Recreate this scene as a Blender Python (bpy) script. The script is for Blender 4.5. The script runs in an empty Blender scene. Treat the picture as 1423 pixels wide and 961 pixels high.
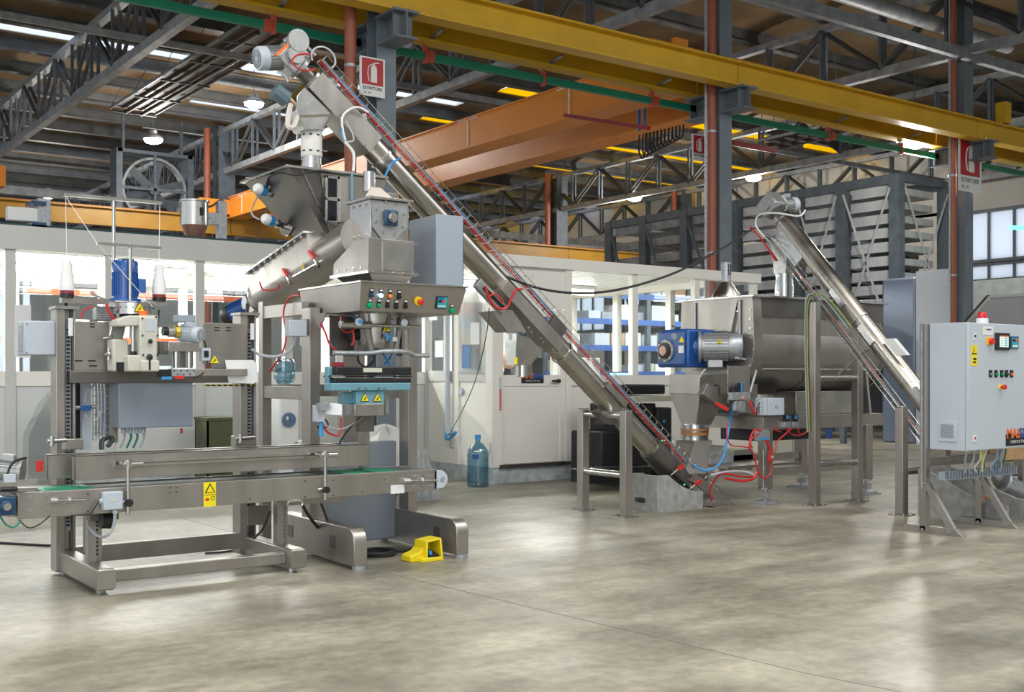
import bpy, math, random
from mathutils import Vector, Matrix
random.seed(7)
SC = bpy.context.scene
COL = SC.collection
# ------------------------------------------------------------------ camera
CA, SA = math.cos(math.radians(53.9)), math.sin(math.radians(53.9))
FL, H = 1562.0, 1.35
cam = bpy.data.cameras.new('camera'); camo = bpy.data.objects.new('camera', cam); COL.objects.link(camo)
cam.sensor_width = 36; cam.lens = FL / 1423 * 36; cam.shift_y = 41.5 / 1423
cam.clip_end = 200; cam.clip_start = .05
camo.location = (0, 0, H); camo.rotation_euler = (math.radians(90), 0, -math.radians(36.1))
SC.camera = camo
# ------------------------------------------------------------------ world, exposure
w = bpy.data.worlds.new('world'); SC.world = w; w.use_nodes = True
w.node_tree.nodes['Background'].inputs[0].default_value = (.86, .93, 1, 1)
w.node_tree.nodes['Background'].inputs[1].default_value = 1.05
SC.view_settings.view_transform = 'Standard'; SC.view_settings.look = 'None'
SC.view_settings.gamma = 1; SC.view_settings.use_curve_mapping = False
SC.view_settings.exposure = 0.22
LAMP_W = 330      # high bay lamps
FILL_W = 300      # high bay lamps of the near aisle, larger diffusers
def area_light(name, loc, sx, sy, watt, col=(1, .97, .92), rot=(0, 0, 0)):
    l = bpy.data.lights.new(name, 'AREA'); l.shape = 'RECTANGLE'; l.size = sx; l.size_y = sy; l.energy = watt; l.color = col
    o = bpy.data.objects.new(name, l); o.location = loc; o.rotation_euler = rot; COL.objects.link(o); return o
area_light('aisle_light', (2.0, 3.0, 7.2), 3, 5, FILL_W)
area_light('aisle_light', (8.5, 3.5, 7.2), 5, 3, FILL_W)
area_light('aisle_light', (15.0, 3.0, 7.2), 5, 5, FILL_W * .6)
area_light('aisle_light', (-1.5, 7.5, 7.2), 1.6, 5, FILL_W * .8)
area_light('rack_fill', (3.5, 18.0, 3.3), 7, .3, 420)  # added fill hidden behind the office cornice, brightens the orange racks
area_light('rack_fill', (16.0, 15.8, 3.25), 5, .3, 160)  # same kind of added fill, for the blue rack beyond the office
area_light('camera_side_fill', (-4.0, -3.0, 3.2), 7, 4.5, 230, (.92, .96, 1), (math.radians(78), 0, math.radians(-45)))  # added soft frontal fill from behind the camera, no door stands there
# ------------------------------------------------------------------ photo measurements -> points in the hall
def ray(px): t = (px - 711.5) / FL; return CA + t * SA, SA - t * CA
def onY(px, py, Y):
    a, b = ray(px); d = Y / b; return Vector((d * a, Y, H + d * (522 - py) / FL))
def onX(px, py, X):
    a, b = ray(px); d = X / a; return Vector((X, d * b, H + d * (522 - py) / FL))
def onZ(px, py, Z):
    a, b = ray(px); d = (H - Z) * FL / (py - 522); return Vector((d * a, d * b, Z))
# ------------------------------------------------------------------ materials
MATS = {}
def mat(name, col, rough=.5, metal=0., var=.12, scale=6., bump=0., stretch=None, emit=0., rv=.0, col2=None, coat=0.):
    if name in MATS: return MATS[name]
    m = bpy.data.materials.new(name); m.use_nodes = True; nt = m.node_tree; N = nt.nodes; L = nt.links
    b = N['Principled BSDF']; b.inputs['Roughness'].default_value = rough; b.inputs['Metallic'].default_value = metal
    b.inputs['Base Color'].default_value = (*col, 1)
    if coat: b.inputs['Coat Weight'].default_value = coat
    if var or bump or rv:
        tc = N.new('ShaderNodeTexCoord'); mp = N.new('ShaderNodeMapping'); L.new(tc.outputs['Object'], mp.inputs[0])
        if stretch: mp.inputs['Scale'].default_value = stretch
        no = N.new('ShaderNodeTexNoise'); no.inputs['Scale'].default_value = scale; no.inputs['Detail'].default_value = 5
        L.new(mp.outputs[0], no.inputs['Vector'])
        rp = N.new('ShaderNodeValToRGB'); e = rp.color_ramp.elements
        c2 = col2 or tuple(min(1, c * (1 + var)) for c in col)
        e[0].position = .32; e[0].color = (*[c * (1 - var) for c in col], 1); e[1].position = .68; e[1].color = (*c2, 1)
        L.new(no.outputs[0], rp.inputs[0]); L.new(rp.outputs[0], b.inputs['Base Color'])
        if rv:
            mr = N.new('ShaderNodeMapRange'); mr.inputs[1].default_value = .3; mr.inputs[2].default_value = .7
            mr.inputs[3].default_value = rough - rv; mr.inputs[4].default_value = rough + rv
            L.new(no.outputs[0], mr.inputs[0]); L.new(mr.outputs[0], b.inputs['Roughness'])
        if bump:
            bp = N.new('ShaderNodeBump'); bp.inputs['Strength'].default_value = bump; bp.inputs['Distance'].default_value = .01
            L.new(no.outputs[0], bp.inputs['Height']); L.new(bp.outputs[0], b.inputs['Normal'])
    if emit:
        b.inputs['Emission Color'].default_value = (*col, 1); b.inputs['Emission Strength'].default_value = emit
    MATS[name] = m; return m
STEEL = mat('stainless', (.385, .36, .33), .35, .85, .10, 5, .0, (1, 1, .25), rv=.07)
STEELB = mat('stainless_bright', (.52, .51, .49), .26, 1, .07, 6, rv=.05)
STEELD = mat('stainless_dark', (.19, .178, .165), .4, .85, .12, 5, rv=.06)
TUBEM = mat('stainless_tube', (.46, .44, .40), .27, 1, .10, 3, rv=.05)
GALV = mat('galvanised', (.38, .40, .42), .42, .6, .2, 30, .05)
ALU = mat('aluminium_cast', (.36, .37, .37), .4, .6, .08, 20, .1)
GREYB = mat('grey_enclosure', (.27, .31, .36), .42, 0, .04, 3)
GREYL = mat('light_grey_enclosure', (.47, .52, .58), .45, 0, .03, 3)
DARKST = mat('painted_structure', (.10, .125, .15), .5, .1, .2, 4)
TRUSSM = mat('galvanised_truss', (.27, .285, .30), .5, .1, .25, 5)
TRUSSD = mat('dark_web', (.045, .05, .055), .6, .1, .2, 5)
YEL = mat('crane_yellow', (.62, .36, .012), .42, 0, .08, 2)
ORA = mat('crane_orange', (.72, .25, .025), .38, 0, .07, 1.5)
GRN = mat('rail_green', (.005, .19, .115), .45, 0, .1, 3)
REDB = mat('bracket_red', (.45, .07, .04), .5, 0, .1, 3)
PIPE = mat('brown_pipe', (.32, .095, .05), .45, 0, .12, 2)
BLUE = mat('motor_blue', (.012, .085, .32), .3, .0, .12, 6, coat=.4)
BLUED = mat('bearing_blue', (.02, .06, .13), .35, .1, .1, 6)
BLUEC = mat('sensor_blue', (.04, .28, .60), .4, 0, .06, 6)
TEAL = mat('sealer_teal', (.13, .30, .36), .42, 0, .06, 6)
CREAM = mat('machine_cream', (.55, .54, .46), .38, 0, .04, 5)
BLK = mat('black_plastic', (.012, .013, .015), .4, 0, .3, 10)
RUB = mat('black_rubber', (.02, .02, .021), .6, 0, .2, 10)
BELTM = mat('belt_green', (.0, .22, .12), .5, 0, .1, 9)
WHT = mat('white_plastic', (.75, .76, .75), .4, 0, .03, 5)
THREAD = mat('thread_white', (.80, .80, .78), .75, 0, .06, 80, .3, (1, 1, 6))
OFFW = mat('office_white', (.80, .78, .72), .45, 0, .03, 2)
OFFG = mat('office_grey_frame', (.55, .55, .53), .45, 0, .03, 2)
RED = mat('red_hose', (.55, .02, .02), .35, 0, .1, 10)
REDP = mat('red_plastic', (.62, .03, .02), .35, 0, .05, 10)
BLH = mat('blue_hose', (.02, .25, .65), .35, 0, .1, 10)
GRYH = mat('grey_hose', (.45, .47, .5), .5, 0, .1, 10)
GNH = mat('green_wire', (.02, .22, .16), .5, 0, .1, 10)
YLW = mat('label_yellow', (.85, .68, .01), .45, 0, .03, 10)
YLP = mat('pedal_yellow', (.80, .62, .01), .38, 0, .05, 10)
ORP = mat('orange_plastic', (.85, .16, .02), .4, 0, .05, 10)
GRP = mat('green_button', (.0, .33, .12), .4, 0, .05, 10)
PAPER = mat('paper_white', (.72, .73, .74), .7, 0, .03, 10)
INK = mat('ink_black', (.01, .01, .012), .6, 0, .0, 10)
INKO = mat('ink_orange', (.75, .16, .03), .6, 0, 0)
INKB = mat('ink_blue', (.03, .10, .35), .6, 0, 0)
SIGNR = mat('sign_red', (.42, .015, .02), .4, 0, .05, 5)
CONC = mat('concrete_block', (.30, .30, .285), .85, 0, .2, 12, .4)
CURB = mat('curb_plaster', (.42, .46, .47), .8, 0, .22, 9, .4)
WOOD = mat('raw_wood', (.48, .29, .14), .7, 0, .2, 6)
CARD = mat('cardboard', (.42, .29, .18), .8, 0, .1, 6)
BEIGE = mat('beige_cabinet', (.55, .56, .46), .5, 0, .04, 3)
SKIN = mat('skin', (.55, .30, .22), .55, 0, .08, 9)
CLOTH = mat('dark_cloth', (.02, .025, .04), .8, 0, .2, 9)
OLIVE = mat('crate_olive', (.07, .08, .035), .5, 0, .1, 9)
DECK = mat('roof_deck', (.165, .108, .055), .75, 0, .3, .9, 0, (1, 1, 1))
PURL = mat('purlin_grey', (.09, .093, .093), .6, .1, .3, 2)
HEAT = mat('heater_brown', (.05, .028, .02), .6, 0, .3, 3)
RACK = mat('rack_blue', (.05, .12, .36), .45, 0, .1, 3)
RACKO = mat('rack_orange', (.55, .12, .04), .45, 0, .1, 3)
BBOX = mat('tray_grey', (.52, .55, .57), .45, .2, .15, 3)
LAMPM = mat('lamp_light', (1, .97, .90), emit=28, var=0)
TUBEL = mat('fluorescent_light', (1, .99, .96), emit=11, var=0)
SCRN = mat('screen_lit', (.35, .60, .85), emit=.9, var=0)
HMI = mat('hmi_screen', (.55, .72, .68), emit=.5, var=0)
LEDB = mat('led_blue', (.25, .6, 1), emit=6, var=0)
LEDO = mat('led_orange', (1, .25, .02), .4, 0, 0)
LEDR = mat('led_red', (.9, .02, .03), emit=.8, var=0)
CYAN = mat('meter_cyan', (.02, .38, .42), .4, 0, .05)
LEDG = mat('led_green', (.1, .9, .3), emit=1.2, var=0)
TSTAL = mat('thread_line', (.7, .7, .68), .6, 0, 0)
LEXIT = mat('green_tube', (.1, 1, .35), emit=3, var=0)
def glass(name, tint, rough=.03, fac=.12, alpha_col=None):
    m = bpy.data.materials.new(name); m.use_nodes = True; nt = m.node_tree; N = nt.nodes; L = nt.links
    for n in list(N): N.remove(n)
    o = N.new('ShaderNodeOutputMaterial'); mx = N.new('ShaderNodeMixShader'); t = N.new('ShaderNodeBsdfTransparent'); g = N.new('ShaderNodeBsdfGlossy')
    t.inputs[0].default_value = (*tint, 1); g.inputs[0].default_value = (.9, .9, .9, 1); g.inputs['Roughness'].default_value = rough
    lw = N.new('ShaderNodeLayerWeight'); lw.inputs[0].default_value = .5; pw = N.new('ShaderNodeMath'); pw.operation = 'POWER'; pw.inputs[1].default_value = 5; L.new(lw.outputs['Facing'], pw.inputs[0])
    mp = N.new('ShaderNodeMath'); mp.operation = 'MULTIPLY_ADD'; mp.inputs[1].default_value = .8; mp.inputs[2].default_value = .02 + fac; L.new(pw.outputs[0], mp.inputs[0])
    L.new(mp.outputs[0], mx.inputs[0]); L.new(t.outputs[0], mx.inputs[1]); L.new(g.outputs[0], mx.inputs[2]); L.new(mx.outputs[0], o.inputs[0])
    return m
GLASS = glass('office_glass', (.95, .97, .97), .02, 0)
CLEAR = glass('clear_plastic', (.82, .84, .85), .1, .22)
BOTTLE = glass('water_bottle_blue', (.42, .62, .72), .08, .12)
def translucent(name, col, k=.55):
    m = bpy.data.materials.new(name); m.use_nodes = True; nt = m.node_tree; N = nt.nodes; L = nt.links
    for n in list(N): N.remove(n)
    o = N.new('ShaderNodeOutputMaterial'); mx = N.new('ShaderNodeMixShader'); t = N.new('ShaderNodeBsdfTransparent'); g = N.new('ShaderNodeBsdfTranslucent')
    t.inputs[0].default_value = (*col, 1); g.inputs[0].default_value = (*col, 1); mx.inputs[0].default_value = k
    L.new(t.outputs[0], mx.inputs[1]); L.new(g.outputs[0], mx.inputs[2]); L.new(mx.outputs[0], o.inputs[0]); return m
SKYW = translucent('skylight_white', (.95, .96, 1)); SKYY = translucent('skylight_yellow', (1, .72, .05))
WINF = translucent('window_frosted', (.88, .90, .94), .6)
# floor: polished concrete, mottled, with hairline joints handled as real strips
def floor_mat():
    m = bpy.data.materials.new('polished_concrete'); m.use_nodes = True; nt = m.node_tree; N = nt.nodes; L = nt.links
    b = N['Principled BSDF']; tc = N.new('ShaderNodeTexCoord')
    def noise(s, d, st=(1, 1, 1)):
        mp = N.new('ShaderNodeMapping'); mp.inputs['Scale'].default_value = st; L.new(tc.outputs['Object'], mp.inputs[0])
        n = N.new('ShaderNodeTexNoise'); n.inputs['Scale'].default_value = s; n.inputs['Detail'].default_value = d; n.inputs['Roughness'].default_value = .6
        L.new(mp.outputs[0], n.inputs['Vector']); return n.outputs[0]
    def ramp(src, p0, c0, p1, c1):
        r = N.new('ShaderNodeValToRGB'); e = r.color_ramp.elements; e[0].position = p0; e[0].color = (*c0, 1); e[1].position = p1; e[1].color = (*c1, 1); L.new(src, r.inputs[0]); return r.outputs[0]
    def mix(a, bb, f, mode='MIX'):
        x = N.new('ShaderNodeMix'); x.data_type = 'RGBA'; x.blend_type = mode
        if isinstance(f, float): x.inputs[0].default_value = f
        else: L.new(f, x.inputs[0])
        L.new(a, x.inputs[6]); L.new(bb, x.inputs[7]); return x.outputs[2]
    base = ramp(noise(.9, 8), .34, (.215, .198, .15), .66, (.46, .43, .345))
    streak = ramp(noise(1.6, 7, (.5, 2.2, 1)), .38, (.58, .58, .58), .60, (1.04, 1.04, 1.04))
    c = mix(base, streak, .7, 'MULTIPLY')
    fine = ramp(noise(14, 6), .38, (.80, .80, .79), .66, (1.10, 1.09, 1.06))
    c = mix(c, fine, .9, 'MULTIPLY')
    spots = ramp(noise(3.3, 3), .70, (1, 1, 1), .78, (.80, .80, .80))
    c = mix(c, spots, .6, 'MULTIPLY')
    L.new(c, b.inputs['Base Color'])
    mr = N.new('ShaderNodeMapRange'); mr.inputs[1].default_value = .35; mr.inputs[2].default_value = .68; mr.inputs[3].default_value = .32; mr.inputs[4].default_value = .52
    L.new(noise(1.5, 6), mr.inputs[0]); L.new(mr.outputs[0], b.inputs['Roughness'])
    bp = N.new('ShaderNodeBump'); bp.inputs['Strength'].default_value = .08; bp.inputs['Distance'].default_value = .01; L.new(noise(22, 5), bp.inputs['Height']); L.new(bp.outputs[0], b.inputs['Normal'])
    b.inputs['Specular IOR Level'].default_value = .5
    return m
FLOORM = floor_mat()
# ------------------------------------------------------------------ mesh builder
def V(*a): return Vector(a)
def frame(d):
    d = d.normalized(); up = V(0, 0, 1) if abs(d.z) < .95 else V(0, 1, 0)
    a = d.cross(up).normalized(); b = a.cross(d).normalized(); return a, b
class MB:
    def __init__(s): s.v = []; s.f = []
    def add(s, vs, fs):
        n = len(s.v); s.v += [Vector(p) for p in vs]; s.f += [tuple(i + n for i in f) for f in fs]; return s
    def box(s, x0, x1, y0, y1, z0, z1):
        return s.add([(x, y, z) for z in (z0, z1) for x, y in ((x0, y0), (x1, y0), (x1, y1), (x0, y1))],
                     [(3, 2, 1, 0), (4, 5, 6, 7), (0, 1, 5, 4), (1, 2, 6, 5), (2, 3, 7, 6), (3, 0, 4, 7)])
    def obox(s, c, X, Y, Z):          # centre and three half vectors
        c = Vector(c); P = []
        for k in (-1, 1):
            for i, j in ((-1, -1), (1, -1), (1, 1), (-1, 1)): P.append(c + X * i + Y * j + Z * k)
        return s.add(P, [(3, 2, 1, 0), (4, 5, 6, 7), (0, 1, 5, 4), (1, 2, 6, 5), (2, 3, 7, 6), (3, 0, 4, 7)])
    def bar(s, a, b, w, h, up=None):  # rectangular bar
        a = Vector(a); b = Vector(b); d = b - a
        if up is None: x, y = frame(d)
        else: x = d.cross(up).normalized(); y = x.cross(d).normalized()
        return s.obox((a + b) / 2, x * w / 2, y * h / 2, d / 2)
    def loft(s, A, B, cap=True):
        n = len(A); F = [(i, (i + 1) % n, n + (i + 1) % n, n + i) for i in range(n)]
        if cap: F += [tuple(range(n))[::-1], tuple(range(n, 2 * n))]
        return s.add(list(A) + list(B), F)
    def prism(s, P, vec): vec = Vector(vec); P = [Vector(p) for p in P]; return s.loft(P, [p + vec for p in P])
    def lathe(s, base, ax, prof, n=20, cap=True):   # prof: (r, h) along ax
        base = Vector(base); ax = Vector(ax).normalized(); a, b = frame(ax); vs = []; F = []
        for r, h in prof:
            for i in range(n):
                t = 2 * math.pi * i / n; vs.append(base + ax * h + (a * math.cos(t) + b * math.sin(t)) * r)
        for k in range(len(prof) - 1):
            for i in range(n): F.append((k * n + i, k * n + (i + 1) % n, (k + 1) * n + (i + 1) % n, (k + 1) * n + i))
        if cap: F.append(tuple(range(n))[::-1]); m = (len(prof) - 1) * n; F.append(tuple(range(m, m + n)))
        return s.add(vs, F)
    def cyl(s, a, b, r, r2=None, n=16):
        a = Vector(a); b = Vector(b); return s.lathe(a, b - a, [(r, 0), (r if r2 is None else r2, (b - a).length)], n)
    def tube(s, pts, r, n=7, smooth=True):
        pts = [Vector(p) for p in pts]
        if smooth and len(pts) > 2:
            q = []
            for i in range(len(pts) - 1):
                p0 = pts[max(i - 1, 0)]; p1 = pts[i]; p2 = pts[i + 1]; p3 = pts[min(i + 2, len(pts) - 1)]
                for k in range(5):
                    t = k / 5; q.append(.5 * ((2 * p1) + (p2 - p0) * t + (2 * p0 - 5 * p1 + 4 * p2 - p3) * t * t + (3 * p1 - p0 - 3 * p2 + p3) * t ** 3))
            q.append(pts[-1]); pts = q
        vs = []; F = []; a = None
        for i, p in enumerate(pts):
            d = (pts[min(i + 1, len(pts) - 1)] - pts[max(i - 1, 0)]).normalized()
            if a is None: a, b = frame(d)
            else: a = (a - d * a.dot(d)).normalized()
            b = d.cross(a)
            for k in range(n):
                t = 2 * math.pi * k / n; vs.append(p + (a * math.cos(t) + b * math.sin(t)) * r)
        for i in range(len(pts) - 1):
            for k in range(n): F.append((i * n + k, i * n + (k + 1) % n, (i + 1) * n + (k + 1) % n, (i + 1) * n + k))
        F.append(tuple(range(n))[::-1]); m = (len(pts) - 1) * n; F.append(tuple(range(m, m + n)))
        return s.add(vs, F)
    def ibeam(s, a, b, w, h, tf=.02, tw=.015, up=V(0, 0, 1)):
        a = Vector(a); b = Vector(b); u = up * (h / 2 - tf / 2)
        s.bar(a + u, b + u, w, tf, up); s.bar(a - u, b - u, w, tf, up); return s.bar(a, b, tw, h - 2 * tf, up)
    def fr(s, px0, py0, px1, py1, Y, dep):     # front face at plane Y, py measured at its left edge
        a = onY(px0, py0, Y); b = onY(px0, py1, Y); c = onY(px1, py0, Y)
        return s.box(a.x, c.x, Y, Y + dep, b.z, a.z)
    def ring(s, c, ax, R, r, t, n=24):
        c = Vector(c); ax = Vector(ax).normalized(); return s.lathe(c, ax, [(r, 0), (R, 0), (R, t), (r, t), (r, 0)], n, False)
    def sph(s, c, r, n=10, sc=(1, 1, 1), ax=None):
        prof = [(max(1e-4, math.sin(math.pi * i / n)) * r, -math.cos(math.pi * i / n) * r) for i in range(n + 1)]
        k = len(s.v); s.lathe(c, V(0, 0, 1), prof, max(8, n + 2))
        c = Vector(c)
        for i in range(k, len(s.v)): q = s.v[i] - c; s.v[i] = c + V(q.x * sc[0], q.y * sc[1], q.z * sc[2])
        return s
ORG = {}
def props(o, label=None, cat=None, group=None, kind=None):
    if label: o['label'] = label
    if cat: o['category'] = cat
    if group: o['group'] = group
    if kind: o['kind'] = kind
    return o
def thing(name, label, cat, loc, group=None, kind=None):
    o = bpy.data.objects.new(name, None); o.empty_display_size = .1; COL.objects.link(o); o.location = loc
    ORG[o] = Vector(loc); return props(o, label, cat, group, kind)
def P(name, m, mt, parent=None, loc=None, bev=0, label=None, kind=None, sm=35):
    if parent is not None: org = ORG[parent]
    elif loc is not None: org = Vector(loc)
    else:
        xs = [v.x for v in m.v]; ys = [v.y for v in m.v]; zs = [v.z for v in m.v]
        org = V((min(xs) + max(xs)) / 2, (min(ys) + max(ys)) / 2, min(zs))
    me = bpy.data.meshes.new(name); me.from_pydata([v - org for v in m.v], [], m.f); me.update()
    me.materials.append(mt)
    me.shade_smooth(); me.set_sharp_from_angle(angle=math.radians(sm))
    o = bpy.data.objects.new(name, me); COL.objects.link(o)
    if parent is not None: o.parent = parent
    else: o.location = org
    ORG[o] = org
    if bev:
        bm = o.modifiers.new('bevel', 'BEVEL'); bm.width = bev; bm.segments = 2; bm.limit_method = 'ANGLE'; bm.angle_limit = math.radians(40); bm.use_clamp_overlap = True
    if label: o['label'] = label
    if kind: o['kind'] = kind
    return o
def T1(name, m, mt, label, cat, group=None, bev=0, kind=None): return props(P(name, m, mt, bev=bev), label, cat, group, kind)
def S(name, m, mt, bev=0): return props(P(name, m, mt, bev=bev), kind='structure')
def copy_tree(o, parent=None):
    c = o.copy(); COL.objects.link(c)
    if parent: c.parent = parent
    ORG[c] = ORG[o]
    for ch in list(o.children): copy_tree(ch, c)
    return c
def text(s, pos, size, mt, parent, name='lettering', xd=V(1, 0, 0), up=V(0, 0, 1), ext=.0008, align='LEFT', bold=0., label=None):
    cu = bpy.data.curves.new('t', 'FONT'); cu.body = s; cu.size = size; cu.extrude = ext; cu.align_x = align; cu.offset = bold; cu.resolution_u = 2
    to = bpy.data.objects.new('t', cu); me = bpy.data.meshes.new_from_object(to)
    nrm = xd.cross(up); M = Matrix((xd, up, nrm)).transposed(); org = ORG[parent]
    for v in me.vertices: v.co = M @ v.co + Vector(pos) - org
    me.name = name; me.materials.clear(); me.materials.append(mt)
    o = bpy.data.objects.new(name, me); COL.objects.link(o); o.parent = parent; ORG[o] = org
    bpy.data.objects.remove(to); bpy.data.curves.remove(cu)
    if label: o['label'] = label
    return o
def warn(c, size, parent, xd=V(1, 0, 0), up=V(0, 0, 1)):    # yellow triangle with black rim and mark
    c = Vector(c); n = xd.cross(up).normalized()
    def tri(k, off): return [c + xd * (-.5 * size * k) - up * (.32 * size * k) + n * off, c + xd * (.5 * size * k) - up * (.32 * size * k) + n * off, c + up * (.54 * size * k) + n * off]
    o = P('warning_sign', MB().prism(tri(1, 0), n * .002), INK, parent)
    m = MB().prism(tri(.86, .002), n * .001)
    if parent.parent is None:
        P('yellow_field', m, YLW, o)
        q = MB(); q.bar(c - up * size * .18 + n * .0035, c + up * size * .2 + xd * size * .04 + n * .0035, size * .07, .001, n)
        q.bar(c - up * size * .18 - xd * size * .2 + n * .0035, c + up * size * .02 + xd * size * .12 + n * .0035, size * .07, .001, n); P('pictogram', q, INK, o)
    else: o.data.materials[0] = YLW
    return o
def bolts(pts, ax, r, parent, h=None, mt=None):
    m = MB()
    for p in pts: m.cyl(Vector(p), Vector(p) + Vector(ax).normalized() * (h or r * .9), r, n=6)
    return P('bolts', m, mt or STEELB, parent, kind='stuff')
def lerp(a, b, t): return Vector(a) + (Vector(b) - Vector(a)) * t
def motor(parent, base, ax, r, ln, mt, cap=None, box=None, name='motor', fins=True, capf=.3):
    """electric motor along ax from base: flange, ribbed body, fan cover, terminal box"""
    base = Vector(base); ax = Vector(ax).normalized(); a, b = frame(ax)
    body = MB().lathe(base, ax, [(r * 1.22, 0), (r * 1.22, ln * .06), (r * .93, ln * .08), (r * .93, ln * (1 - capf))], 24)
    if fins:
        for i in range(26):
            t = 2 * math.pi * i / 26; d = a * math.cos(t) + b * math.sin(t)
            body.obox(base + d * r * .95 + ax * ln * (.12 + (1 - capf - .12) / 2), d * r * .07, d.cross(ax) * r * .022, ax * ln * (1 - capf - .14) / 2)
    o = P(name, body, mt, parent)
    s = ln * (1 - capf)
    P('fan_cover', MB().lathe(base + ax * s, ax, [(r * 1.0, 0), (r * 1.0, ln * capf * .75), (r * .9, ln * capf * .93), (r * .55, ln * capf), (r * .06, ln * capf)], 24), cap or mt, o)
    g = MB()
    for k in (.25, .45, .65): g.ring(base + ax * (ln * .995), ax, r * (k + .05), r * k, ln * .012, 20)
    P('vent_grille', g, BLK, o, kind='stuff')
    if box is not None:
        d = Vector(box).normalized(); e = ax.cross(d)
        P('terminal_box', MB().obox(base + ax * ln * .38 + d * r * 1.22, d * r * .3, e * r * .5, ax * r * .55), mt, o, bev=r * .06)
    return o
X, Y_, Z = V(1, 0, 0), V(0, 1, 0), V(0, 0, 1)

# ================================================================== SETTING
S('floor', MB().box(-14, 33, -9, 60, -.2, 0), FLOORM)
for i, (a, b) in enumerate([(onZ(430, 770, 0), onZ(1120, 935, 0)), (onZ(1120, 935, 0), onZ(1500, 1010, 0)), (onZ(200, 705, 0), onZ(470, 780, 0))]):
    T1('floor_joint', MB().bar(a + Z * .0004, b + Z * .0004, .006, .0008, Z), mat('joint_dark', (.15, .14, .12), .8), 'hairline saw cut joint in the concrete floor, ' + ('crossing the open foreground', 'running out at the lower right corner', 'passing under the conveyor frame')[i], 'floor joint')
wallm = mat('hall_wall', (.62, .60, .55), .7, 0, .1, .3)
wr = MB(); wr.box(32.4, 32.7, -9, 20.2, 0, 4.3); wr.box(32.4, 32.7, 20.2, 60, 0, 3.3); wr.box(32.4, 32.7, -9, 60, 6.5, 9.6)
for y0, y1 in ((20.2, 23.6), (28, 34), (45, 60)): wr.box(32.4, 32.7, y0, y1, 3.3, 6.6)
S('wall_right', wr, wallm)
S('wall_near', MB().box(3, 33, -9.3, -9, 0, 9.6), wallm)
S('wall_back', MB().box(-14, 33, 60, 60.3, 0, 9.6), wallm)
# glazing in the end wall: panes between mullions
k = 0
for y0, y1, z0, z1 in ((2, 20.2, 4.95, 6.4), (2, 20.2, 4.35, 4.75), (23.8, 27.9, 3.4, 6.5), (34.2, 44.8, 3.4, 6.5)):
    k += 1; n = int((y1 - y0) / .8); st = (y1 - y0) / n
    wn = thing('window_%d' % k, None, None, (32.4, (y0 + y1) / 2, z0), kind='structure')
    m = MB(); m.box(32.3, 32.5, y0, y1, z0 - .12, z0); m.box(32.3, 32.5, y0, y1, z1, z1 + .1)
    for i in range(n + 1): m.box(32.33, 32.47, y0 + i * st - .035, y0 + i * st + .035, z0, z1)
    P('window_frame', m, DARKST, wn)
    for i in range(n): P('pane', MB().box(32.38, 32.4, y0 + i * st + .03, y0 + (i + 1) * st - .03, z0, z1), WINF, wn)
# ------- roof: deck panels between purlins, some of them skylights
ceil = thing('ceiling', None, None, (6, 20, 8.9), kind='structure')
PS = 2.0; ys = [1.0 + PS * i for i in range(30)]
def zc(y): return 8.95
for i, y in enumerate(ys[:-1]):
    y1 = ys[i + 1]
    segs = []
    if y < 12: cells = [(-14, 33, 'd')]
    else:
        cells = []; x = -14
        while x < 33:
            x2 = min(33, x + 6.3)
            kind = 'd'
            ry = random.random()
            if y > 22 and i % 2 == 0 and x < 13: kind = 'w' if (ry < .62 or y > 34) else 'd'
            elif y > 19 and i % 2 == 1 and x > 17: kind = 'y' if y < 44 else 'w'
            elif y > 36 and i % 2 == 0: kind = 'w'
            cells.append((x, x2, kind)); x = x2
    for x0, x1, kd in cells:
        mm = MB()
        if kd == 'd':   # shallow curved deck panel
            zz = [0, .07, .1, .07, 0]
            for q in range(4):
                a0 = y + (y1 - y) * q / 4; a1 = y + (y1 - y) * (q + 1) / 4
                mm.add([(x0, a0, 8.95 + zz[q]), (x1, a0, 8.95 + zz[q]), (x1, a1, 8.95 + zz[q + 1]), (x0, a1, 8.95 + zz[q + 1]),
                        (x0, a0, 9.01 + zz[q]), (x1, a0, 9.01 + zz[q]), (x1, a1, 9.01 + zz[q + 1]), (x0, a1, 9.01 + zz[q + 1])],
                       [(0, 3, 2, 1), (4, 5, 6, 7), (0, 1, 5, 4), (2, 3, 7, 6), (1, 2, 6, 5), (3, 0, 4, 7)])
            P('deck_panel', mm, DECK, ceil)
        else:
            mm.box(x0, x1, y + .3, y1 - .3, 9.0, 9.01); P('skylight_panel', mm, SKYW if kd == 'w' else SKYY, ceil)
            mm = MB().box(x0, x1, y, y + .3, 8.97, 9.02).box(x0, x1, y1 - .3, y1, 8.97, 9.02); P('deck_panel', mm, DECK, ceil)
me0 = None
for i, y in enumerate(ys):
    m = MB(); m.box(-14, 33, y - .09, y + .09, 8.93, 8.96); m.box(-14, 33, y - .012, y + .012, 8.70, 8.93); m.box(-14, 33, y - .09, y + .09, 8.66, 8.70)
    if me0 is None: o = P('purlin', m, PURL, ceil); me0 = o.data; y00 = y
    else: o = bpy.data.objects.new('purlin', me0); COL.objects.link(o); o.parent = ceil; o.location = (0, y - y00, 0)
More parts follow.
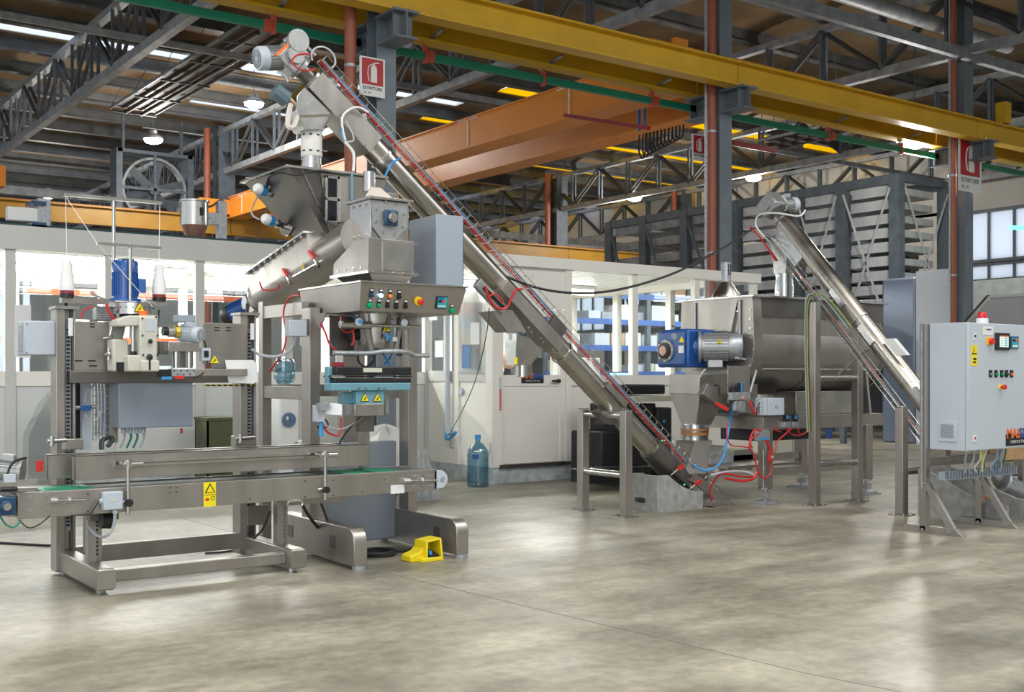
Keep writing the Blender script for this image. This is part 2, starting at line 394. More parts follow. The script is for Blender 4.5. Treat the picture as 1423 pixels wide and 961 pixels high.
# deck seams for the near rows
# ------- trusses along Y at each column line
TZ = 7.37; colx = [.6, 6.72, 12.72, 19.1, 25.4, 31.7]
tl = ['far left edge of the photo, cut by the frame', 'above the thread stand at the upper left', 'crossing behind the first extinguisher sign column', 'beyond the second column, above the yellow beam', 'over the rack of grey trays', 'against the end wall, partly behind the third column']
for ti, tx in enumerate(colx):
    t = thing('roof_truss', 'grey lattice roof truss ' + tl[ti], 'truss', (tx, 12.1, TZ))
    for x in (-.06, .06):
        pass
    m = MB(); m.bar((tx, -4, TZ), (tx, 56, TZ), .17, .17, Z); P('bottom_chord', m, TRUSSM, t)
    m = MB(); m.bar((tx, -4, 8.58), (tx, 56, 8.58), .17, .14, Z); P('top_chord', m, TRUSSM, t)
    y = 2.1; k = 0
    proto = {}
    while y < 55:
        for nm, a, b in (('web_diagonal', (tx, y, TZ + .06), (tx, y + 1.45, 8.53)), ('web_diagonal', (tx, y, TZ + .06), (tx, y - 1.45, 8.53)), ('web_post', (tx, y, TZ + .06), (tx, y, 8.53)), ('web_post', (tx, y + 1.45, TZ + .06), (tx, y + 1.45, 8.53))):
            key = (nm, round(b[1] - a[1], 2), round(a[1] - y, 2))
            if key in proto:
                o = bpy.data.objects.new(nm, proto[key][0]); COL.objects.link(o); o.parent = t; o.location = (0, y - proto[key][1], 0); continue
            m = MB()
            for dx in (-.07, .07): m.bar((a[0] + dx, a[1], a[2]), (b[0] + dx, b[1], b[2]), .06, .06)
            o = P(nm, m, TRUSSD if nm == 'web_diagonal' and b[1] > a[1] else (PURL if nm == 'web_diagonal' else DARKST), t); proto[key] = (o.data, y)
        y += 2.9; k += 1
# ------- longitudinal ties between trusses
for (y, z, sz, lb) in ((20.6, 7.5, .12, 'long thin grey tie beam hung between trusses in the middle of the bay'), (36, 6.9, .25, 'deep dark tie beam near the far column line'), (11.86, 7.3, .2, 'grey cable channel beam along the column line at the upper right')):
    T1('tie_beam', MB().bar((-10 if y > 10 else 9, y, z), (32.3, y, z), sz * .6, sz, Z), TRUSSM, lb, 'beam')
# round air duct upper right
T1('air_duct', MB().cyl((13.2, 12.45, 8.0), (21.5, 12.45, 8.0), .14, n=20), TRUSSM, 'round grey metal air duct running under the roof at the upper right corner', 'duct')
# ------- columns with corbels and drain pipes (line Y=12.1)
CY = 12.1
cl = ['behind the top of the long inclined screw, carrying the first red sign', 'rising in the middle right behind the office corner', 'at the right edge beside the red sign and tall cabinets', 'left of the frame']
for i, cx in enumerate([onY(530, 100, CY).x, onY(1000, 100, CY).x, onY(1338, 100, CY).x]):
    t = thing('steel_column', 'grey steel column with bracket ' + cl[i], 'column', (cx, CY, 0))
    m = MB(); m.ibeam((cx, CY, 0), (cx, CY, 8.7), .26, .26, .02, .02, Y_); P('column_shaft', m, mat('column_grey', (.17, .205, .235), .45, .1, .12, 3), t)
    for sgn, nm in ((-1, 'corbel'), (1, 'corbel')):
        y0 = CY + sgn * .13; y1 = CY + sgn * .62
        m = MB(); m.box(cx - .14, cx + .14, min(y0, y1), max(y0, y1), 5.35, 5.375); m.box(cx - .17, cx + .17, min(y0, y1), max(y0, y1), 5.66, 5.69)
        m.box(cx - .012, cx + .012, min(y0, y1), max(y0, y1), 5.375, 5.66); ym = CY + sgn * .5; m.box(cx - .13, cx + .13, ym - .01, ym + .01, 5.375, 5.66)
        P(nm, m, mat('corbel_grey', (.14, .16, .18), .45, .2, .1, 3), t)
    bolts([(cx + dx, CY - dy, 5.69) for dx in (-.13, .13) for dy in (.3, .55)], Z, .018, t, .03)
    px = cx - (.0 if i == 0 else .0)
    pp = onY([487, 989, 1324][i], 100, CY - .05)
    dp = thing('drain_pipe', 'terracotta brown drain pipe beside the ' + ['first column, behind the filling machine', 'middle column', 'right hand column'][i], 'pipe', (pp.x, CY - .05, 0))
    P('pipe', MB().cyl((pp.x, CY - .05, 0), (pp.x, CY - .05, 8.8), .072), PIPE, dp)
    for z in (1.2, 3.2, 5.05, 7.2): P('pipe_collar', MB().ring((pp.x, CY - .05, z), Z, .078, .07, .035, 20), GALV, dp)
    if i: 
        T1('conduit', MB().cyl((pp.x - .18, CY - .1, 0), (pp.x - .18, CY - .1, 8.6), .02, n=8), GALV, 'thin galvanised conduit left of the ' + ['', 'middle', 'right hand'][i] + ' drain pipe', 'conduit')
# far columns
for cx, lb in ((12.75, 'far grey column left of centre, seen over the office roof'), (25.4, 'far dark column above the office door'), (31.7, 'far dark column behind the empty shelving frame')):
    t = thing('steel_column', lb, 'column', (cx, 32, 0))
    P('column_shaft', MB().ibeam((cx, 32, 0), (cx, 32, 8.7), .5, .5, .03, .03, Y_), DARKST, t)
    P('drain_pipe', MB().cyl((cx - .55, 31.9, 0), (cx - .55, 31.9, 8.6), .1), PIPE, t)
# runway beams
def runway(y, lb, x0=-12, x1=32.2, z0=5.69, h=.37, mt=YEL, w=.24):
    t = thing('runway_beam', lb, 'beam', ((x0 + x1) / 2, y, z0)); cuts = [x0] + [c + .0 for c in colx if x0 < c < x1 and c > 7] + [x1]
    for a, b in zip(cuts[:-1], cuts[1:]):
        m = MB(); m.ibeam((a + .01, y, z0 + h / 2), (b - .01, y, z0 + h / 2), w, h, .03, .016); P('beam_segment', m, mt, t)
    P('crane_rail', MB().box(x0, x1, y - .025, y + .025, z0 + h, z0 + h + .04), mat('rail_rust', (.35, .14, .06), .6, .3, .2, 5), t)
    return t
runway(CY - .42, 'near bright yellow crane runway beam across the top of the photo')
runway(CY + .42, 'second yellow runway beam just behind the near one, in its shade')
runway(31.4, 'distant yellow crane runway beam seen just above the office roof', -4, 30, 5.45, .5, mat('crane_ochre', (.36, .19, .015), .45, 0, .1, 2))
T1('end_stop', MB().box(19.9, 20.1, CY - .52, CY - .32, 6.1, 6.5), YEL, 'short yellow upright stop on the near runway beam beside the right column', 'end stop')
T1('end_stop', MB().box(11.85, 12.1, CY - .0, CY + .1, 6.1, 6.4), ORA, 'small orange upright stop on the runway beam left of the middle column', 'end stop')
# green conductor rail with red hangers
gt = thing('conductor_rail', 'long green conductor rail running below the yellow beams', 'rail', (5, 12.62, 5.5))
P('rail', MB().box(-8, 32, 12.59, 12.65, 5.50, 5.60), GRN, gt)
for px in (380, 590, 755, 905, 1150, 1252):
    q = onY(px, 60, 12.62)
    P('hanger', MB().box(q.x - .02, q.x + .02, 12.58, 12.66, 5.46, 5.68), REDB, gt)
    P('bracket_arm', MB().bar((q.x, 12.2, 5.80), (q.x + .05, 12.75, 5.72), .05, .03, Z), GALV, gt)
for px in (372, 597, 910, 1156):
    q = onY(px, 60, 12.62); P('joint_clip', MB().box(q.x - .06, q.x + .06, 12.58, 12.66, 5.485, 5.615), REDB, gt)
# orange double girder bridge crane along Y
ct = thing('bridge_crane', 'large orange double girder bridge crane spanning the far bay', 'crane', (12.5, 22, 5.87))
for gx, nm in ((12.5, 'near_girder'), (14.15, 'far_girder')):
    m = MB(); m.box(gx - .02, gx + .38, 12.9, 30.9, 5.9, 6.46); m.box(gx - .1, gx + .46, 12.9, 30.9, 5.86, 5.9); m.box(gx - .06, gx + .42, 12.9, 30.9, 6.46, 6.49)
    P('girder', m, ORA, ct, label=('near orange girder' if gx < 13 else 'far orange girder'))
for y in (15.4, 18.6, 22.0, 26, 30):
    m = MB(); m.box(12.47, 12.48, y - .02, y + .02, 5.9, 6.46); m.box(12.47, 12.48, y - .35, y + .35, 6.43, 6.46); m.box(12.47, 12.48, y - .35, y + .35, 5.9, 5.925)
    P('weld_seam', m, mat('seam_white', (.7, .62, .55), .6), ct)
m = MB(); m.box(11.6, 15.4, 12.35, 12.62, 6.1, 6.4); P('end_carriage', m, ORA, ct)
m = MB(); m.box(11.6, 15.4, 30.9, 31.25, 6.0, 6.4); P('end_carriage', m, ORA, ct)
m = MB()
a = onX(785, 160, 12.2); b = onX(902, 178, 12.2); m.bar(a, b, .06, .06, Z); P('collector_arm', m, mat('dark_red', (.25, .01, .015), .5), ct)
m = MB()
for px in (888, 896): q = onX(px, 145, 12.2); m.cyl(V(q.x, q.y, b.z), V(q.x, q.y, b.z + .33), .025)
P('collector_post', m, BLUE, ct)
for i in range(11):
    p = onX(893 + i * 5.2, 186 - i * 1.2, 13.2); m = MB(); dz = .42 - .02 * i
    m.tube([p + V(0, .08, 0), p + V(0, .09, -dz * .7), p + V(0, .0, -dz), p + V(0, -.07, -dz * .7), p + V(0, -.08, 0)], .016, 6); P('festoon_cable', m, BLK, ct)
T1('red_hoist_beam', MB().bar(onY(1018, 198, 13.6), onY(1078, 209, 13.6), .07, .08, Z), mat('dark_red', (.25, .01, .015), .5), 'short dark red beam hanging just right of the middle column', 'beam')
# ------- ceiling radiant heaters
def heater(a, b, lb):
    a = Vector(a); b = Vector(b); t = thing('radiant_heater', lb, 'heater', (a + b) / 2)
    W = .55; m = MB(); m.bar(a, b, 2 * W, .02, Z); P('reflector', m, HEAT, t)
    for s in (-W, W): P('edge_strip', MB().bar(a + X * s - Z * .04, b + X * s - Z * .04, .02, .06, Z), TRUSSM, t)
    for s in (-.2, .2): P('burner_tube', MB().cyl(a + X * s - Z * .1, b + X * s - Z * .1, .05), HEAT, t)
    n = 5
    for i in range(n):
        q = lerp(a, b, (i + .05) / (n - .5)); P('cross_bar', MB().bar(q - X * W - Z * .12, q + X * W - Z * .12, .04, .04, Z), PURL, t)
        for s in (-W, W): P('hanger_wire', MB().bar(q + X * s, V(q.x + s * .3, q.y, 8.7), .012, .012), PURL, t)
heater(onZ(185, 152, 7.9), onZ(372, 40, 7.9), 'brown radiant strip heater hung under the roof at the upper left')
heater((4.9, 34, 7.2), (4.9, 44, 7.2), 'distant dark radiant heater at the left edge of the photo')
heater(onZ(1075, 197, 6.9), onZ(1160, 178, 6.9), 'dark radiant heater with pale edges right of the middle column')
# ------- high bay lamps
for i, (px, py) in enumerate(((353, 145), (213, 195), (67, 272), (1271, 200), (1047, 248), (882, 276))):
    q = onZ(px, py, 8.1 if i == 0 else (7.4 if i != 3 else 5.9))
    t = thing('high_bay_lamp', 'round lit high bay lamp ' + ['right of the radiant heater, beside the hopper chute', 'left of centre below the radiant heater', 'farthest left above the office roof', 'under the yellow beam near the right column', 'right of the middle column above the rack', 'left of the middle column above the empty shelving'][i], 'lamp', q, 'high bay lamps')
    P('diffuser', MB().lathe(q - Z * .09, Z, [(.02, 0), (.12, .012), (.2, .045), (.235, .09), (.235, .12)], 24), LAMPM, t)
    P('housing', MB().lathe(q + Z * .03, Z, [(.25, 0), (.24, .05), (.1, .14), (.1, .22)], 20), GALV, t)
    P('suspension', MB().bar(q + Z * .22, V(q.x, q.y, 8.96), .012, .012), PURL, t)
    l = bpy.data.lights.new('bay_light', 'POINT'); l.energy = LAMP_W; l.shadow_soft_size = .22; l.color = (1, .96, .9)
    lo = bpy.data.objects.new('bay_light', l); lo.location = q - Z * .5; COL.objects.link(lo)
# ------- extinguisher signs
def ext_sign(c, wd, lb, yaw=0):
    t = thing('extinguisher_sign', lb, 'sign', c); c = Vector(c); h = wd * 1.36; Y0 = c.y
    P('sign_plate', MB().box(c.x - wd / 2, c.x + wd / 2, Y0, Y0 + .01, c.z, c.z + h), WHT, t)
    P('red_field', MB().box(c.x - wd * .42, c.x + wd * .42, Y0 - .003, Y0, c.z + h * .29, c.z + h * .96), SIGNR, t)
    m = MB(); r = wd * .12; bx = c.x + wd * .05; z0 = c.z + h * .36
    prof = [(-r, 0), (r, 0), (r, .6), (r * .85, .72), (r * .3, .78), (r * .3, .84), (-r * .3, .84), (-r * .3, .78), (-r * .85, .72), (-r, .6)]
    m.prism([V(bx + x, Y0 - .004, z0 + zz * h * .56) for x, zz in prof], (0, -.002, 0))
    m.bar(V(bx - r * .2, Y0 - .005, z0 + h * .49), V(bx + r * 1.7, Y0 - .005, z0 + h * .52), h * .028, .002, Y_)
    m.tube([V(bx - r * .3, Y0 - .005, z0 + h * .47), V(bx - r * 1.6, Y0 - .005, z0 + h * .40), V(bx - r * 2.0, Y0 - .005, z0 + h * .2), V(bx - r * 1.5, Y0 - .005, z0 + h * .02)], h * .014, 6)
    P('extinguisher_symbol', m, WHT, t)
    text('ESTINTORE', V(c.x, Y0 - .001, c.z + h * .17), wd * .15, INK, t, align='CENTER', bold=.001)
    text('N.  M', V(c.x - wd * .35, Y0 - .001, c.z + h * .05), wd * .12, INK, t)
def sgn(px0, px1, pyb, Y, lb): a = onY(px0, pyb, Y); b = onY(px1, pyb, Y); ext_sign(((a.x + b.x) / 2, Y, a.z), b.x - a.x, lb)
sgn(500, 535, 131, CY - .2, 'red and white fire extinguisher sign on the first column, beside the inclined screw')
sgn(962, 981, 222, CY + .3, 'red and white fire extinguisher sign half hidden behind the middle drain pipe')
sgn(1332, 1364, 264, CY - .2, 'red and white fire extinguisher sign on the right hand column')
# ------- big wall fan
f = thing('axial_fan', 'large dark axial ventilation fan in a square frame, hanging over the left office', 'fan', (11.6, 30.5, 6.9))
fc = onY(212, 265, 33); R_ = 1.0
m = MB()
for s in (-1, 1): m.box(fc.x + s * 1.05 - .09, fc.x + s * 1.05 + .09, 32.7, 33.3, fc.z - 1.1, fc.z + 1.1)
m.box(fc.x - 1.1, fc.x + 1.1, 32.7, 33.3, fc.z + 1.0, fc.z + 1.1); m.box(fc.x - 1.1, fc.x + 1.1, 32.7, 33.3, fc.z - 1.1, fc.z - 1.0); P('fan_frame', m, DARKST, f)
P('fan_ring', MB().ring(V(fc.x, 32.8, fc.z), Y_, .95, .88, .3, 32), TRUSSM, f)
for i in range(6):
    t_ = i * math.pi / 3 + .3; d = V(math.cos(t_), 0, math.sin(t_)); e = V(-math.sin(t_), .5, math.cos(t_)).normalized()
    P('fan_blade', MB().obox(V(fc.x, 33, fc.z) + d * .5, d * .38, e * .12, d.cross(e) * .008), DARKST, f)
P('fan_hub', MB().cyl((fc.x, 32.8, fc.z), (fc.x, 33.2, fc.z), .16), DARKST, f)
P('support_bar', MB().box(fc.x - 1.0, fc.x + 1.0, 32.75, 32.8, fc.z - .04, fc.z + .04).box(fc.x - .04, fc.x + .04, 32.75, 32.8, fc.z - 1, fc.z + 1), DARKST, f)
P('hanger', MB().box(fc.x - .9, fc.x - .82, 32.95, 33.05, fc.z + 1.1, 8.95).box(fc.x + .82, fc.x + .9, 32.95, 33.05, fc.z + 1.1, 8.95), DARKST, f)
# stray overhead crane end, far left
T1('crane_girder', MB().box(-2.5, 6.15, 29.3, 29.7, 5.95, 6.45), ORA, 'orange crane girder end at the left edge above the office roof', 'beam')
T1('crane_girder', MB().box(14.6, 21, 33.6, 34.0, 5.9, 6.3), ORA, 'short dull orange crossbeam behind the small hopper and fan', 'beam')

# ================================================================== OFFICE
YR, YLf, XC = 11.5, 13.05, 8.09
XE = onY(1050, 500, YR).x
ZT = 2.87
# left section
xs = [onY(p, 500, YLf).x for p in (-110, 14, 152, 277, 400, 515)]; xs = [xs[0] - 2.2, xs[0] - 1.1] + xs + [XC]
om = thing('wall_left', None, None, (3, YLf, 0), kind='structure')
P('cornice', MB().box(xs[0], XC, YLf - .06, YLf + .1, 2.72, 2.98), OFFG, om)
P('sill_rail', MB().box(xs[0], XC, YLf - .02, YLf + .06, 1.24, 1.4), OFFW, om)
P('curb', MB().box(xs[0], XC, YLf - .01, YLf + .08, 0, .2), CURB, om)
for i, x in enumerate(xs): P('mullion', MB().box(x - .055, x + .055, YLf - .03, YLf + .06, .2, 2.72), OFFG, om, bev=.004)
for x0, x1 in zip(xs[:-1], xs[1:]):
    P('panel', MB().box(x0 + .055, x1 - .055, YLf, YLf + .04, .2, 1.24), mat('office_lower_panel', (.60, .62, .60), .4, 0, .03, 2), om)
    P('pane', MB().box(x0 + .055, x1 - .055, YLf + .01, YLf + .018, 1.4, 2.72), GLASS, om)
# side wall and right section
ow = thing('wall_front', None, None, (10, YR, 0), kind='structure')
P('cornice', MB().box(XC - .06, XE + .06, YR - .06, YR + .1, 2.74, 2.88), OFFW, ow)
P('cornice', MB().box(XC - .06, XC + .1, YR + .1, YLf, 2.74, 2.88), OFFW, ow)
P('curb', MB().box(XC - .02, XE, YR - .02, YR + .08, 0, .2), CURB, ow)
P('curb', MB().box(XC - .02, XC + .08, YR + .08, YLf + .1, 0, .2), CURB, ow)
ms = [XC + .05] + [onY(p, 500, YR).x for p in (789, 881, 967)] + [XE - .04]
for i, x in enumerate(ms):
    w_ = .09 if i == 0 else .05
    P('mullion', MB().box(x - w_ + (.04 if i == 0 else 0), x + w_, YR - .03, YR + .06, .2, 2.74), OFFW, ow, bev=.004)
P('corner_post', MB().box(XC - .03, XC + .12, YR - .035, YR + .12, .2, 2.76), OFFW, ow, bev=.004)
P('sill_rail', MB().box(ms[1], XE, YR - .02, YR + .06, 1.22, 1.36), OFFW, ow)
for x0, x1 in zip(ms[1:-1], ms[2:]):
    P('panel', MB().box(x0 + .05, x1 - .05, YR, YR + .04, .2, 1.22), OFFW, ow)
    P('pane', MB().box(x0 + .05, x1 - .05, YR + .01, YR + .018, 1.36, 2.74), GLASS, ow)
# overpanel above the door
P('overpanel', MB().box(ms[0] + .09, ms[1] - .05, YR, YR + .04, 2.22, 2.74), OFFW, ow)
bolts([(ms[0] + .45 + .3 * i, YR - .001, z) for i in (0, .4) for z in (2.36, 2.62)], (0, -1, 0), .008, ow, .003, INK)
dr = thing('door_1', None, None, ((ms[0] + ms[1]) / 2, YR, .2), kind='structure')
dx0, dx1 = ms[0] + .075, ms[1] - .055
m = MB(); m.box(dx0, dx0 + .03, YR - .01, YR + .03, .24, 2.2); m.box(dx1 - .08, dx1, YR - .01, YR + .03, .24, 2.2); m.box(dx0 + .03, dx1 - .08, YR - .01, YR + .03, 2.12, 2.2); m.box(dx0 + .03, dx1 - .08, YR - .01, YR + .03, 1.22, 1.36)
P('door_frame', m, OFFW, dr)
P('door_panel', MB().box(dx0 + .03, dx1 - .08, YR, YR + .03, .24, 1.22), OFFW, dr)
P('pane', MB().box(dx0 + .03, dx1 - .08, YR + .01, YR + .016, 1.36, 2.12), GLASS, dr)
P('threshold', MB().box(dx0 - .05, dx1 + .06, YR - .06, YR + .04, .19, .235), STEELD, dr)
hz = onY(775, 529, YR - .05)
dh = P('door_handle', MB().box(hz.x - .09, hz.x + .05, YR - .06, YR - .045, hz.z - .012, hz.z + .012).cyl((hz.x + .03, YR - .05, hz.z), (hz.x + .03, YR, hz.z), .025), BLK, dr)
pl = onY(724.5, 532, YR - .012); pr = onY(755, 532, YR - .012)
pq = P('name_plate', MB().box(pl.x, pr.x, YR - .02, YR - .011, pl.z, pl.z + .1), INK, dr)
def massini(parent, x0, wd, Yp, zb):
    text('MAS', V(x0 + wd * .02, Yp, zb + wd * .17), wd * .27, INKO, parent, bold=.003); text('SINI', V(x0 + wd * .50, Yp, zb + wd * .17), wd * .27, INKB, parent, bold=.003)
    text('I N D U S T R I E S', V(x0 + wd * .5, Yp, zb + wd * .05), wd * .085, WHT, parent, align='CENTER')
massini(pq, pl.x, pr.x - pl.x, YR - .0205, pl.z)
q = onY(695, 570, YR - .04)
st = P('chain_strip', MB().box(q.x - .02, q.x + .02, YR - .045, YR - .036, q.z, q.z + .42), PAPER, ow)
m = MB()
for i in range(12): m.box(q.x - .016, q.x + .016, YR - .05, YR - .046, q.z + .005 + i * .022, q.z + .018 + i * .022)
P('red_lettering', m, REDP, st)
m = MB()
for i in range(8): m.box(q.x - .014, q.x + .014, YR - .05, YR - .046, q.z + .27 + i * .019, q.z + .279 + i * .019)
P('grey_lettering', m, GRYH, st)
# side face (X = XC): panels and panes
for y0, y1 in ((YR + .1, 12.25), (12.35, YLf)):
    P('panel', MB().box(XC, XC + .04, y0, y1, .2, 1.3), OFFW, ow); P('pane', MB().box(XC + .01, XC + .018, y0, y1, 1.42, 2.72), GLASS, ow)
P('sill_rail', MB().box(XC - .02, XC + .06, YR + .1, YLf, 1.28, 1.42), OFFG, ow)
P('mullion', MB().box(XC - .026, XC + .06, 12.25, 12.35, .2, 2.74), OFFW, ow)
P('brochure_holder', MB().box(XC - .03, XC - .005, 11.62, 12.2, 1.38, 2.5), CLEAR, ow)
for i, (y, z, h_) in enumerate(((11.75, 1.75, .28), (11.95, 1.45, .3), (12.6, 1.6, .22), (12.75, 2.1, .2))):
    P('pinned_sheet', MB().box(XC - .035, XC - .031, y, y + .2, z, z + h_), PAPER if i != 1 else mat('sheet_blue', (.08, .2, .4), .6), ow)
# end face
P('end_panel', MB().box(XE - .05, XE, YR + .06, 16.5, .2, 1.3), OFFW, ow); P('end_pane', MB().box(XE - .03, XE - .02, YR + .06, 16.5, 1.3, 2.74), GLASS, ow)
P('cornice', MB().box(XE - .04, XE + .06, YR + .1, 16.6, 2.74, 2.88), OFFW, ow)
for yy_ in (13.3, 14.6, 15.8): P('end_mullion', MB().box(XE - .08, XE + .02, yy_ - .06, yy_ + .06, .2, 2.74), OFFW, ow)
P('end_rail', MB().box(XE - .08, XE + .02, YR + .1, 16.5, 1.2, 1.34), OFFW, ow)
# office back wall with windows and roofs, interior ceilings
ob = thing('wall_office_back', None, None, (6, 16.5, 0), kind='structure')
P('panel', MB().box(-4, XE, 16.5, 16.56, 0, 1.3), OFFW, ob); P('head_rail', MB().box(-4, XE, 16.5, 16.56, 2.66, 2.86), OFFW, ob)
for i in range(15): x = -3.5 + i * 1.18; P('mullion', MB().box(x - .05, x + .05, 16.47, 16.58, 1.3, 2.66), OFFW, ob)
P('pane', MB().box(-4, XE, 16.52, 16.53, 1.3, 2.66), GLASS, ob)
oc = thing('ceiling_office', None, None, (5, 15, 2.75), kind='structure')
P('ceiling_slab', MB().box(-4.5, XC + .0, YLf + .1, 16.6, 2.86, 2.92), WHT, oc); P('ceiling_slab', MB().box(XC, XE - .1, YR + .1, 16.6, 2.86, 2.88), WHT, oc)
sl = MB()
for i in range(26): x = 8.25 + i * .18; sl.box(x, x + .13, YR + .15, 16.4, 2.845, 2.86)
P('ceiling_slats', sl, WHT, oc, kind='stuff')
sl = MB()
for i in range(60): x = -3.4 + i * .19; sl.box(x, x + .14, YLf + .15, 16.4, 2.845, 2.86)
P('ceiling_slats', sl, WHT, oc, kind='stuff')
k = 0
for (x0, x1, y) in ((-.5, 1.8, 14.0), (2.2, 4.7, 14.0), (5.1, 7.6, 14.0), (.5, 3.0, 15.4), (3.3, 5.6, 15.4), (6.0, 7.6, 15.4), (8.9, 10.4, 12.9), (10.9, 12.2, 14.4), (9.2, 10.6, 14.6)):
    lab = ('left office, ' + ('front' if y < 15 else 'rear') + ' row' if y != 0 and x1 < 7.7 else 'right office')
    t = thing('fluorescent_lamp', 'lit fluorescent tube, ' + lab + ', ' + ['over its far left end', 'behind the left thread cone', 'behind the small motor', 'left of the blue motor', 'behind the right thread cone', 'beside the steel feeder', 'nearest the door', 'farthest right', 'rearmost'][k], 'lamp', ((x0 + x1) / 2, y, 2.7), 'office tube lamps'); k += 1
    P('housing', MB().box(x0, x1, y - .07, y + .07, 2.78, 2.84), WHT, t)
    P('light_tube', MB().cyl((x0 + .03, y, 2.735), (x1 - .03, y, 2.735), .045, n=12), TUBEL, t)
    area_light('tube_light', ((x0 + x1) / 2, y, 2.66), x1 - x0, .12, 75)
# ------- things inside the offices
def rack(x0, x1, y, z1, n, lb, mt, mt2, seed):
    random.seed(seed); t = thing('storage_rack', lb, 'rack', ((x0 + x1) / 2, y, 0))
    for x in (x0, (x0 + x1) / 2, x1):
        for yy in (y, y + .8): P('upright', MB().box(x - .05, x + .05, yy - .04, yy + .04, 0, z1), mt2, t)
    out = []
    for i in range(n):
        z = .4 + i * (z1 - .6) / (n - 1)
        P('shelf_beam', MB().box(x0, x1, y - .05, y, z - .11, z), mt, t); P('shelf_board', MB().box(x0, x1, y, y + .8, z - .03, z), mt2, t)
        x = x0 + .1
        while x < x1 - .5:
            w_ = random.uniform(.25, .5); h_ = random.uniform(.12, .34)
            if random.random() < .75: out.append((x, x + w_, y + .06, z, z + h_))
            x += w_ + .04
    return out
allb = []
allb += [('first', b) for b in rack(13.1, 18.4, 16.9, 3.2, 6, 'blue beamed storage rack seen through the right office glass', RACK, DARKST, 3)]
allb += [('second', b) for b in rack(.2, 4.0, 19.5, 3.0, 4, 'orange beamed storage rack seen through the far left office panes', RACKO, GREYB, 4)]
allb += [('third', b) for b in rack(4.4, 8.2, 19.5, 3.0, 4, 'orange beamed storage rack seen behind the sewing head through the office', RACKO, GREYB, 5)]
bmats = [(CARD, 'brown cardboard'), (PAPER, 'white'), (BEIGE, 'beige'), (GREYL, 'pale blue grey'), (GREYB, 'dark grey')]
rn = {'first': 'blue rack behind the right office', 'second': 'orange rack behind the far left panes', 'third': 'orange rack behind the sewing machine'}
ordn = ['first', 'second', 'third', 'fourth', 'fifth', 'sixth', 'seventh', 'eighth', 'ninth', 'tenth', 'eleventh', 'twelfth', 'thirteenth', 'fourteenth']
seen = {}
for wch, (x0, x1, y, z0, z1) in allb:
    bm_, cn = random.choice(bmats); zs = sorted({round(q[1][3], 3) for q in allb if q[0] == wch}); sh_ = zs.index(round(z0, 3)); seen[(wch, sh_)] = seen.get((wch, sh_), -1) + 1
    T1('storage_box', MB().box(x0, x1, y, y + .5, z0 + .002, z1), bm_, cn + ' box, ' + ordn[seen[(wch, sh_)]] + ' on shelf ' + ['one', 'two', 'three', 'four', 'five', 'six'][sh_] + ' of ' + rn[wch], 'box', {'first': 'boxes on the blue rack', 'second': 'boxes on the left orange rack', 'third': 'boxes on the right orange rack'}[wch])
# desks, monitors, people
def desk(x0, x1, y, lb):
    t = thing('desk', lb, 'desk', ((x0 + x1) / 2, y, 0)); P('desk_top', MB().box(x0, x1, y, y + .8, .92, .96), WHT, t)
    for x in (x0 + .05, x1 - .05):
        for yy in (y + .05, y + .75): P('leg', MB().box(x - .025, x + .025, yy - .025, yy + .025, 0, .92), GREYB, t)
desk(9.5, 12.6, 12.3, 'white desk behind the window of the right office'); desk(1.0, 7.2, 13.9, 'long desk behind the windows of the left office')
def monitor(c, w_, lb, on=True):
    c = Vector(c); t = thing('monitor', lb, 'monitor', c)
    P('base', MB().cyl(c, c + Z * .015, .1), BLK, t); P('stand', MB().box(c.x - .02, c.x + .02, c.y, c.y + .03, c.z, c.z + .2), BLK, t)
    P('bezel', MB().box(c.x - w_ / 2, c.x + w_ / 2, c.y - .03, c.y, c.z + .15, c.z + .15 + w_ * .6), BLK, t)
    P('screen', MB().box(c.x - w_ / 2 + .015, c.x + w_ / 2 - .015, c.y - .034, c.y - .03, c.z + .165, c.z + .135 + w_ * .6), SCRN if on else BLK, t)
q = onY(862, 518, 12.5); monitor((q.x, 12.5, .96), .5, 'wide monitor with a lit pale blue screen on the office desk'); q = onY(900, 518, 12.5); monitor((q.x, 12.5, .96), .4, 'second monitor with lit screen, nearer the blue gearbox')
for i, (px, w_) in enumerate(((832, .16), (847, .16), (765, .2))):
    q = onY(px, 505, 12.6); T1('binder', MB().box(q.x - w_ / 2, q.x + w_ / 2, 12.9, 13.2, .96, 1.62), PAPER if i < 2 else BLK, ['left one of two tall white binders behind the office glass', 'right one of two tall white binders behind the office glass', 'dark upright case seen through the door window'][i], 'binder', bev=.01)
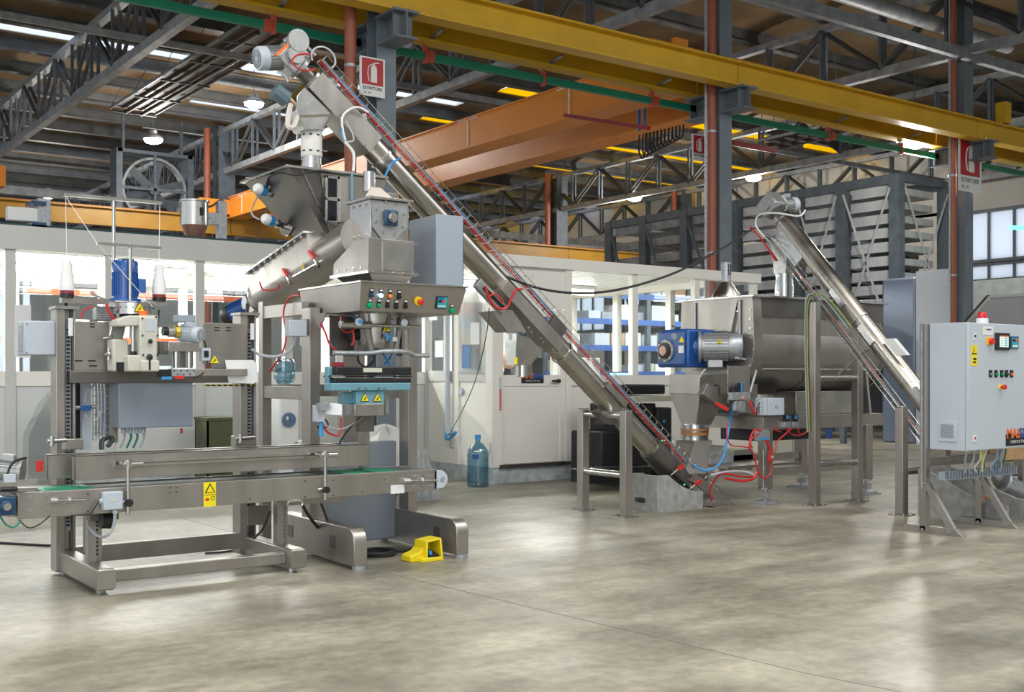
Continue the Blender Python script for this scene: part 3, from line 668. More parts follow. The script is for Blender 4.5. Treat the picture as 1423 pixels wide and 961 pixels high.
def seated(c, lb, bald=True):
    c = Vector(c); dz = .15 if bald else .0; t = thing('person', lb, 'person', (c.x, c.y, 0))
    m = MB(); m.lathe((c.x, c.y, .5), Z, [(.16, 0), (.19, .1), (.18, .35), (.22, .55), (.20, .66), (.08, .74), (.055, .76), (.055, .84)], 18)
    for v in m.v: v.y = c.y + (v.y - c.y) * .6
    for s in (-1, 1): m.tube([V(c.x + s * .2, c.y, 1.13), V(c.x + s * .25, c.y - .05, .9), V(c.x + s * .22, c.y - .28, .98)], .05, 8); m.tube([V(c.x + s * .09, c.y, .55), V(c.x + s * .1, c.y - .4, .55), V(c.x + s * .1, c.y - .42, .05)], .075, 8)
    for v in m.v: v.z += dz
    P('clothed_body', m, CLOTH, t)
    h = MB().sph((c.x, c.y - .02, 1.42), .115, 14, (.85, 1.0, 1.12)); h.sph((c.x, c.y - .135, 1.41), .02, 6, (.7, 1, 1.4))
    for s in (-1, 1): h.sph((c.x + s * .1, c.y, 1.41), .03, 6, (.4, .8, 1.2)); h.sph((c.x + s * .22, c.y - .3, .98), .045, 6)
    for v in h.v: v.z += dz
    hd = P('head', h, SKIN, t)
    P('eyes', MB().sph((c.x - .035, c.y - .115, 1.43 + dz), .012, 6).sph((c.x + .035, c.y - .115, 1.43 + dz), .012, 6), INK, hd)
    P('mouth', MB().box(c.x - .025, c.x + .025, c.y - .122, c.y - .11, 1.352 + dz, 1.36 + dz), mat('lip', (.4, .12, .1), .5), hd)
    if not bald: P('hair', MB().sph((c.x, c.y + .0, 1.46 + dz), .118, 12, (.9, 1, .95)), mat('hair_grey', (.2, .17, .14), .8), t)
    s = MB().box(c.x - .22, c.x + .22, c.y - .25, c.y + .2, .40 + dz, .46 + dz); s.box(c.x - .2, c.x + .2, c.y + .2, c.y + .25, .46 + dz, 1.0 + dz); s.cyl((c.x, c.y, 0.0), (c.x, c.y, .41 + dz), .04)
    T1('office_chair', s, BLK, 'dark chair under the ' + ('balding man' if bald else 'other man') + ' behind the door window', 'chair')
q = onY(705, 500, 12.7); seated(q, 'seated balding man in a dark shirt behind the office door window'); q = onY(742, 512, 13.6); seated(q, 'second seated man, lower, mostly hidden behind the steel outlet', False)
T1('printer', MB().box(*(lambda a, b: (a.x, b.x, 14.0, 14.5))(onY(40, 500, 14), onY(82, 500, 14)), .96, 1.34).box(*(lambda a, b: (a.x, b.x, 13.95, 14.0))(onY(45, 500, 14), onY(76, 500, 14)), 1.1, 1.3), BLK, 'black desktop printer on the left office desk behind the left mast', 'printer', bev=.02)
a = onY(20, 470, 13.0); T1('notice_sheet', MB().box(a.x - .0, a.x + .17, 13.0, 13.018, 1.55, 2.12), PAPER, 'white printed notice on the leftmost office pane', 'notice')

# ================================================================== RIGHT BACKGROUND
# rack of grey trays, X = 22.4 face
rt = thing('tray_rack', 'tall dark steel rack stacked with long grey metal trays', 'rack', (23.4, 20, 0))
RX = 22.4; yy = [onX(p, 300, RX).y for p in (845, 893, 950, 1020, 1105, 1168, 1243)]; yy = yy[::-1]
for y in yy:
    for x in (RX, RX + 1.9): P('upright', MB().box(x - .02, x + .2, y - .14, y + .14, 0, 6.0), DARKST, rt)
P('top_beam', MB().box(RX, RX + .14, yy[0], yy[-1], 5.8, 6.02), DARKST, rt); P('top_beam', MB().box(RX + 1.8, RX + 1.94, yy[0], yy[-1], 5.8, 6.02), DARKST, rt); P('top_beam', MB().box(RX, RX + 1.9, yy[0] - .1, yy[0] + .05, 5.85, 6.02), DARKST, rt)
for i in range(len(yy) - 1):
    y0, y1 = yy[i] + .2, yy[i + 1] - .2
    n = 11 if i < 3 else 8
    base = None
    for k in range(n):
        z = 2.3 + k * (3.3 / (n - 1))
        if base is None:
            m = MB(); m.box(RX + .2, RX + 1.75, y0, y1, z, z + .02); m.box(RX + .15, RX + .2, y0, y1, z - .03, z + .2); m.box(RX + .2, RX + 1.75, y0 - .05, y0, z, z + .16); base = P('tray', m, BBOX if i < 3 else TRUSSM, rt); bz = z
        else:
            o = bpy.data.objects.new('tray', base.data); COL.objects.link(o); o.parent = rt; o.location = (random.uniform(-.05, .03), 0, z - bz)
    for s in (0, 1):
        if i in (0, 1): 
            for z0, z1 in ((2.3, 5.7),): P('brace', MB().bar((RX - .04, y0 - .1, z0 if s else z1), (RX - .04, y1 + .1, z1 if s else z0), .05, .02, X), BBOX, rt)
    if i > 2: P('brace', MB().bar((RX - .04, y0, 2.4), (RX - .04, y1, 5.6), .08, .03, X), DARKST, rt)
for s in (0, 1): P('brace', MB().bar((RX + .2, yy[0] - .15, 2.4 if s else 5.7), (RX + 1.9, yy[0] - .15, 5.7 if s else 2.4), .05, .02, Y_), BBOX, rt)
# dark fill behind the rack: machine hoods
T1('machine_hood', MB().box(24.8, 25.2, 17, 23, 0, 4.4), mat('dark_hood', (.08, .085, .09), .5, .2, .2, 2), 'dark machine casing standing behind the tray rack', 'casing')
# brown timber rack behind mixer
t = thing('pallet_rack', 'low brown beam rack with timber behind the mixer', 'rack', (15.5, 12.8, 0))
for px in (1175, 1050, 1115): q = onY(px, 400, 14.2); P('upright', MB().box(q.x - .05, q.x + .05, 14.2, 14.3, 0, 2.45), DARKST, t)
a = onY(1045, 390, 14.2); b = onY(1192, 390, 14.2)
P('beam', MB().box(a.x, b.x, 14.15, 14.2, 2.35, 2.5), mat('rack_brown', (.16, .075, .055), .5), t); P('beam', MB().box(a.x, b.x, 15.0, 15.05, 2.35, 2.5), mat('rack_brown', (.2, .1, .08), .5), t); P('deck', MB().box(a.x, b.x, 14.2, 15.0, 2.44, 2.5), WOOD, t)
for i in range(4): T1('timber_plank', MB().box(b.x - 1.9 - i * .1, b.x - .1 - i * .12, 14.3 + i * .14, 14.42 + i * .14, 2.5, 2.55 + (i % 2) * .04), WOOD, ['front', 'second', 'third', 'rearmost'][i] + ' loose timber plank on the brown rack behind the mixer', 'plank', 'planks on the brown rack')
T1('steel_beam', MB().box(onY(1045, 380, 15.8).x, onY(1180, 380, 15.8).x, 15.8, 16.0, 2.75, 2.9), GREYB, 'horizontal grey steel beam above the office end and mixer', 'beam')
# tall cabinets
CX_ = 19.6
def ybetween(p0, p1, X0): return onX(p1, 400, X0).y, onX(p0, 400, X0).y
y0, y1 = ybetween(1225, 1272, CX_)
T1('tall_cabinet', MB().box(CX_, CX_ + 1.6, y0, y1, 0, 3.32), mat('panel_blue_grey', (.16, .20, .27), .3, .3, .05, 1), 'tall blue grey metal panel cabinet left of the open shelf unit', 'cabinet', bev=.05)
y2, y3 = ybetween(1273, 1326, CX_)
t = thing('shelf_cabinet', 'pale grey tall cabinet with open shelves behind the right column', 'cabinet', (CX_, y3, 0))
P('upper_body', MB().box(CX_, CX_ + .6, y2, y3, 2.25, 3.42), GREYL, t); P('side', MB().box(CX_, CX_ + .6, y3 - .12, y3, 0, 2.25), GREYL, t); P('side', MB().box(CX_, CX_ + .6, y2, y2 + .1, 0, 2.25), GREYL, t); P('back', MB().box(CX_ + .55, CX_ + .6, y2, y3, 0, 2.25), GREYB, t)
for z in (.05, .5, .95, 1.4, 1.8, 2.2): P('shelf', MB().box(CX_ + .01, CX_ + .58, y2, y3, z, z + .04), GREYL, t)
for i in range(3): T1('spray_bottle', MB().lathe((CX_ + .2, y3 - .25 - i * .14, 1.84), Z, [(.04, 0), (.04, .2), (.02, .25), (.02, .3)], 10), [TEAL, BLUEC, GREYL][i], ['teal', 'blue', 'grey'][i] + ' bottle on the open shelf of the pale cabinet', 'bottle')
y4, y5 = ybetween(1352, 1470, 24)
T1('partition_panel', MB().box(24.55, 24.7, y4 - 3, y5 + 1.2, 0, 3.6), mat('pale_partition', (.5, .56, .56), .5), 'pale grey partition standing at the far right behind the sign', 'partition')
T1('tube_lamp', MB().cyl(onX(1404, 316, 26), onX(1445, 317, 26), .05), LEXIT, 'lit green tinted tube lamp in front of the far right windows', 'lamp')
# beige lockers, workbench under the mixer
for i, px in enumerate((1040, 1078, 1102)):
    q = onY(px, 640, 12.2); x1 = onY((1078, 1102, 1130)[i], 640, 12.2).x
    t = thing('steel_locker', 'beige steel locker behind the mixer legs, ' + ['leftmost', 'middle one with a green label', 'rightmost'][i] + ' of three', 'locker', (q.x, 12.2, 0))
    P('body', MB().box(q.x, x1 - .02, 12.2, 12.7, 0, 1.33), BEIGE, t, bev=.01); P('door', MB().box(q.x + .02, x1 - .04, 12.185, 12.2, .05, 1.28), BEIGE, t); P('handle', MB().box(x1 - .1, x1 - .08, 12.17, 12.185, .5, .6), BLK, t)
    if i == 1: P('label_plate', MB().box(q.x + .1, q.x + .2, 12.18, 12.185, .82, .86), mat('label_green', (.45, .6, .03), .5), t)
t = thing('blue_workbench', 'blue legged workbench under the mixer, further back', 'workbench', onY(1165, 640, 16))
a = onY(1130, 590, 15.5); b = onY(1192, 590, 15.5)
P('bench_top', MB().box(a.x - .5, b.x + .3, 15.5, 16.3, .72, .8), BLUED, t)
for px in (1154, 1190): q = onY(px, 600, 15.5); P('leg', MB().box(q.x - .05, q.x + .05, 15.5, 15.6, 0, .95), RACK, t)
T1('black_bin', MB().box(a.x - .2, a.x + .5, 15.6, 16.2, .8, 1.1), BLK, 'black container on the blue workbench behind the mixer legs', 'bin'); T1('white_carton', MB().box(a.x + .6, a.x + 1.3, 15.6, 16.2, .8, 1.0), PAPER, 'white carton on the blue workbench', 'carton')
for i in range(6): T1('pipe_section', MB().cyl((a.x - .1 + i * .22, 15.45, .45), (a.x - .1 + i * .22, 16.2, .45), .08), GALV if i % 2 else BLUED, ['leftmost', 'second', 'third', 'fourth', 'fifth', 'rightmost'][i] + ' pipe section lying under the blue workbench', 'pipe section', 'pipe sections under the workbench')
#@@PART2
# ================================================================== SEWING STAND AND BELT CONVEYOR
st = thing('sewing_stand', 'stainless frame with two toothed masts carrying the cream sewing head', 'machine frame', (2.05, 7.1, 0))
XL, XR = 2.05, 3.35
for x, ya in ((XL, 7.05), (XR, 7.08)):
    P('foot_beam', MB().box(x - .05, x + .06, ya, 8.1, .03, .165), STEEL, st, bev=.012)
    P('end_cap', MB().box(x - .052, x + .062, ya - .004, ya, .04, .155), STEEL, st)
    m = MB()
    for yy in (ya + .1, 8.0): m.cyl((x, yy, 0), (x, yy, .035), .03, n=10)
    P('levelling_foot', m, STEELB, st, kind='stuff')
P('cross_beam', MB().box(XL + .06, XR - .05, 7.16, 7.24, .06, .135), STEEL, st, bev=.005)
P('cross_beam', MB().box(XL + .06, XR - .05, 7.93, 8.0, .07, .185), STEEL, st, bev=.005)
for i, x in enumerate((XL, XR)):
    m = MB(); m.box(x - .075, x - .02, 7.9, 8.05, .03, 1.80); m.box(x + .035, x + .05, 7.9, 8.05, .165, 1.80); m.box(x - .02, x + .035, 8.0, 8.05, .165, 1.80)
    mp_ = P('mast', m, STEEL, st, bev=.003)
    m = MB(); m.box(x - .005, x + .03, 7.945, 7.96, .3, 1.7)
    P('rack_strip', m, GALV, mp_)
    m = MB()
    for k in range(52): m.box(x, x + .022, 7.936, 7.946, .33 + k * .026, .343 + k * .026)
    P('rack_teeth', m, BLK, mp_, kind='stuff')
    P('mast_cap', MB().box(x - .085, x + .07, 7.88, 8.06, 1.80, 1.82), STEEL, mp_)
    P('lead_screw', MB().cyl((x, 7.95, 1.82), (x, 7.95, 1.89), .012, n=10), BLK, mp_)
    P('height_label', MB().box(x - .0, x + .03, 7.893, 7.897, 1.62, 1.74), PAPER, mp_)
# lower short masts of the conveyor lift
for x in (XL + .03, XR + .02):
    m = MB(); m.box(x - .05, x + .0, 7.35, 7.42, .16, .55); m.box(x + .0, x + .05, 7.40, 7.42, .16, .55); ms_ = P('lift_post', m, STEEL, st)
    m = MB()
    for k in range(13): m.box(x + .005, x + .025, 7.392, 7.4, .2 + k * .026, .213 + k * .026)
    P('rack_teeth', m, BLK, ms_, kind='stuff')
P('lift_post', MB().box(2.12, 2.19, 7.75, 7.8, .17, .6), GALV, st)
# carriage beam and plates at Y ~7.9
YB = 7.88
a = onY(100, 516, YB); b = onY(345, 530, YB)
P('carriage_beam', MB().box(XL - .0, XR + .02, YB - .03, YB + .05, 1.30, 1.385), STEELD, st, bev=.004)
P('back_plate', MB().fr(103, 446, 152, 515, YB + .0, .02), STEEL, st, bev=.003)
P('back_plate', MB().fr(282, 448, 342, 505, YB + .0, .02), STEEL, st, bev=.003)
m = MB()
for (px, py) in ((125, 449), (125, 453), (298, 454), (298, 458), (314, 454), (314, 458)): m.fr(px, py, px + 7, py + 1.6, YB - .003, .002)
for (px, py) in ((104, 500), (122, 500), (124, 507)): m.fr(px, py, px + 11, py + 2, YB - .003, .002)
P('vent_slots', m, BLK, st, kind='stuff')
P('slanted_guard', MB().prism([onY(156, 452, YB + .03), onY(176, 448, YB + .03), onY(160, 516, YB + .03), onY(141, 516, YB + .03)], (0, .01, 0)), STEELB, st)
P('control_box', MB().fr(165, 529, 268, 595, 7.86, .18), GREYB, st, bev=.006)
# mid support posts
P('cable_duct', MB().fr(114, 530, 127, 625, 8.02, .05), GREYL, st)
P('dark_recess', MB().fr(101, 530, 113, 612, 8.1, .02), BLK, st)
m = MB()
for k in range(9):
    q0 = onY(129, 533 + k * 8.5, 8.05); q1 = onY(152, 533 + k * 8.5, 8.05); m.bar(q0, q1, .006, .006)
for k in range(6): q0 = onY(129 + k * 4.5, 530, 8.06); q1 = onY(129 + k * 4.5, 612, 8.06); m.bar(q0, q1, .006, .006)
P('wire_cable_tray', m, GALV, st, kind='stuff')
for k, mt_ in enumerate((GRYH, GRYH, BLH, GRYH)):
    P('cable', MB().tube([onY(133 + k * 4.5, 531, 8.08), onY(134 + k * 4.5, 560, 8.075), onY(133 + k * 4.5, 605, 8.08)], .008), mt_, st)
P('side_post', MB().fr(152, 528, 164, 615, 8.0, .07), STEEL, st)
gp = P('filter_regulator', MB().fr(112, 563, 127, 570, 7.95, .05), BLUE, st, bev=.004); P('air_fitting', MB().cyl(onY(104, 566, 7.97), onY(112, 566, 7.97), .015).cyl(onY(127, 565, 7.97), onY(133, 565, 7.97), .014), GALV, gp)
P('air_hose', MB().tube([onY(133, 565, 7.97), onY(139, 574, 7.97), onY(132, 584, 7.97), onY(122, 582, 7.97), onY(118, 575, 7.97)], .006), GRYH, st)
P('air_hose', MB().tube([onY(118, 558, 7.97), onY(121, 545, 7.97), onY(131, 535, 7.97), onY(128, 531, 7.97)], .006), GRYH, st)
for k in range(4):
    gx = 172 + k * 9
    P('cable_gland', MB().cyl(onY(gx, 594, 7.94), onY(gx, 602, 7.94), .02, n=8), GREYL, st)
    P('cable', MB().tube([onY(gx, 601, 7.94), onY(gx + 1, 608, 7.95), onY(gx - 5, 622, 7.97)], .008), [GRYH, GNH, GNH, GRYH][k], st)
P('red_plug', MB().cyl(onY(252, 595, 7.92), onY(252, 602, 7.92), .01, n=8), REDP, st)
for k in range(3): P('cable_coil', MB().tube([onY(140 + k, 624, 7.95), onY(141 + k, 612, 7.97), onY(152 + k, 607, 7.98), onY(155 + k * .5, 612, 7.95), onY(149 + k, 620, 7.93)], .012), GNH if k % 2 else RUB, st)
# clamp blocks at lift height
for px, py in ((66, 607), (328, 603)):
    cb = P('slide_block', MB().fr(px + 25 if px < 100 else px, py + 3, (px + 50) if px < 100 else px + 27, py + 18, 7.6, .1), STEEL, st, bev=.004)
    P('clamp_rod', MB().cyl(onY(px, py + 6, 7.58), onY(px + 26, py + 4, 7.58), .014).cyl(onY(px + 6, py, 7.57), onY(px + 6, py + 12, 7.57), .016), STEELB, cb)
# grey enclosure at far left
en = P('side_enclosure', MB().fr(34, 445, 80, 493, 7.95, .2), GREYL, st, bev=.008)
P('enclosure_bracket', MB().fr(30, 452, 34, 488, 8.0, .1).fr(80, 450, 86, 490, 8.0, .04), GALV, en)
bolts([onY(p, q, 7.95) for p, q in ((37, 450), (37, 490), (77, 450), (77, 490))], (0, -1, 0), .006, en, .003)
# sewing head ------------------------------------------------
sh = thing('bag_sewing_machine', 'cream bag sewing machine with blue motor, hanging from the stainless carriage', 'sewing machine', onY(195, 516, 7.7))
P('arm', MB().fr(194, 439, 219, 515, 7.6, .2), CREAM, sh, bev=.012)
P('top_arm', MB().prism([onY(163, 444, 7.62), onY(180, 438, 7.62), onY(220, 438, 7.62), onY(220, 452, 7.62), onY(163, 453, 7.62)], (0, .16, 0)), CREAM, sh, bev=.008)
P('needle_bar', MB().cyl(onY(185, 452, 7.66), onY(185, 492, 7.66), .012), STEELB, sh)
P('needle_collar', MB().cyl(onY(185, 488, 7.66), onY(185, 493, 7.66), .022), BLK, sh)
P('presser_block', MB().fr(178, 493, 197, 516, 7.6, .18), CREAM, sh, bev=.01)
P('cover_block', MB().fr(197, 500, 222, 516, 7.56, .2), CREAM, sh, bev=.01)
P('left_cover', MB().fr(157, 471, 179, 516, 7.7, .14), CREAM, sh, bev=.012)
P('left_cover_base', MB().fr(162, 503, 178, 516, 7.69, .01), BLK, sh)
P('name_sticker', MB().fr(203, 443, 216, 460, 7.597, .002), GREYL, sh)
P('knob', MB().sph(onY(209, 474, 7.58), .016, 8), BLK, sh); P('knob', MB().sph(onY(208, 496, 7.58), .022, 8), BLK, sh)
P('slot', MB().fr(207, 496, 209.5, 514, 7.556, .004), BLK, sh)
P('thread_guide', MB().cyl(onY(221, 430, 7.65), onY(219, 452, 7.65), .006), BLK, sh)
bolts([onY(p, q, 7.598) for p, q in ((198, 442), (198, 466), (219, 466), (199, 493), (219, 493), (217, 440))], (0, -1, 0), .007, sh, .004, INK)
P('orange_beacon', MB().cyl(onY(199, 439, 7.7), onY(199, 432, 7.7), .03), ORP, sh)
hb = P('motor_flange', MB().lathe(onY(185, 437, 7.85), Z, [(.13, 0), (.135, .0), (.135, .075), (.12, .08)], 28), STEELB, sh)
m = MB(); c_ = onY(185, 428, 7.85)
for i in range(20): t_ = math.pi * 2 * i / 20; m.sph(c_ + V(math.cos(t_) * .136, math.sin(t_) * .136, 0), .005, 4)
P('flange_holes', m, BLK, hb, kind='stuff')
P('flange_neck', MB().cyl(onY(185, 446, 7.85), onY(185, 437, 7.85), .09), BLK, sh)
motor(sh, onY(174, 419, 7.88), Z, .088, .29, BLUE, None, V(1, -.2, 0), 'blue_motor')
P('finned_block', MB().fr(135, 425, 162, 445, 7.92, .12), ALU, sh, bev=.01)
m = MB()
for k in range(6): m.fr(134, 426 + k * 3.2, 161, 427.4 + k * 3.2, 7.905, .02)
P('cooling_fins', m, GALV, sh, kind='stuff')
warn(onY(194, 428, 7.70), .075, sh)
m = MB(); m.bar(onY(127, 408, 7.9), onY(146, 416, 7.9), .012, .012); m.cyl(onY(127, 405, 7.9), onY(131, 409, 7.9), .012); P('crank_handle', m, STEELB, sh)
P('red_hose', MB().tube([onY(112, 442, 7.85), onY(116, 432, 7.85), onY(124, 427, 7.85), onY(131, 427, 7.85)], .006), RED, sh)
P('red_hose', MB().tube([onY(148, 422, 7.8), onY(151, 432, 7.8), onY(157, 441, 7.8), onY(163, 445, 7.8)], .009), RED, sh)
P('clamp_lever', MB().cyl(onY(143, 470, 7.8), onY(158, 468, 7.8), .01), STEELB, sh)
m = MB(); m.sph(onY(152, 492, 7.75), .02, 8); m.cyl(onY(146, 492, 7.75), onY(158, 492, 7.75), .012); m.cyl(onY(151, 484, 7.75), onY(151, 500, 7.75), .01)
P('clamp_linkage', m, STEELB, sh)
# conveyor drive for bags (right group)
bh = thing('bag_feeder_head', 'grey gearbox with small motor and belt arm right of the cream sewing head', 'drive unit', onY(270, 516, 7.65))
motor(bh, onY(254, 463, 7.72), V(.6, -1, -.1), .055, .16, GREYL, GREYL, V(0, 0, 1), 'small_motor')
P('terminal_block', MB().fr(247, 437, 272, 447, 7.66, .1), GREYB, bh, bev=.005)
P('coupling', MB().cyl(onY(233, 461, 7.72), onY(247, 461, 7.72), .035), ALU, bh)
P('brass_coupling', MB().cyl(onY(243, 461, 7.70), onY(248, 461, 7.70), .045, n=8), mat('brass', (.6, .4, .05), .35, .8, .1), bh)
P('spring', MB().cyl(onY(226, 460, 7.72), onY(233, 460, 7.72), .03, n=12), BLK, bh)
P('gearbox_plate', MB().fr(234, 474, 277, 488, 7.6, .12), STEELB, bh, bev=.004)
P('gearbox_side', MB().fr(222, 474, 234, 492, 7.64, .12), STEELD, bh, bev=.003)
P('pillar', MB().cyl(onY(245, 488, 7.66), onY(245, 511, 7.66), .026), STEELB, bh); P('pillar', MB().cyl(onY(263, 488, 7.66), onY(263, 511, 7.66), .022), STEELB, bh)
P('inner_post', MB().fr(250, 488, 259, 511, 7.72, .05), STEEL, bh)
P('roller_carrier', MB().fr(239, 512, 273, 523, 7.58, .1), GALV, bh, bev=.003)
P('chain_guide', MB().fr(224, 513, 239, 524, 7.59, .1), BLK, bh, bev=.003)
bolts([onY(242 + 4.5 * i, 515 + (i % 2) * 5, 7.58) for i in range(7)], (0, -1, 0), .005, bh, .003, INK)
P('belt_arm', MB().fr(273, 512, 344, 522, 7.58, .07), STEEL, bh, bev=.003)
P('red_tag', MB().fr(243, 522, 256, 526, 7.57, .01), REDP, bh); P('blue_tag', MB().fr(225, 523, 239, 527, 7.57, .01), BLUEC, bh)
P('switch_box', MB().fr(281, 483, 293, 501, 7.62, .06), GREYL, bh, bev=.004); P('rotary_switch', MB().fr(284, 487, 290, 496, 7.612, .008), BLK, bh)
P('feeder_cable', MB().tube([onY(277, 468, 7.66), onY(284, 474, 7.64), onY(286, 483, 7.64)], .006), RUB, bh); P('feeder_cable', MB().tube([onY(288, 501, 7.63), onY(286, 512, 7.6), onY(278, 522, 7.57), onY(268, 524, 7.57)], .006), RUB, bh)
warn(onY(298, 500, 7.6), .075, bh)
P('polycarbonate_guard', MB().prism([onY(313, 500, 7.62), onY(352, 500, 7.62), onY(358, 507, 7.62), onY(358, 529, 7.62), onY(352, 533, 7.62), onY(318, 531, 7.62)], (0, .008, 0)), WHT, bh)
P('clear_guard', MB().prism([onY(296, 490, 7.64), onY(318, 499, 7.64), onY(318, 511, 7.64), onY(296, 511, 7.64)], (0, .006, 0)), CLEAR, bh)
m = MB()
for i in range(9): m.prism([onY(286 + i * 8, 534, 7.9), onY(290 + i * 8, 534, 7.9), onY(292 + i * 8, 536.3, 7.9), onY(288 + i * 8, 536.3, 7.9)], (0, .004, 0))
P('hazard_stripe', m, BLK, bh, kind='stuff'); P('hazard_tape', MB().fr(284, 534, 356, 536.3, 7.905, .003), YLW, bh)
# thread stand ------------------------------------------------
ts = thing('thread_stand', 'thin steel thread stand with two T shaped guide bars above the blue motor', 'thread stand', onY(158, 437, 7.9))
P('tall_rod', MB().cyl(onY(158, 420, 7.95), onY(158, 274, 7.95), .012), STEELB, ts); P('short_rod', MB().cyl(onY(181, 418, 7.75), onY(181, 338, 7.75), .011), STEELB, ts)
P('guide_bar', MB().bar(onY(88, 270, 7.95), onY(224, 282, 7.95), .035, .02, Z), STEELB, ts); P('guide_bar', MB().bar(onY(135, 338, 7.75), onY(223, 345, 7.75), .035, .02, Z), STEELB, ts)
P('spool_arm', MB().bar(onY(84, 417, 7.9), onY(150, 419, 7.9), .06, .035, Z), STEEL, ts); P('spool_arm', MB().bar(onY(192, 422, 7.85), onY(232, 421, 7.85), .06, .03, Z), STEEL, ts)
for i, (px, pt, pb, Yc) in enumerate(((93, 357, 414, 7.9), (221, 364, 419, 7.85))):
    b_ = onY(px, pb, Yc); h_ = onY(px, pt, Yc).z - b_.z
    t = thing('thread_cone', 'white sewing thread cone with black base standing on the ' + ['left', 'right'][i] + ' spool arm', 'thread cone', b_)
    P('base', MB().cyl(b_, b_ + Z * .03, .048), BLK, t); P('red_rim', MB().cyl(b_ + Z * .03, b_ + Z * .05, .045), mat('dark_red2', (.25, .02, .03), .5), t)
    P('thread_body', MB().lathe(b_ + Z * .05, Z, [(.047, 0), (.048, .02)] + [(.048 - .019 * k / 12 + .0012 * (k % 2), .02 + (h_ - .09) * k / 12) for k in range(1, 13)], 20), THREAD, t)
    P('cone_tip', MB().cyl(b_ + Z * (h_ - .07), b_ + Z * (h_ - .04), .022), ORP, t)
for pts, lb in (((onY(93, 357, 7.9), onY(91, 271, 7.95)), 'thread rising from the left cone to the guide bar'), ((onY(221, 364, 7.85), onY(222, 283, 7.95)), 'thread rising from the right cone to the guide bar'), ((onY(90, 271, 7.95), onY(135, 338, 7.75)), 'slanting thread from the upper bar to the lower bar'), ((onY(135, 338, 7.75), onY(212, 426, 7.68)), 'slanting thread from the lower bar to the sewing head')):
    T1('thread', MB().tube(pts, .0022, 5, False), TSTAL, 'thin white ' + lb, 'thread')
# belt conveyor ------------------------------------------------
YC = 7.10
x0 = onY(25, 700, YC).x; x1 = onY(607, 660, YC).x; xe = onY(623, 660, YC).x
cv = thing('belt_conveyor', 'long stainless belt conveyor carrying bags under both machines', 'conveyor', ((x0 + x1) / 2, 7.3, .5))
P('side_rail', MB().box(x0, x1, YC, YC + .015, .50, .655).box(x0, x1, YC + .015, YC + .04, .64, .655).box(x0, x1, YC + .015, YC + .04, .5, .512), STEEL, cv, bev=.002)
P('side_rail', MB().box(x0, x1, YC + .42, YC + .435, .50, .655), STEEL, cv, bev=.002)
P('belt', MB().box(x0 + .05, x1, YC + .05, YC + .41, .628, .645), mat('belt_grey', (.09, .10, .10), .6), cv)
ya = YC + .06
for p0, p1 in ((60, 135), (483, 513), (524, 560)): a = onY(p0, 665, ya); b = onY(p1, 665, ya); P('green_belt', MB().box(a.x, b.x, ya, YC + .4, .645, .653), BELTM, cv)
for xx, nm in ((x1, 'idler'), (x0, 'drive')):
    s = 1 if nm == 'idler' else -1
    P('end_roller', MB().cyl((xx + s * .02, YC + .05, .575), (xx + s * .02, YC + .41, .575), .066, n=24), STEELB, cv)
m = MB(); n_ = 12; zc_ = .577; R1 = .068
prof = [V(x1 - .02, YC - .0, zc_ - R1), V(x1 + .02, YC, zc_ - R1)] + [V(x1 + .03 + math.sin(t / n_ * math.pi) * R1, YC, zc_ - math.cos(t / n_ * math.pi) * R1) for t in range(n_ + 1)] + [V(x1 - .02, YC, zc_ + R1)]
P('end_cap', m.prism(prof, (0, .02, 0)), GREYL, cv, bev=.003)
P('bag_stop', MB().cyl((x1 + .05, YC - .005, zc_), (x1 + .05, YC, zc_), .018), GALV, cv)
# tensioners
for px0, py0, sgn_ in ((70, 695, 1), (560, 668, 1)):
    q = onY(px0, py0, YC - .015); q2 = onY(px0 + 48, py0 - 1, YC - .015)
    P('tension_screw', MB().cyl(q, q2, .008, n=10).cyl(q, lerp(q, q2, .2), .018, n=8).cyl(lerp(q, q2, .5), lerp(q, q2, .57), .022, n=8), STEELB, cv)
bolts([onY(p, q, YC) for p, q in ((41, 690), (68, 688), (41, 708), (68, 706), (569, 661), (588, 660), (567, 675), (588, 674), (577, 681), (540, 671))], (0, -1, 0), .013, cv, .006)
bolts([onY(p, q, YC) for p, q in ((122, 686), (122, 710), (236, 677), (245, 677), (236, 684), (245, 683), (424, 668), (424, 690), (463, 667), (463, 688), (503, 683), (534, 666), (347, 693))], (0, -1, 0), .005, cv, .002, INK)
m = MB()
for p, q in ((569, 661), (590, 660), (569, 675), (590, 674)): m.fr(p + 3, q - 1.2, p + 13, q + 1.2, YC - .002, .003)
P('slot_plates', m, GALV, cv, kind='stuff')
P('rating_plate', MB().fr(543, 674, 562, 686, YC - .003, .003), PAPER, cv)
yl = P('warning_label', MB().fr(283, 670, 300, 704, YC - .003, .003), YLW, cv)
a = onY(283, 670, YC); b = onY(300, 670, YC); cx_ = (a.x + b.x) / 2; wl = b.x - a.x
w_ = warn(V(cx_, YC - .004, a.z - .045), wl * .85, yl); w_.data.materials[0] = INK
tt = P('inner_triangle', MB().prism([V(cx_ - wl * .3, YC - .0065, a.z - .064), V(cx_ + wl * .3, YC - .0065, a.z - .064), V(cx_, YC - .0065, a.z - .021)], (0, -.001, 0)), YLW, yl)
P('label_line', MB().box(a.x, b.x, YC - .005, YC - .003, a.z - .083, a.z - .081), INK, yl)
P('red_mark', MB().sph((cx_ - wl * .22, YC - .004, a.z - .112), .012, 8, (1.2, .2, .8)), REDP, yl); P('grey_mark', MB().ring(V(cx_ + wl * .25, YC - .004, a.z - .105), (0, -1, 0), .014, .011, .001, 14), INK, yl)
jb = P('junction_box', MB().fr(144, 684, 171, 709, YC - .07, .06), GREYL, cv, bev=.006)
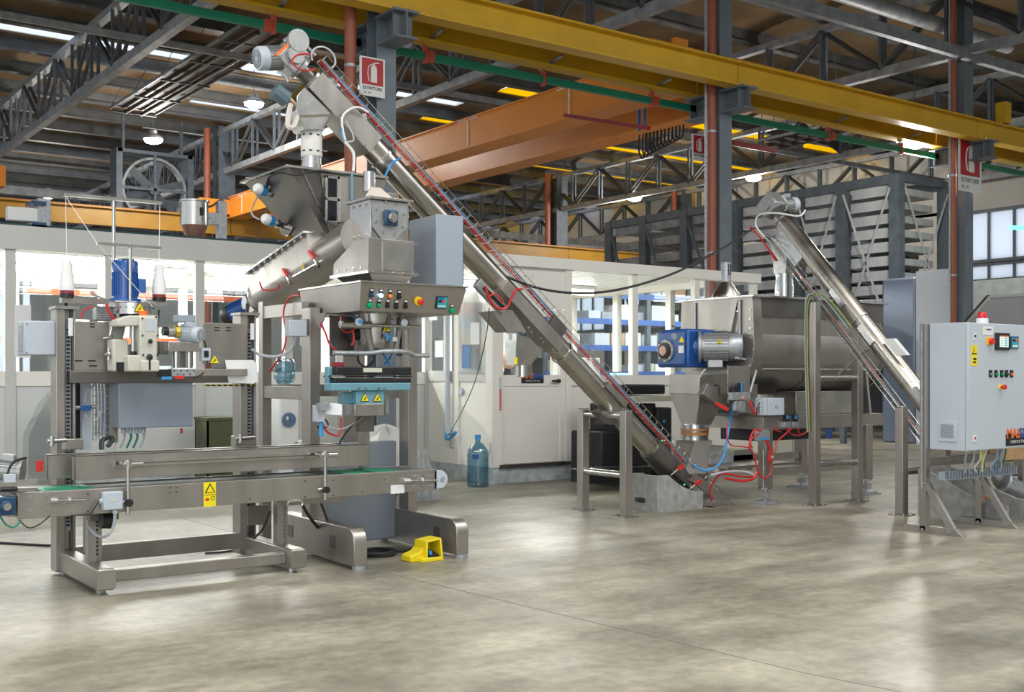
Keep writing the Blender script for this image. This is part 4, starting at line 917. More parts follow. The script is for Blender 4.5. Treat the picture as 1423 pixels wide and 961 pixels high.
P('box_window', MB().fr(153, 693, 161, 697, YC - .072, .003), BEIGE, jb); P('cable_gland', MB().cyl(onY(138, 696, YC - .04), onY(145, 696, YC - .04), .016, n=10).cyl(onY(160, 708, YC - .04), onY(160, 713, YC - .04), .016, n=10), GREYL, jb)
P('cable_loop', MB().tube([onY(160, 712, YC - .04), onY(158, 730, YC - .02), onY(150, 743, YC), onY(138, 745, YC + .1), onY(128, 737, YC + .15), onY(122, 728, YC + .2)], .010), GRYH, cv)
P('cable_loop', MB().tube([onY(138, 696, YC - .04), onY(130, 707, YC - .03), onY(124, 714, YC - .02), onY(98, 716, YC - .01)], .004), RUB, cv)
P('under_motor', MB().cyl(onY(140, 722, 7.25), onY(158, 722, 7.25), .055), BLK, cv); P('under_bracket', MB().fr(125, 712, 165, 724, 7.3, .08), STEELD, cv)
# side guides
for yy, pxa, pxb, nm in ((7.24, 104, 512, 0), (7.43, 66, 470, 1)):
    a = onY(pxa, 640, yy); b = onY(pxb, 640, yy)
    m = MB(); m.box(a.x, b.x, yy, yy + .008, .70, .855); m.box(a.x, b.x, yy - .0, yy + .075, .847, .855); m.box(a.x, b.x, yy + .067, yy + .075, .70, .855); m.box(a.x, a.x + .006, yy, yy + .075, .70, .855)
    g_ = P('bag_guide', m, STEEL, cv, bev=.002)
    if nm == 0:
        r0 = onY(160, 645, yy - .02); r1 = onY(446, 636, yy - .02); zz = .792
        P('slotted_rail', MB().box(r0.x, r1.x, yy - .018, yy, zz - .018, zz + .018), STEELB, g_)
        P('rail_screws', MB().add([], []).box(r0.x, r1.x, yy - .0185, yy - .018, zz - .004, zz + .004), STEELD, g_, kind='stuff')
        P('end_plate', MB().box(b.x - .17, b.x, yy - .006, yy, .70, .85), STEEL, g_)
for px, pt, pb, pk in ((178, 645, 714, 698), (452, 632, 694, 680)):
    yy = YC - .035; a = onY(px, pt, yy); b = onY(px, pb, yy); k_ = onY(px, pk, yy)
    cl_ = P('guide_rod', MB().cyl(a + Z * .02, b, .012), STEELB, cv)
    P('rod_clamp', MB().cyl(a + V(-.03, 0, .0), a + V(.09, 0, .0), .017).cyl(a + V(0, .12, 0), a + V(0, -.02, 0), .02).cyl(a - Z * .02, a + Z * .03, .022), STEELB, cl_)
    P('star_knob', MB().cyl(k_ - Y_ * .03, k_ + Y_ * .0, .024, n=18), BLK, cl_); P('knob_stud', MB().cyl(k_ + V(-.05, .02, 0), k_ + V(0, .02, 0), .014), STEELB, cl_); P('rod_plate', MB().box(k_.x - .05, k_.x - .01, YC - .008, YC, k_.z - .05, k_.z + .06), STEEL, cl_)
# left drive
lb_ = onY(8, 703, YC - .03)
P('flange_bearing', MB().obox(lb_ + Y_ * .01, X * .055, Y_ * .015, Z * .055).cyl(lb_ + Y_ * .0, lb_ - Y_ * .03, .035), BLUED, cv, bev=.008)
P('bearing_shaft', MB().cyl(lb_ - Y_ * .028, lb_ - Y_ * .045, .022), STEELB, cv)
motor(cv, V(x0 + .13, YC + .46, .74), V(-.9, .45, .12), .07, .22, ALU, BLUE, V(0, 0, 1), 'drive_motor')
P('red_sticker', MB().fr(50, 640, 60, 655, YC + .36, .004), REDP, cv)
P('sensor_bracket', MB().fr(-2, 668, 52, 683, YC - .01, .012), STEELB, cv); P('sensor', MB().fr(6, 659, 22, 671, YC - .03, .03), GREYL, cv, bev=.003); P('air_fitting', MB().cyl(onY(0, 680, YC - .03), onY(24, 679, YC - .03), .014), BLK, cv)
P('guide_pin', MB().cyl(onY(22, 678, YC - .03), onY(52, 677, YC - .03), .009), STEELB, cv)
P('drive_cable', MB().tube([onY(10, 660, YC + .1), onY(14, 648, YC + .2), onY(22, 640, YC + .3), onY(36, 636, YC + .4)], .008), RUB, cv)
P('loose_cable', MB().tube([onY(0, 716, YC - .02), onY(8, 728, YC - .01), onY(20, 732, YC), onY(30, 722, YC)], .006), GNH, cv); P('loose_cable', MB().tube([onY(26, 722, YC), onY(40, 733, YC), onY(55, 728, YC), onY(70, 716, YC)], .004), RUB, cv)
P('support_arm', MB().box(XR + .0, XR + .5, 7.3, 7.36, .44, .5), STEEL, cv); P('support_arm', MB().fr(345, 703, 372, 730, 7.45, .03), STEELD, cv)
P('pipe_loop', MB().tube([onY(400, 703, 7.08), onY(402, 697, 7.08), onY(419, 696, 7.08), onY(420, 702, 7.08)], .008), STEELB, cv)
P('cable', MB().tube([onY(420, 700, 7.15), onY(430, 718, 7.3), onY(448, 740, 7.6)], .011), RUB, cv); P('cable', MB().tube([onY(375, 710, 7.2), onY(365, 735, 7.25), onY(352, 748, 7.3)], .009), RUB, cv)

# ================================================================== BAG FILLING MACHINE
fm = thing('bag_filling_machine', 'stainless bag filling machine with sloping control panel and filling spout', 'machine', (4.2, 7.5, 0))
YF = 6.93
for xx, name in ((3.75, 'l'), (4.60, 'r')):
    xa, xb = xx - .05, xx + .055
    n = 8; R = .1; top = .29; prof = [V(xa, 8.17, .03), V(xa, 8.17, top - .03), V(xa, 8.13, top), V(xa, YF + R, top)] + [V(xa, YF + R - math.sin(i / n * math.pi / 2) * R, top - R + math.cos(i / n * math.pi / 2) * R) for i in range(1, n + 1)] + [V(xa, YF, .03)]
    fb = P('foot_beam', MB().prism(prof, (xb - xa, 0, 0)), STEEL, fm, bev=.006)
    m = MB()
    for y in ((7.25, 7.95) if name == 'l' else (7.2,)): m.box(xa - .004, xa, y - .045, y + .045, .12, .21)
    P('oval_cutout', m, STEELD, fb)
    P('foot_pad', MB().cyl((xx, YF + .02, 0), (xx, YF + .02, .03), .05), GALV, fb); P('foot_pad', MB().cyl((xx, 8.1, 0), (xx, 8.1, .03), .04), GALV, fb)
    P('upright', MB().box(xa + .02, xb, 7.66, 7.80, .28, 1.86), STEEL, fm, bev=.004)
    P('rear_post', MB().box(xx - .04, xx + .04, 8.5, 8.58, 0, 1.95), STEEL, fm, bev=.003)
    P('gusset', MB().prism([V(xx, 7.66, .29), V(xx, 7.45, .29), V(xx, 7.66, .52)], (.02, 0, 0)) if name == 'l' else MB().prism([V(xx, 7.80, .29), V(xx, 7.95, .29), V(xx, 7.80, .5)], (.02, 0, 0)), STEEL, fm)
    for z in (1.22, 1.86): P('side_rail', MB().box(xx - .03, xx + .03, 7.8, 8.5, z - .05, z + .05), STEEL, fm, bev=.003)
P('rear_crossbar', MB().box(3.79, 4.56, 8.5, 8.56, 1.18, 1.28), STEEL, fm); P('hopper_support', MB().box(4.44, 4.56, 8.2, 8.3, 1.9, 2.5), STEEL, fm)
P('rear_panel', MB().box(3.83, 4.57, 7.84, 7.90, .05, .83), GREYB, fm, bev=.01)
P('rear_column', MB().box(4.28, 4.42, 8.2, 8.3, .6, 1.9), STEEL, fm)
# junction box on left post
j_ = P('junction_box', MB().fr(402, 444, 427, 467, 7.6, .08), GREYL, fm, bev=.006); P('box_lid_fins', MB().fr(427, 443, 430, 466, 7.6, .1), STEELD, j_)
# control panel
xa, xb = 3.80, 4.70; yt, yb_ = 7.02, 7.07; zt_, zb_ = 2.01, 1.81
cp = P('control_console', MB().loft([V(xa + .02, yb_, zb_), V(xb - .04, yb_, zb_), V(xb - .04, 8.0, zb_), V(xa + .02, 8.0, zb_)], [V(xa, yt, zt_), V(xb, yt, zt_), V(xb, 8.0, zt_), V(xa, 8.0, zt_)]), STEEL, fm, bev=.004)
P('console_lid', MB().box(xa - .008, xb + .012, yt - .012, 8.01, zt_, zt_ + .012), STEELB, cp)
P('console_side_skirt', MB().prism([V(xa + .0, 7.55, zb_ + .01), V(xa + .0, 8.0, zb_ + .01), V(xa, 8.0, 1.58), V(xa, 7.75, 1.60)], (.008, 0, 0)), STEEL, cp)
def onPanel(px, py):   # point on the sloping console front
    q = onY(px, py, yt); 
    for _ in range(4): t_ = (zt_ - q.z) / (zt_ - zb_); q = onY(px, py, yt + (yb_ - yt) * t_)
    return q
pu = V(0, yt - yb_, zt_ - zb_).normalized(); pn = X.cross(pu).normalized()
def button(px, py, mt_, r=.014, h=.018, plate=True):
    c_ = onPanel(px, py) ; o = None
    if plate: o = P('button_legend', MB().obox(c_ + pu * .014 + pn * .002, X * .015, pu * .032, pn * .002), BLK, cp); P('legend_text', MB().obox(c_ + pu * .036 + pn * .005, X * .011, pu * .006, pn * .0008), WHT, cp)
    P('push_button', MB().lathe(c_ + pn * .004, pn, [(r * 1.1, 0), (r * 1.1, h * .5), (r, h * .5), (r * .9, h), (r * .4, h * 1.1)], 14), mt_, cp)
for px, py, mt_ in ((515.5, 409.5, BLUED), (528.5, 410, LEDB), (541.5, 411, LEDO), (554, 412, BLK), (526, 424, GRP), (538, 424.5, BLK), (550, 425.5, BLK), (563, 425, BLK)): button(px, py, mt_)
button(513.5, 424, GRP, .021, .022); button(627, 431, GRP, .019, .022)
c_ = onPanel(581, 418); P('emergency_collar', MB().cyl(c_, c_ + pn * .012, .032, n=24), YLW, cp); P('emergency_stop', MB().lathe(c_ + pn * .012, pn, [(.012, 0), (.012, .02), (.023, .022), (.024, .035), (.018, .042)], 20), REDP, cp)
c_ = onPanel(613, 420); P('display_frame', MB().obox(c_, X * .047, pu * .047, pn * .012), BLK, cp); P('display_face', MB().obox(c_ + X * .003 + pn * .012, X * .041, pu * .041, pn * .001), CYAN, cp)
P('display_digits', MB().obox(c_ + pu * .010 - X * .004 + pn * .0135, X * .028, pu * .009, pn * .0006), INK, cp); P('red_digits', MB().obox(c_ + pu * .010 + X * .012 + pn * .0145, X * .012, pu * .006, pn * .0006), LEDR, cp)
m = MB()
for k in range(5): m.obox(c_ - pu * .026 + X * (-.026 + k * .014) + pn * .0135, X * .005, pu * .006, pn * .0008)
P('display_keys', m, PAPER, cp, kind='stuff'); P('display_banner', MB().obox(c_ + pu * .032 - X * .01 + pn * .0135, X * .022, pu * .007, pn * .0008), INKB, cp)
bolts([onPanel(p, q) for p, q in ((521, 397), (575, 401), (628, 405))], pn, .005, cp, .003)
# electrical enclosure
eb = P('electrical_box', MB().box(4.665, 4.90, 7.40, 7.80, 2.06, 2.60), GREYB, fm, bev=.004)
P('box_door', MB().box(4.655, 4.905, 7.38, 7.40, 2.05, 2.605), mat('grey_door', (.30, .35, .41), .4, 0, .03, 2), eb, bev=.003); P('door_gasket', MB().box(4.905, 4.912, 7.385, 7.42, 2.07, 2.59), BLK, eb)
P('mounting_post', MB().box(4.50, 4.60, 7.86, 7.94, 2.0, 2.82), STEEL, fm, bev=.004)
P('stay_arm', MB().cyl((4.50, 7.95, 2.78), (4.33, 8.15, 2.72), .035), STEEL, fm)
# rotary valve housing
FX = onY(515, 300, 7.35).x; FR = onY(568, 300, 7.35).x
vh = P('valve_housing', MB().box(FX, FR, 7.35, 7.68, 2.33, 2.66), STEELB, fm, bev=.004)
P('housing_lid', MB().box(FX - .03, FR + .02, 7.31, 7.72, 2.66, 2.68), STEELB, vh, bev=.003)
P('inlet_hood', MB().loft([V(FX - .0, 7.45, 2.68), V(FR - .05, 7.45, 2.68), V(FR - .05, 7.68, 2.68), V(FX, 7.68, 2.68)], [V(FX + .09, 7.5, 2.78), V(FX + .17, 7.5, 2.78), V(FX + .17, 7.6, 2.78), V(FX + .09, 7.6, 2.78)]), STEEL, vh)
P('vent_pipe', MB().cyl((FX + .1, 7.55, 2.75), (FX + .1, 7.55, 2.90), .045), STEELB, vh)
cf = onY(541, 303, 7.34); n = 20
P('end_plate', MB().prism([V(cf.x - .15, 7.345, 2.65), V(cf.x + .15, 7.345, 2.65), V(cf.x + .15, 7.345, 2.47), V(cf.x + .04, 7.345, 2.36), V(cf.x - .06, 7.345, 2.36), V(cf.x - .14, 7.345, 2.45)], (0, -.012, 0)), ALU, vh)
P('bearing_block', MB().obox(cf - Y_ * .02, X * .058, Y_ * .018, Z * .058), BLUED, vh, bev=.012); P('bearing_nut', MB().cyl(cf - Y_ * .035, cf - Y_ * .06, .038).cyl(cf - Y_ * .06, cf - Y_ * .075, .028), STEELB, vh)
bolts([cf + V(math.cos(t_) * .075, -.014, math.sin(t_) * .065) for t_ in [math.pi / 4 + i * math.pi / 2 for i in range(4)]] + [cf + V(math.cos(t_) * .125, -.006, math.sin(t_) * .125) for t_ in [i * math.pi / 4 + .3 for i in range(8)]], (0, -1, 0), .010, vh, .008)
# lower housing with chamfered left side
lx0, lx1 = 3.985, 4.375
lh = P('discharge_housing', MB().prism([V(lx0, 7.25, 2.12), V(lx0, 7.25, 2.36), V(lx0, 7.45, 2.36), V(lx0, 7.80, 2.21), V(lx0, 7.80, 2.12)], (lx1 - lx0, 0, 0)), STEEL, fm, bev=.004)
P('clear_front', MB().box(lx0 + .12, lx1 - .02, 7.24, 7.25, 2.13, 2.34), STEELB, lh)
P('base_flange', MB().box(lx0 - .015, lx1 + .03, 7.22, 7.83, 2.10, 2.12), STEELB, lh); P('top_flange', MB().box(FX - .02, FR + .04, 7.28, 7.7, 2.335, 2.35), STEELB, lh)
bolts([(lx0 + .03 + i * .085, 7.22, 2.11) for i in range(5)] + [(FX - .0 + i * .08, 7.28, 2.34) for i in range(5)], (0, -1, 0), .010, lh, .012)
bolts([(lx0, 7.35 + i * .12, 2.15) for i in range(4)] + [(FX, 7.42 + i * .1, z) for i in range(3) for z in (2.4, 2.63)], (-1, 0, 0), .010, lh, .008)
def rect(x0, x1, y0, y1, z): return [V(x0, y0, z), V(x1, y0, z), V(x1, y1, z), V(x0, y1, z)]
P('transition_cone', MB().loft(rect(lx0 + .10, lx1 - .06, 7.32, 7.66, 2.01), rect(lx0 + .02, lx1 - .0, 7.26, 7.78, 2.10)), STEELD, fm)
# filling spout
sx, sy = 4.13, 7.42
sp = P('filling_spout', MB().lathe((sx, sy, 1.56), Z, [(.10, 0), (.115, .06), (.13, .28)], 28), STEELB, fm)
P('spout_tip', MB().loft(rect(sx - .13, sx + .13, sy - .04, sy + .04, 1.52), rect(sx - .085, sx + .085, sy - .09, sy + .09, 1.62)), STEEL, sp)
for s in (-1, 1):
    P('swing_arm', MB().bar((sx + s * .17, 7.30, 1.80), (sx + s * .10, 7.28, 1.53), .03, .025), STEEL, fm); P('pivot', MB().cyl((sx + s * .17 - .02, 7.27, 1.72), (sx + s * .17 + .05, 7.27, 1.72), .025), GALV, fm)
P('cylinder_bar', MB().cyl((sx - .22, 7.25, 1.72), (sx + .30, 7.25, 1.72), .012), STEELB, fm)
P('air_cylinder', MB().cyl((sx - .36, 7.27, 1.72), (sx - .12, 7.27, 1.72), .028), STEELB, fm)
for k_, a_ in enumerate((-1, 1)):
    pts = [V(sx - .42, 7.26, 1.515), V(sx - .16, 7.24, 1.515), V(sx - .04, 7.20, 1.53 + .0), V(sx + .08, 7.16, 1.53), V(sx + .18, 7.2, 1.52), V(sx + .24, 7.24, 1.505), V(sx + .38, 7.26, 1.505)]
    if k_ == 0: P('clamp_bar', MB().tube(pts, .018, 10), GALV, fm)
P('inner_guard', MB().box(3.86, 4.06, 7.60, 7.62, 1.50, 1.80), STEELD, fm); P('black_actuator', MB().cyl((3.98, 7.5, 1.66), (4.1, 7.5, 1.66), .045), BLK, fm)
P('bracket_strap', MB().box(4.34, 4.36, 7.4, 7.45, 1.5, 1.8), BLK, fm); P('bracket_strap', MB().box(4.38, 4.44, 7.5, 7.55, 1.52, 1.8), STEEL, fm)
warn(onY(537, 456, 7.29) - Y_ * .0, .075, fm)
for pts, r, mt_ in (([(445, 448), (452, 462), (458, 478), (467, 487)], .007, RED), ([(447, 448), (455, 470), (465, 486)], .005, BLUEC), ([(474, 440), (474, 455), (482, 462), (494, 457)], .005, RED), ([(490, 458), (492, 470), (489, 480)], .008, RED), ([(487, 437), (495, 443), (498, 447)], .004, BLUEC), ([(523, 438), (530, 446)], .004, BLUEC)):
    P('air_hose', MB().tube([onY(p, q, 7.35) for p, q in pts], r), mt_, fm)
P('blue_straps', MB().tube([onY(532, 491, 7.5), onY(538, 500, 7.5), onY(542, 509, 7.5)], .008).tube([onY(545, 491, 7.5), onY(540, 500, 7.5), onY(534, 506, 7.5)], .008), BLH, fm)
P('regulator_knob', MB().cyl(onY(499, 447, 7.25), onY(499, 447, 7.21), .028), GALV, fm); P('regulator_dial', MB().cyl(onY(501, 447, 7.21), onY(501, 447, 7.205), .018), BLUEC, fm)
P('regulator_knob', MB().cyl(onY(562, 448, 7.27), onY(562, 448, 7.23), .026), GALV, fm)
P('valve_fitting', MB().sph(onY(541, 468, 7.26), .018, 6).cyl(onY(538, 463, 7.26), onY(538, 473, 7.26), .012), BLUEC, fm)
P('white_plug', MB().fr(546, 468, 552, 474, 7.26, .02), WHT, fm)
P('ring_handle', MB().ring(onY(507, 497, 7.5), (0, -1, 0), .07, .06, .02), BLK, fm)
# bag sealer ----------------------------------------------------
hs = thing('heat_sealer', 'black jawed heat sealer on a teal body between the filling machine uprights', 'bag sealer', onY(512, 575, 7.3))
def pbox(px0, py0, px1, py1, Y, dep, **k): return MB().fr(px0, py0, px1, py1, Y, dep)
P('teal_body', MB().fr(461, 532, 571, 543, 7.14, .12), TEAL, hs, bev=.006); P('upper_jaw', MB().fr(467, 509, 572, 521, 7.16, .08), BLK, hs, bev=.008)
P('middle_jaw', MB().fr(460, 521.5, 573, 524, 7.18, .12), RUB, hs); P('lower_jaw', MB().fr(465, 525, 572, 532, 7.15, .08), BLK, hs, bev=.008); P('jaw_strip', MB().fr(462, 522.5, 480, 524.2, 7.145, .03).fr(533, 523, 546, 524.5, 7.145, .03).fr(521, 523, 532, 524.5, 7.147, .03), GALV, hs)
P('teal_side', MB().fr(456, 509, 463, 540, 7.22, .06), TEAL, hs, bev=.006); P('teal_hopper_front', MB().fr(495, 543, 534, 561, 7.16, .1), TEAL, hs, bev=.004); P('teal_hopper_side', MB().fr(477, 545, 496, 561, 7.22, .08), TEAL, hs, bev=.004)
P('rating_plate', MB().fr(505, 511, 531, 517, 7.155, .004), BEIGE, hs)
P('steel_skirt', MB().fr(493, 561, 534, 578, 7.15, .2), STEELB, hs, bev=.003); P('steel_side', MB().prism([onY(452, 560, 7.4), onY(493, 561, 7.3), onY(493, 578, 7.3), onY(452, 575, 7.4)], (0, .05, 0)), STEELB, hs)
P('support_post', MB().fr(536, 545, 541, 575, 7.3, .03), GALV, hs); P('sealer_stand', MB().fr(500, 577, 520, 600, 7.3, .06), STEELD, hs)
P('sealer_stand', MB().box(4.05, 4.11, 7.45, 7.51, .66, 1.2), STEEL, hs)
warn(onY(507, 553, 7.155), .07, hs); warn(onY(524.5, 553, 7.155), .07, hs)
bolts([onY(p, q, 7.14) for p, q in ((498, 539), (508, 539), (526, 539), (534, 539))], (0, -1, 0), .009, hs, .012)
P('terminal_box', MB().fr(441, 563, 452, 586, 7.25, .08), GREYL, hs, bev=.004); P('meter_box', MB().fr(444, 560, 458, 570, 7.2, .05), GALV, hs)
for pts, r, mt_ in (([(445, 585), (455, 592), (470, 596), (485, 592), (503, 580)], .007, GRYH), ([(447, 588), (455, 600), (468, 605), (474, 598), (474, 580)], .007, RED), ([(450, 580), (456, 590), (447, 596), (441, 592)], .006, BLK), ([(502, 580), (490, 590), (478, 605), (471, 617)], .007, BLK)):
    P('hose', MB().tube([onY(p, q, 7.3) for p, q in pts], r), mt_, hs)
P('coupling', MB().cyl(onY(446, 586, 7.28), onY(446, 606, 7.28), .015), BLUEC, hs)
P('upper_bracket', MB().fr(468, 490, 477, 511, 7.3, .02), WHT, hs); P('red_clamp', MB().fr(463, 503, 478, 509, 7.25, .03), mat('dark_red2', (.25, .02, .03), .5), hs)
# feed hopper and dosing screw --------------------------------------
fh = thing('feed_hopper', 'large dark stainless feed hopper with dosing screw behind the filling machine', 'hopper', (4.17, 8.5, 2.5))
tx0, tx1, ty0, ty1, tz = 3.74, 4.61, 8.10, 8.97, 2.97
P('hopper_lid', MB().box(tx0 - .02, tx1 + .02, ty0 - .03, ty1 + .03, tz, tz + .02), STEELB, fh, bev=.003)
hp = P('hopper_body', MB().loft(rect(4.12, 4.58, 8.17, 8.68, 2.46), rect(tx0 + .02, tx1, ty0, ty1, tz)), STEELD, fh)
P('corner_trim', MB().bar((tx0 + .12, ty0 - .004, tz), (4.16, 8.165, 2.48), .012, .006), STEELB, hp)
P('front_plate', MB().prism([V(tx0 + .28, 8.095, tz - .01), V(tx1, 8.095, tz - .01), V(4.58, 8.165, 2.46), V(4.14, 8.165, 2.46)], (0, -.006, 0)), STEEL, hp)
wa = onY(453, 245, 8.08); wb = onY(472, 310, 8.08)
m = MB(); 
for a_, b_, c__, d_ in ((453, 472, 243, 247), (453, 472, 273, 278), (453, 472, 306, 311), (453, 456, 243, 311), (469, 472, 243, 311)): m.fr(a_, c__, b_, d_, 8.07, .02)
wf = P('window_frame', m, STEELB, fh, bev=.002); P('sight_glass', MB().fr(456, 247, 469, 306, 8.082, .006), mat('sight_dark', (.01, .012, .016), .1), wf)
P('side_flange', MB().fr(473, 246, 486, 308, 8.05, .03), STEEL, fh, bev=.002); bolts([onY(p, q, 8.07) for p in (454.5, 470.5, 484) for q in (250, 262, 275, 290, 308)], (0, -1, 0), .008, fh, .006)
P('ladder_tray', MB().fr(488, 240, 491, 285, 8.03, .01), TEAL, fh)
P('rear_lug', MB().cyl((tx0 + .06, ty1, tz), (tx0 + .06, ty1, tz + .05), .035), GALV, fh)
P('lid_cable', MB().tube([onY(370, 262, 8.6), onY(374, 246, 8.5), onY(392, 240, 8.15), onY(412, 243, 8.07), onY(440, 237, 8.05), onY(478, 243, 8.05)], .008), RUB, fh)
# level sensors on the left face
for (px, py, qx, qy) in ((393, 275, 361, 263), (400, 316, 372, 305)):
    b_ = onX(px, py, 3.98 if py < 300 else 4.02); h_ = onX(qx, qy, 3.74 if py < 300 else 3.80); ax = (h_ - b_).normalized()
    s_ = P('level_sensor', MB().cyl(b_, b_ + ax * .02, .075, n=20).cyl(b_, lerp(b_, h_, .55), .028).cyl(lerp(b_, h_, .5), lerp(b_, h_, .6), .04, n=6), STEELB, fh)
    P('sensor_neck', MB().cyl(lerp(b_, h_, .55), lerp(b_, h_, .8), .016), STEELB, s_)
    P('sensor_head', MB().cyl(lerp(b_, h_, .78), h_, .045), BLUEC, s_); P('sensor_cap', MB().lathe(h_, ax, [(.046, 0), (.045, .03), (.03, .05), (.01, .053)], 18), WHT, s_)
P('sensor_cable', MB().tube([onX(358, 273, 3.75), onX(350, 290, 3.75), onX(352, 300, 3.76), onX(361, 305, 3.80)], .007), GRYH, fh)
# dosing trough: inclined along Y, low at the back
d0 = V(4.12, 7.62, 2.40); d1 = V(4.12, 9.45, 2.03); dax = (d1 - d0).normalized(); dn = V(1, 0, 0).cross(dax).normalized(); dn = dn if dn.z > 0 else -dn
tr = P('dosing_tube', MB().cyl(d0, d1 - dax * .1, .165, n=32), STEEL, fh)
m = MB(); a = d0 + dax * .55; b = d1 - dax * .12
P('trough_top', MB().obox((a + b) / 2 + dn * .10, X * .165, dax * ((b - a).length / 2), dn * .10), STEEL, tr); P('trough_flange', MB().obox((a + b) / 2 + dn * .205, X * .20, dax * ((b - a).length / 2 + .01), dn * .008), STEELB, tr)
bolts([lerp(a, b, (i + .5) / 10) + dn * .195 - X * .185 for i in range(10)], dn * -1, .012, tr, .02)
P('end_flange', MB().cyl(d1 - dax * .12, d1 - dax * .1, .18, n=28), STEELB, tr); P('gear_housing', MB().obox(d1 + dax * .0, X * .10, dax * .1, dn * .12), STEEL, tr, bev=.01)
ga = P('gear_motor_casting', MB().cyl(d1 + dax * .05, d1 + dax * .22, .11, .09, 20).cyl(d1 + dax * .12 - X * .12, d1 + dax * .12 + X * .08, .06), ALU, fh)
motor(fh, d1 + dax * .2, V(-.35, 1, -.28), .10, .36, BLUE, BLK, None, 'dosing_motor')
P('blue_cap', MB().cyl(onX(364, 380, 4.0), onX(364, 374, 4.0), .03), BLUEC, fh)
P('red_hose', MB().tube([onX(361, 392, 3.9), onX(366, 402, 3.88), onX(384, 402, 3.9), onX(388, 395, 3.95)], .007), RED, fh)
P('red_hose', MB().tube([onX(416, 410, 3.7), onX(404, 412, 3.7), onX(396, 424, 3.68), onX(394, 440, 3.68), onX(398, 465, 3.68), (onX(392, 490, 3.66)), onX(374, 516, 3.6)], .007), RED, fh)
# toggle clamps
for (px, py, qx, qy) in ((393, 374, 402, 390), (429, 349, 441, 366)):
    a = onX(px, py, 3.94); b = onX(qx, qy, 3.93)
    c_ = P('toggle_clamp', MB().cyl(b, onX(qx + 2, qy + 4, 3.93), .014).bar(lerp(a, b, .5), b, .015, .015), STEELB, fh); P('red_handle', MB().bar(a, lerp(a, b, .6), .022, .022), REDP, c_)
P('clamp_rail', MB().bar(onX(408, 384, 3.945), onX(448, 362, 3.945), .02, .012), STEELB, fh)
w_ = warn(onX(421, 371, 3.945), .07, fh, V(0, -1, 0), V(0, 0, 1))
P('support_gusset', MB().box(4.05, 4.2, 8.4, 8.6, 2.2, 2.3), STEEL, fh)
P('flex_sleeve_base', MB().cyl((4.08, 8.37, tz + .02), (4.08, 8.37, tz + .10), .088, n=24), STEELB, fh)

# ================================================================== INCLINED SCREW CONVEYORS
def screw(name, lb, A, B, r, side, cables, motor_ax, g=None):
    """A top centre, B bottom centre; side = unit vector towards the cable tray side"""
    A = Vector(A); B = Vector(B); ax = (B - A).normalized(); t = thing(name, lb, 'screw conveyor', V(B.x, B.y, 0))
    up = ax.cross(side).normalized(); up = up if up.z > 0 else -up
    P('tube', MB().cyl(A, B, r, n=32), TUBEM, t)
    L_ = (B - A).length
    for f_ in cables['flanges']: q = A + ax * L_ * f_; P('flange', MB().cyl(q - ax * .012, q + ax * .012, r * 1.12, n=32), STEELB, t)
    c0 = A + up * (r + cables['off']) + side * cables['so'] + ax * cables['s0']; c1 = A + up * (r + cables['off']) + side * cables['so'] + ax * cables['s1']
    wv = side * .06; m = MB()
    for s in (-1, 1):
        for hh in (0, .05): m.tube([c0 + wv * s + up * hh, c1 + wv * s + up * hh], .0035, 5, False)
    n = int((c1 - c0).length / .1)
    for i in range(n + 1):
        q = lerp(c0, c1, i / n); m.tube([q - wv + up * .05, q - wv, q + wv, q + wv + up * .05], .003, 4, False)
    P('wire_cable_tray', m, STEELB, t, kind='stuff')
    for k, (mt_, rr) in enumerate(cables['cab']):
        pts = [lerp(c0, c1, i / 14) - wv * (.75 - k * .42) + up * (.012 + .006 * math.sin(i * 2.1 + k)) for i in range(15)]
        P('tray_cable', MB().tube(pts, rr, 6), mt_, t)
    # head: bearing lantern and gear motor
    P('head_flange', MB().cyl(A - ax * .02, A, r * 1.15, n=28), STEELB, t); P('bearing_lantern', MB().cyl(A - ax * .12, A - ax * .02, r * .7, n=20), STEELD, t); P('gear_flange', MB().cyl(A - ax * .15, A - ax * .12, r * 1.1, n=24), ALU, t)
    gb = A - ax * .24
    gbx = P('gearbox', MB().obox(gb, side * .10, up * .12, ax * .10), ALU, t, bev=.018)
    m = MB()
    for i in range(5): m.obox(gb + up * (-.08 + i * .04) - side * .104, side * .006, up * .006, ax * .08)
    P('casting_ribs', m, ALU, gbx, kind='stuff'); P('output_cover', MB().cyl(gb - side * .1, gb - side * .125, .07, n=20).cyl(gb + side * .1, gb + side * .125, .07, n=20), ALU, gbx)
    bolts([gb - side * .125 + up * .055 * math.cos(i * 1.05) + ax * .055 * math.sin(i * 1.05) for i in range(6)], side * -1, .008, t)
    return t, ax, up, gb
A1 = onY(432, 112, 8.35); B1 = onY(950, 668, 8.35); B1.z = .23
s1, ax1, up1, gb1 = screw('screw_conveyor', 'long inclined stainless screw conveyor rising from the floor block to the feed hopper', A1, B1, .105, V(0, -1, 0),
    dict(flanges=(.005, .155, .62), off=.07, so=.02, s0=-.05, s1=5.95, cab=((RED, .006), (RED, .005), (GRYH, .005), (BLH, .005))), None)
m_ = motor(s1, gb1 - up1 * .02 - ax1 * .02, V(-.88, -.05, -.18), .095, .27, ALU, GREYL, None, 'gear_motor')
P('input_flange', MB().cyl(gb1 - ax1 * .06 + up1 * .10 - Y_ * .10, gb1 - ax1 * .06 + up1 * .10 - Y_ * .13, .09, n=24), ALU, s1)
P('orange_strap', MB().bar(onY(383, 77, 8.18), onY(400, 62, 8.18), .03, .02), ORP, s1)
P('mount_plate', MB().obox(gb1 + up1 * .13, Y_ * .11, up1 * .012, ax1 * .12), ALU, s1, bev=.004)
P('blue_sticker', MB().obox(A1 + ax1 * .07 - Y_ * .108 + up1 * .03, up1 * .02, Y_ * .002, ax1 * .03), BLUEC, s1)
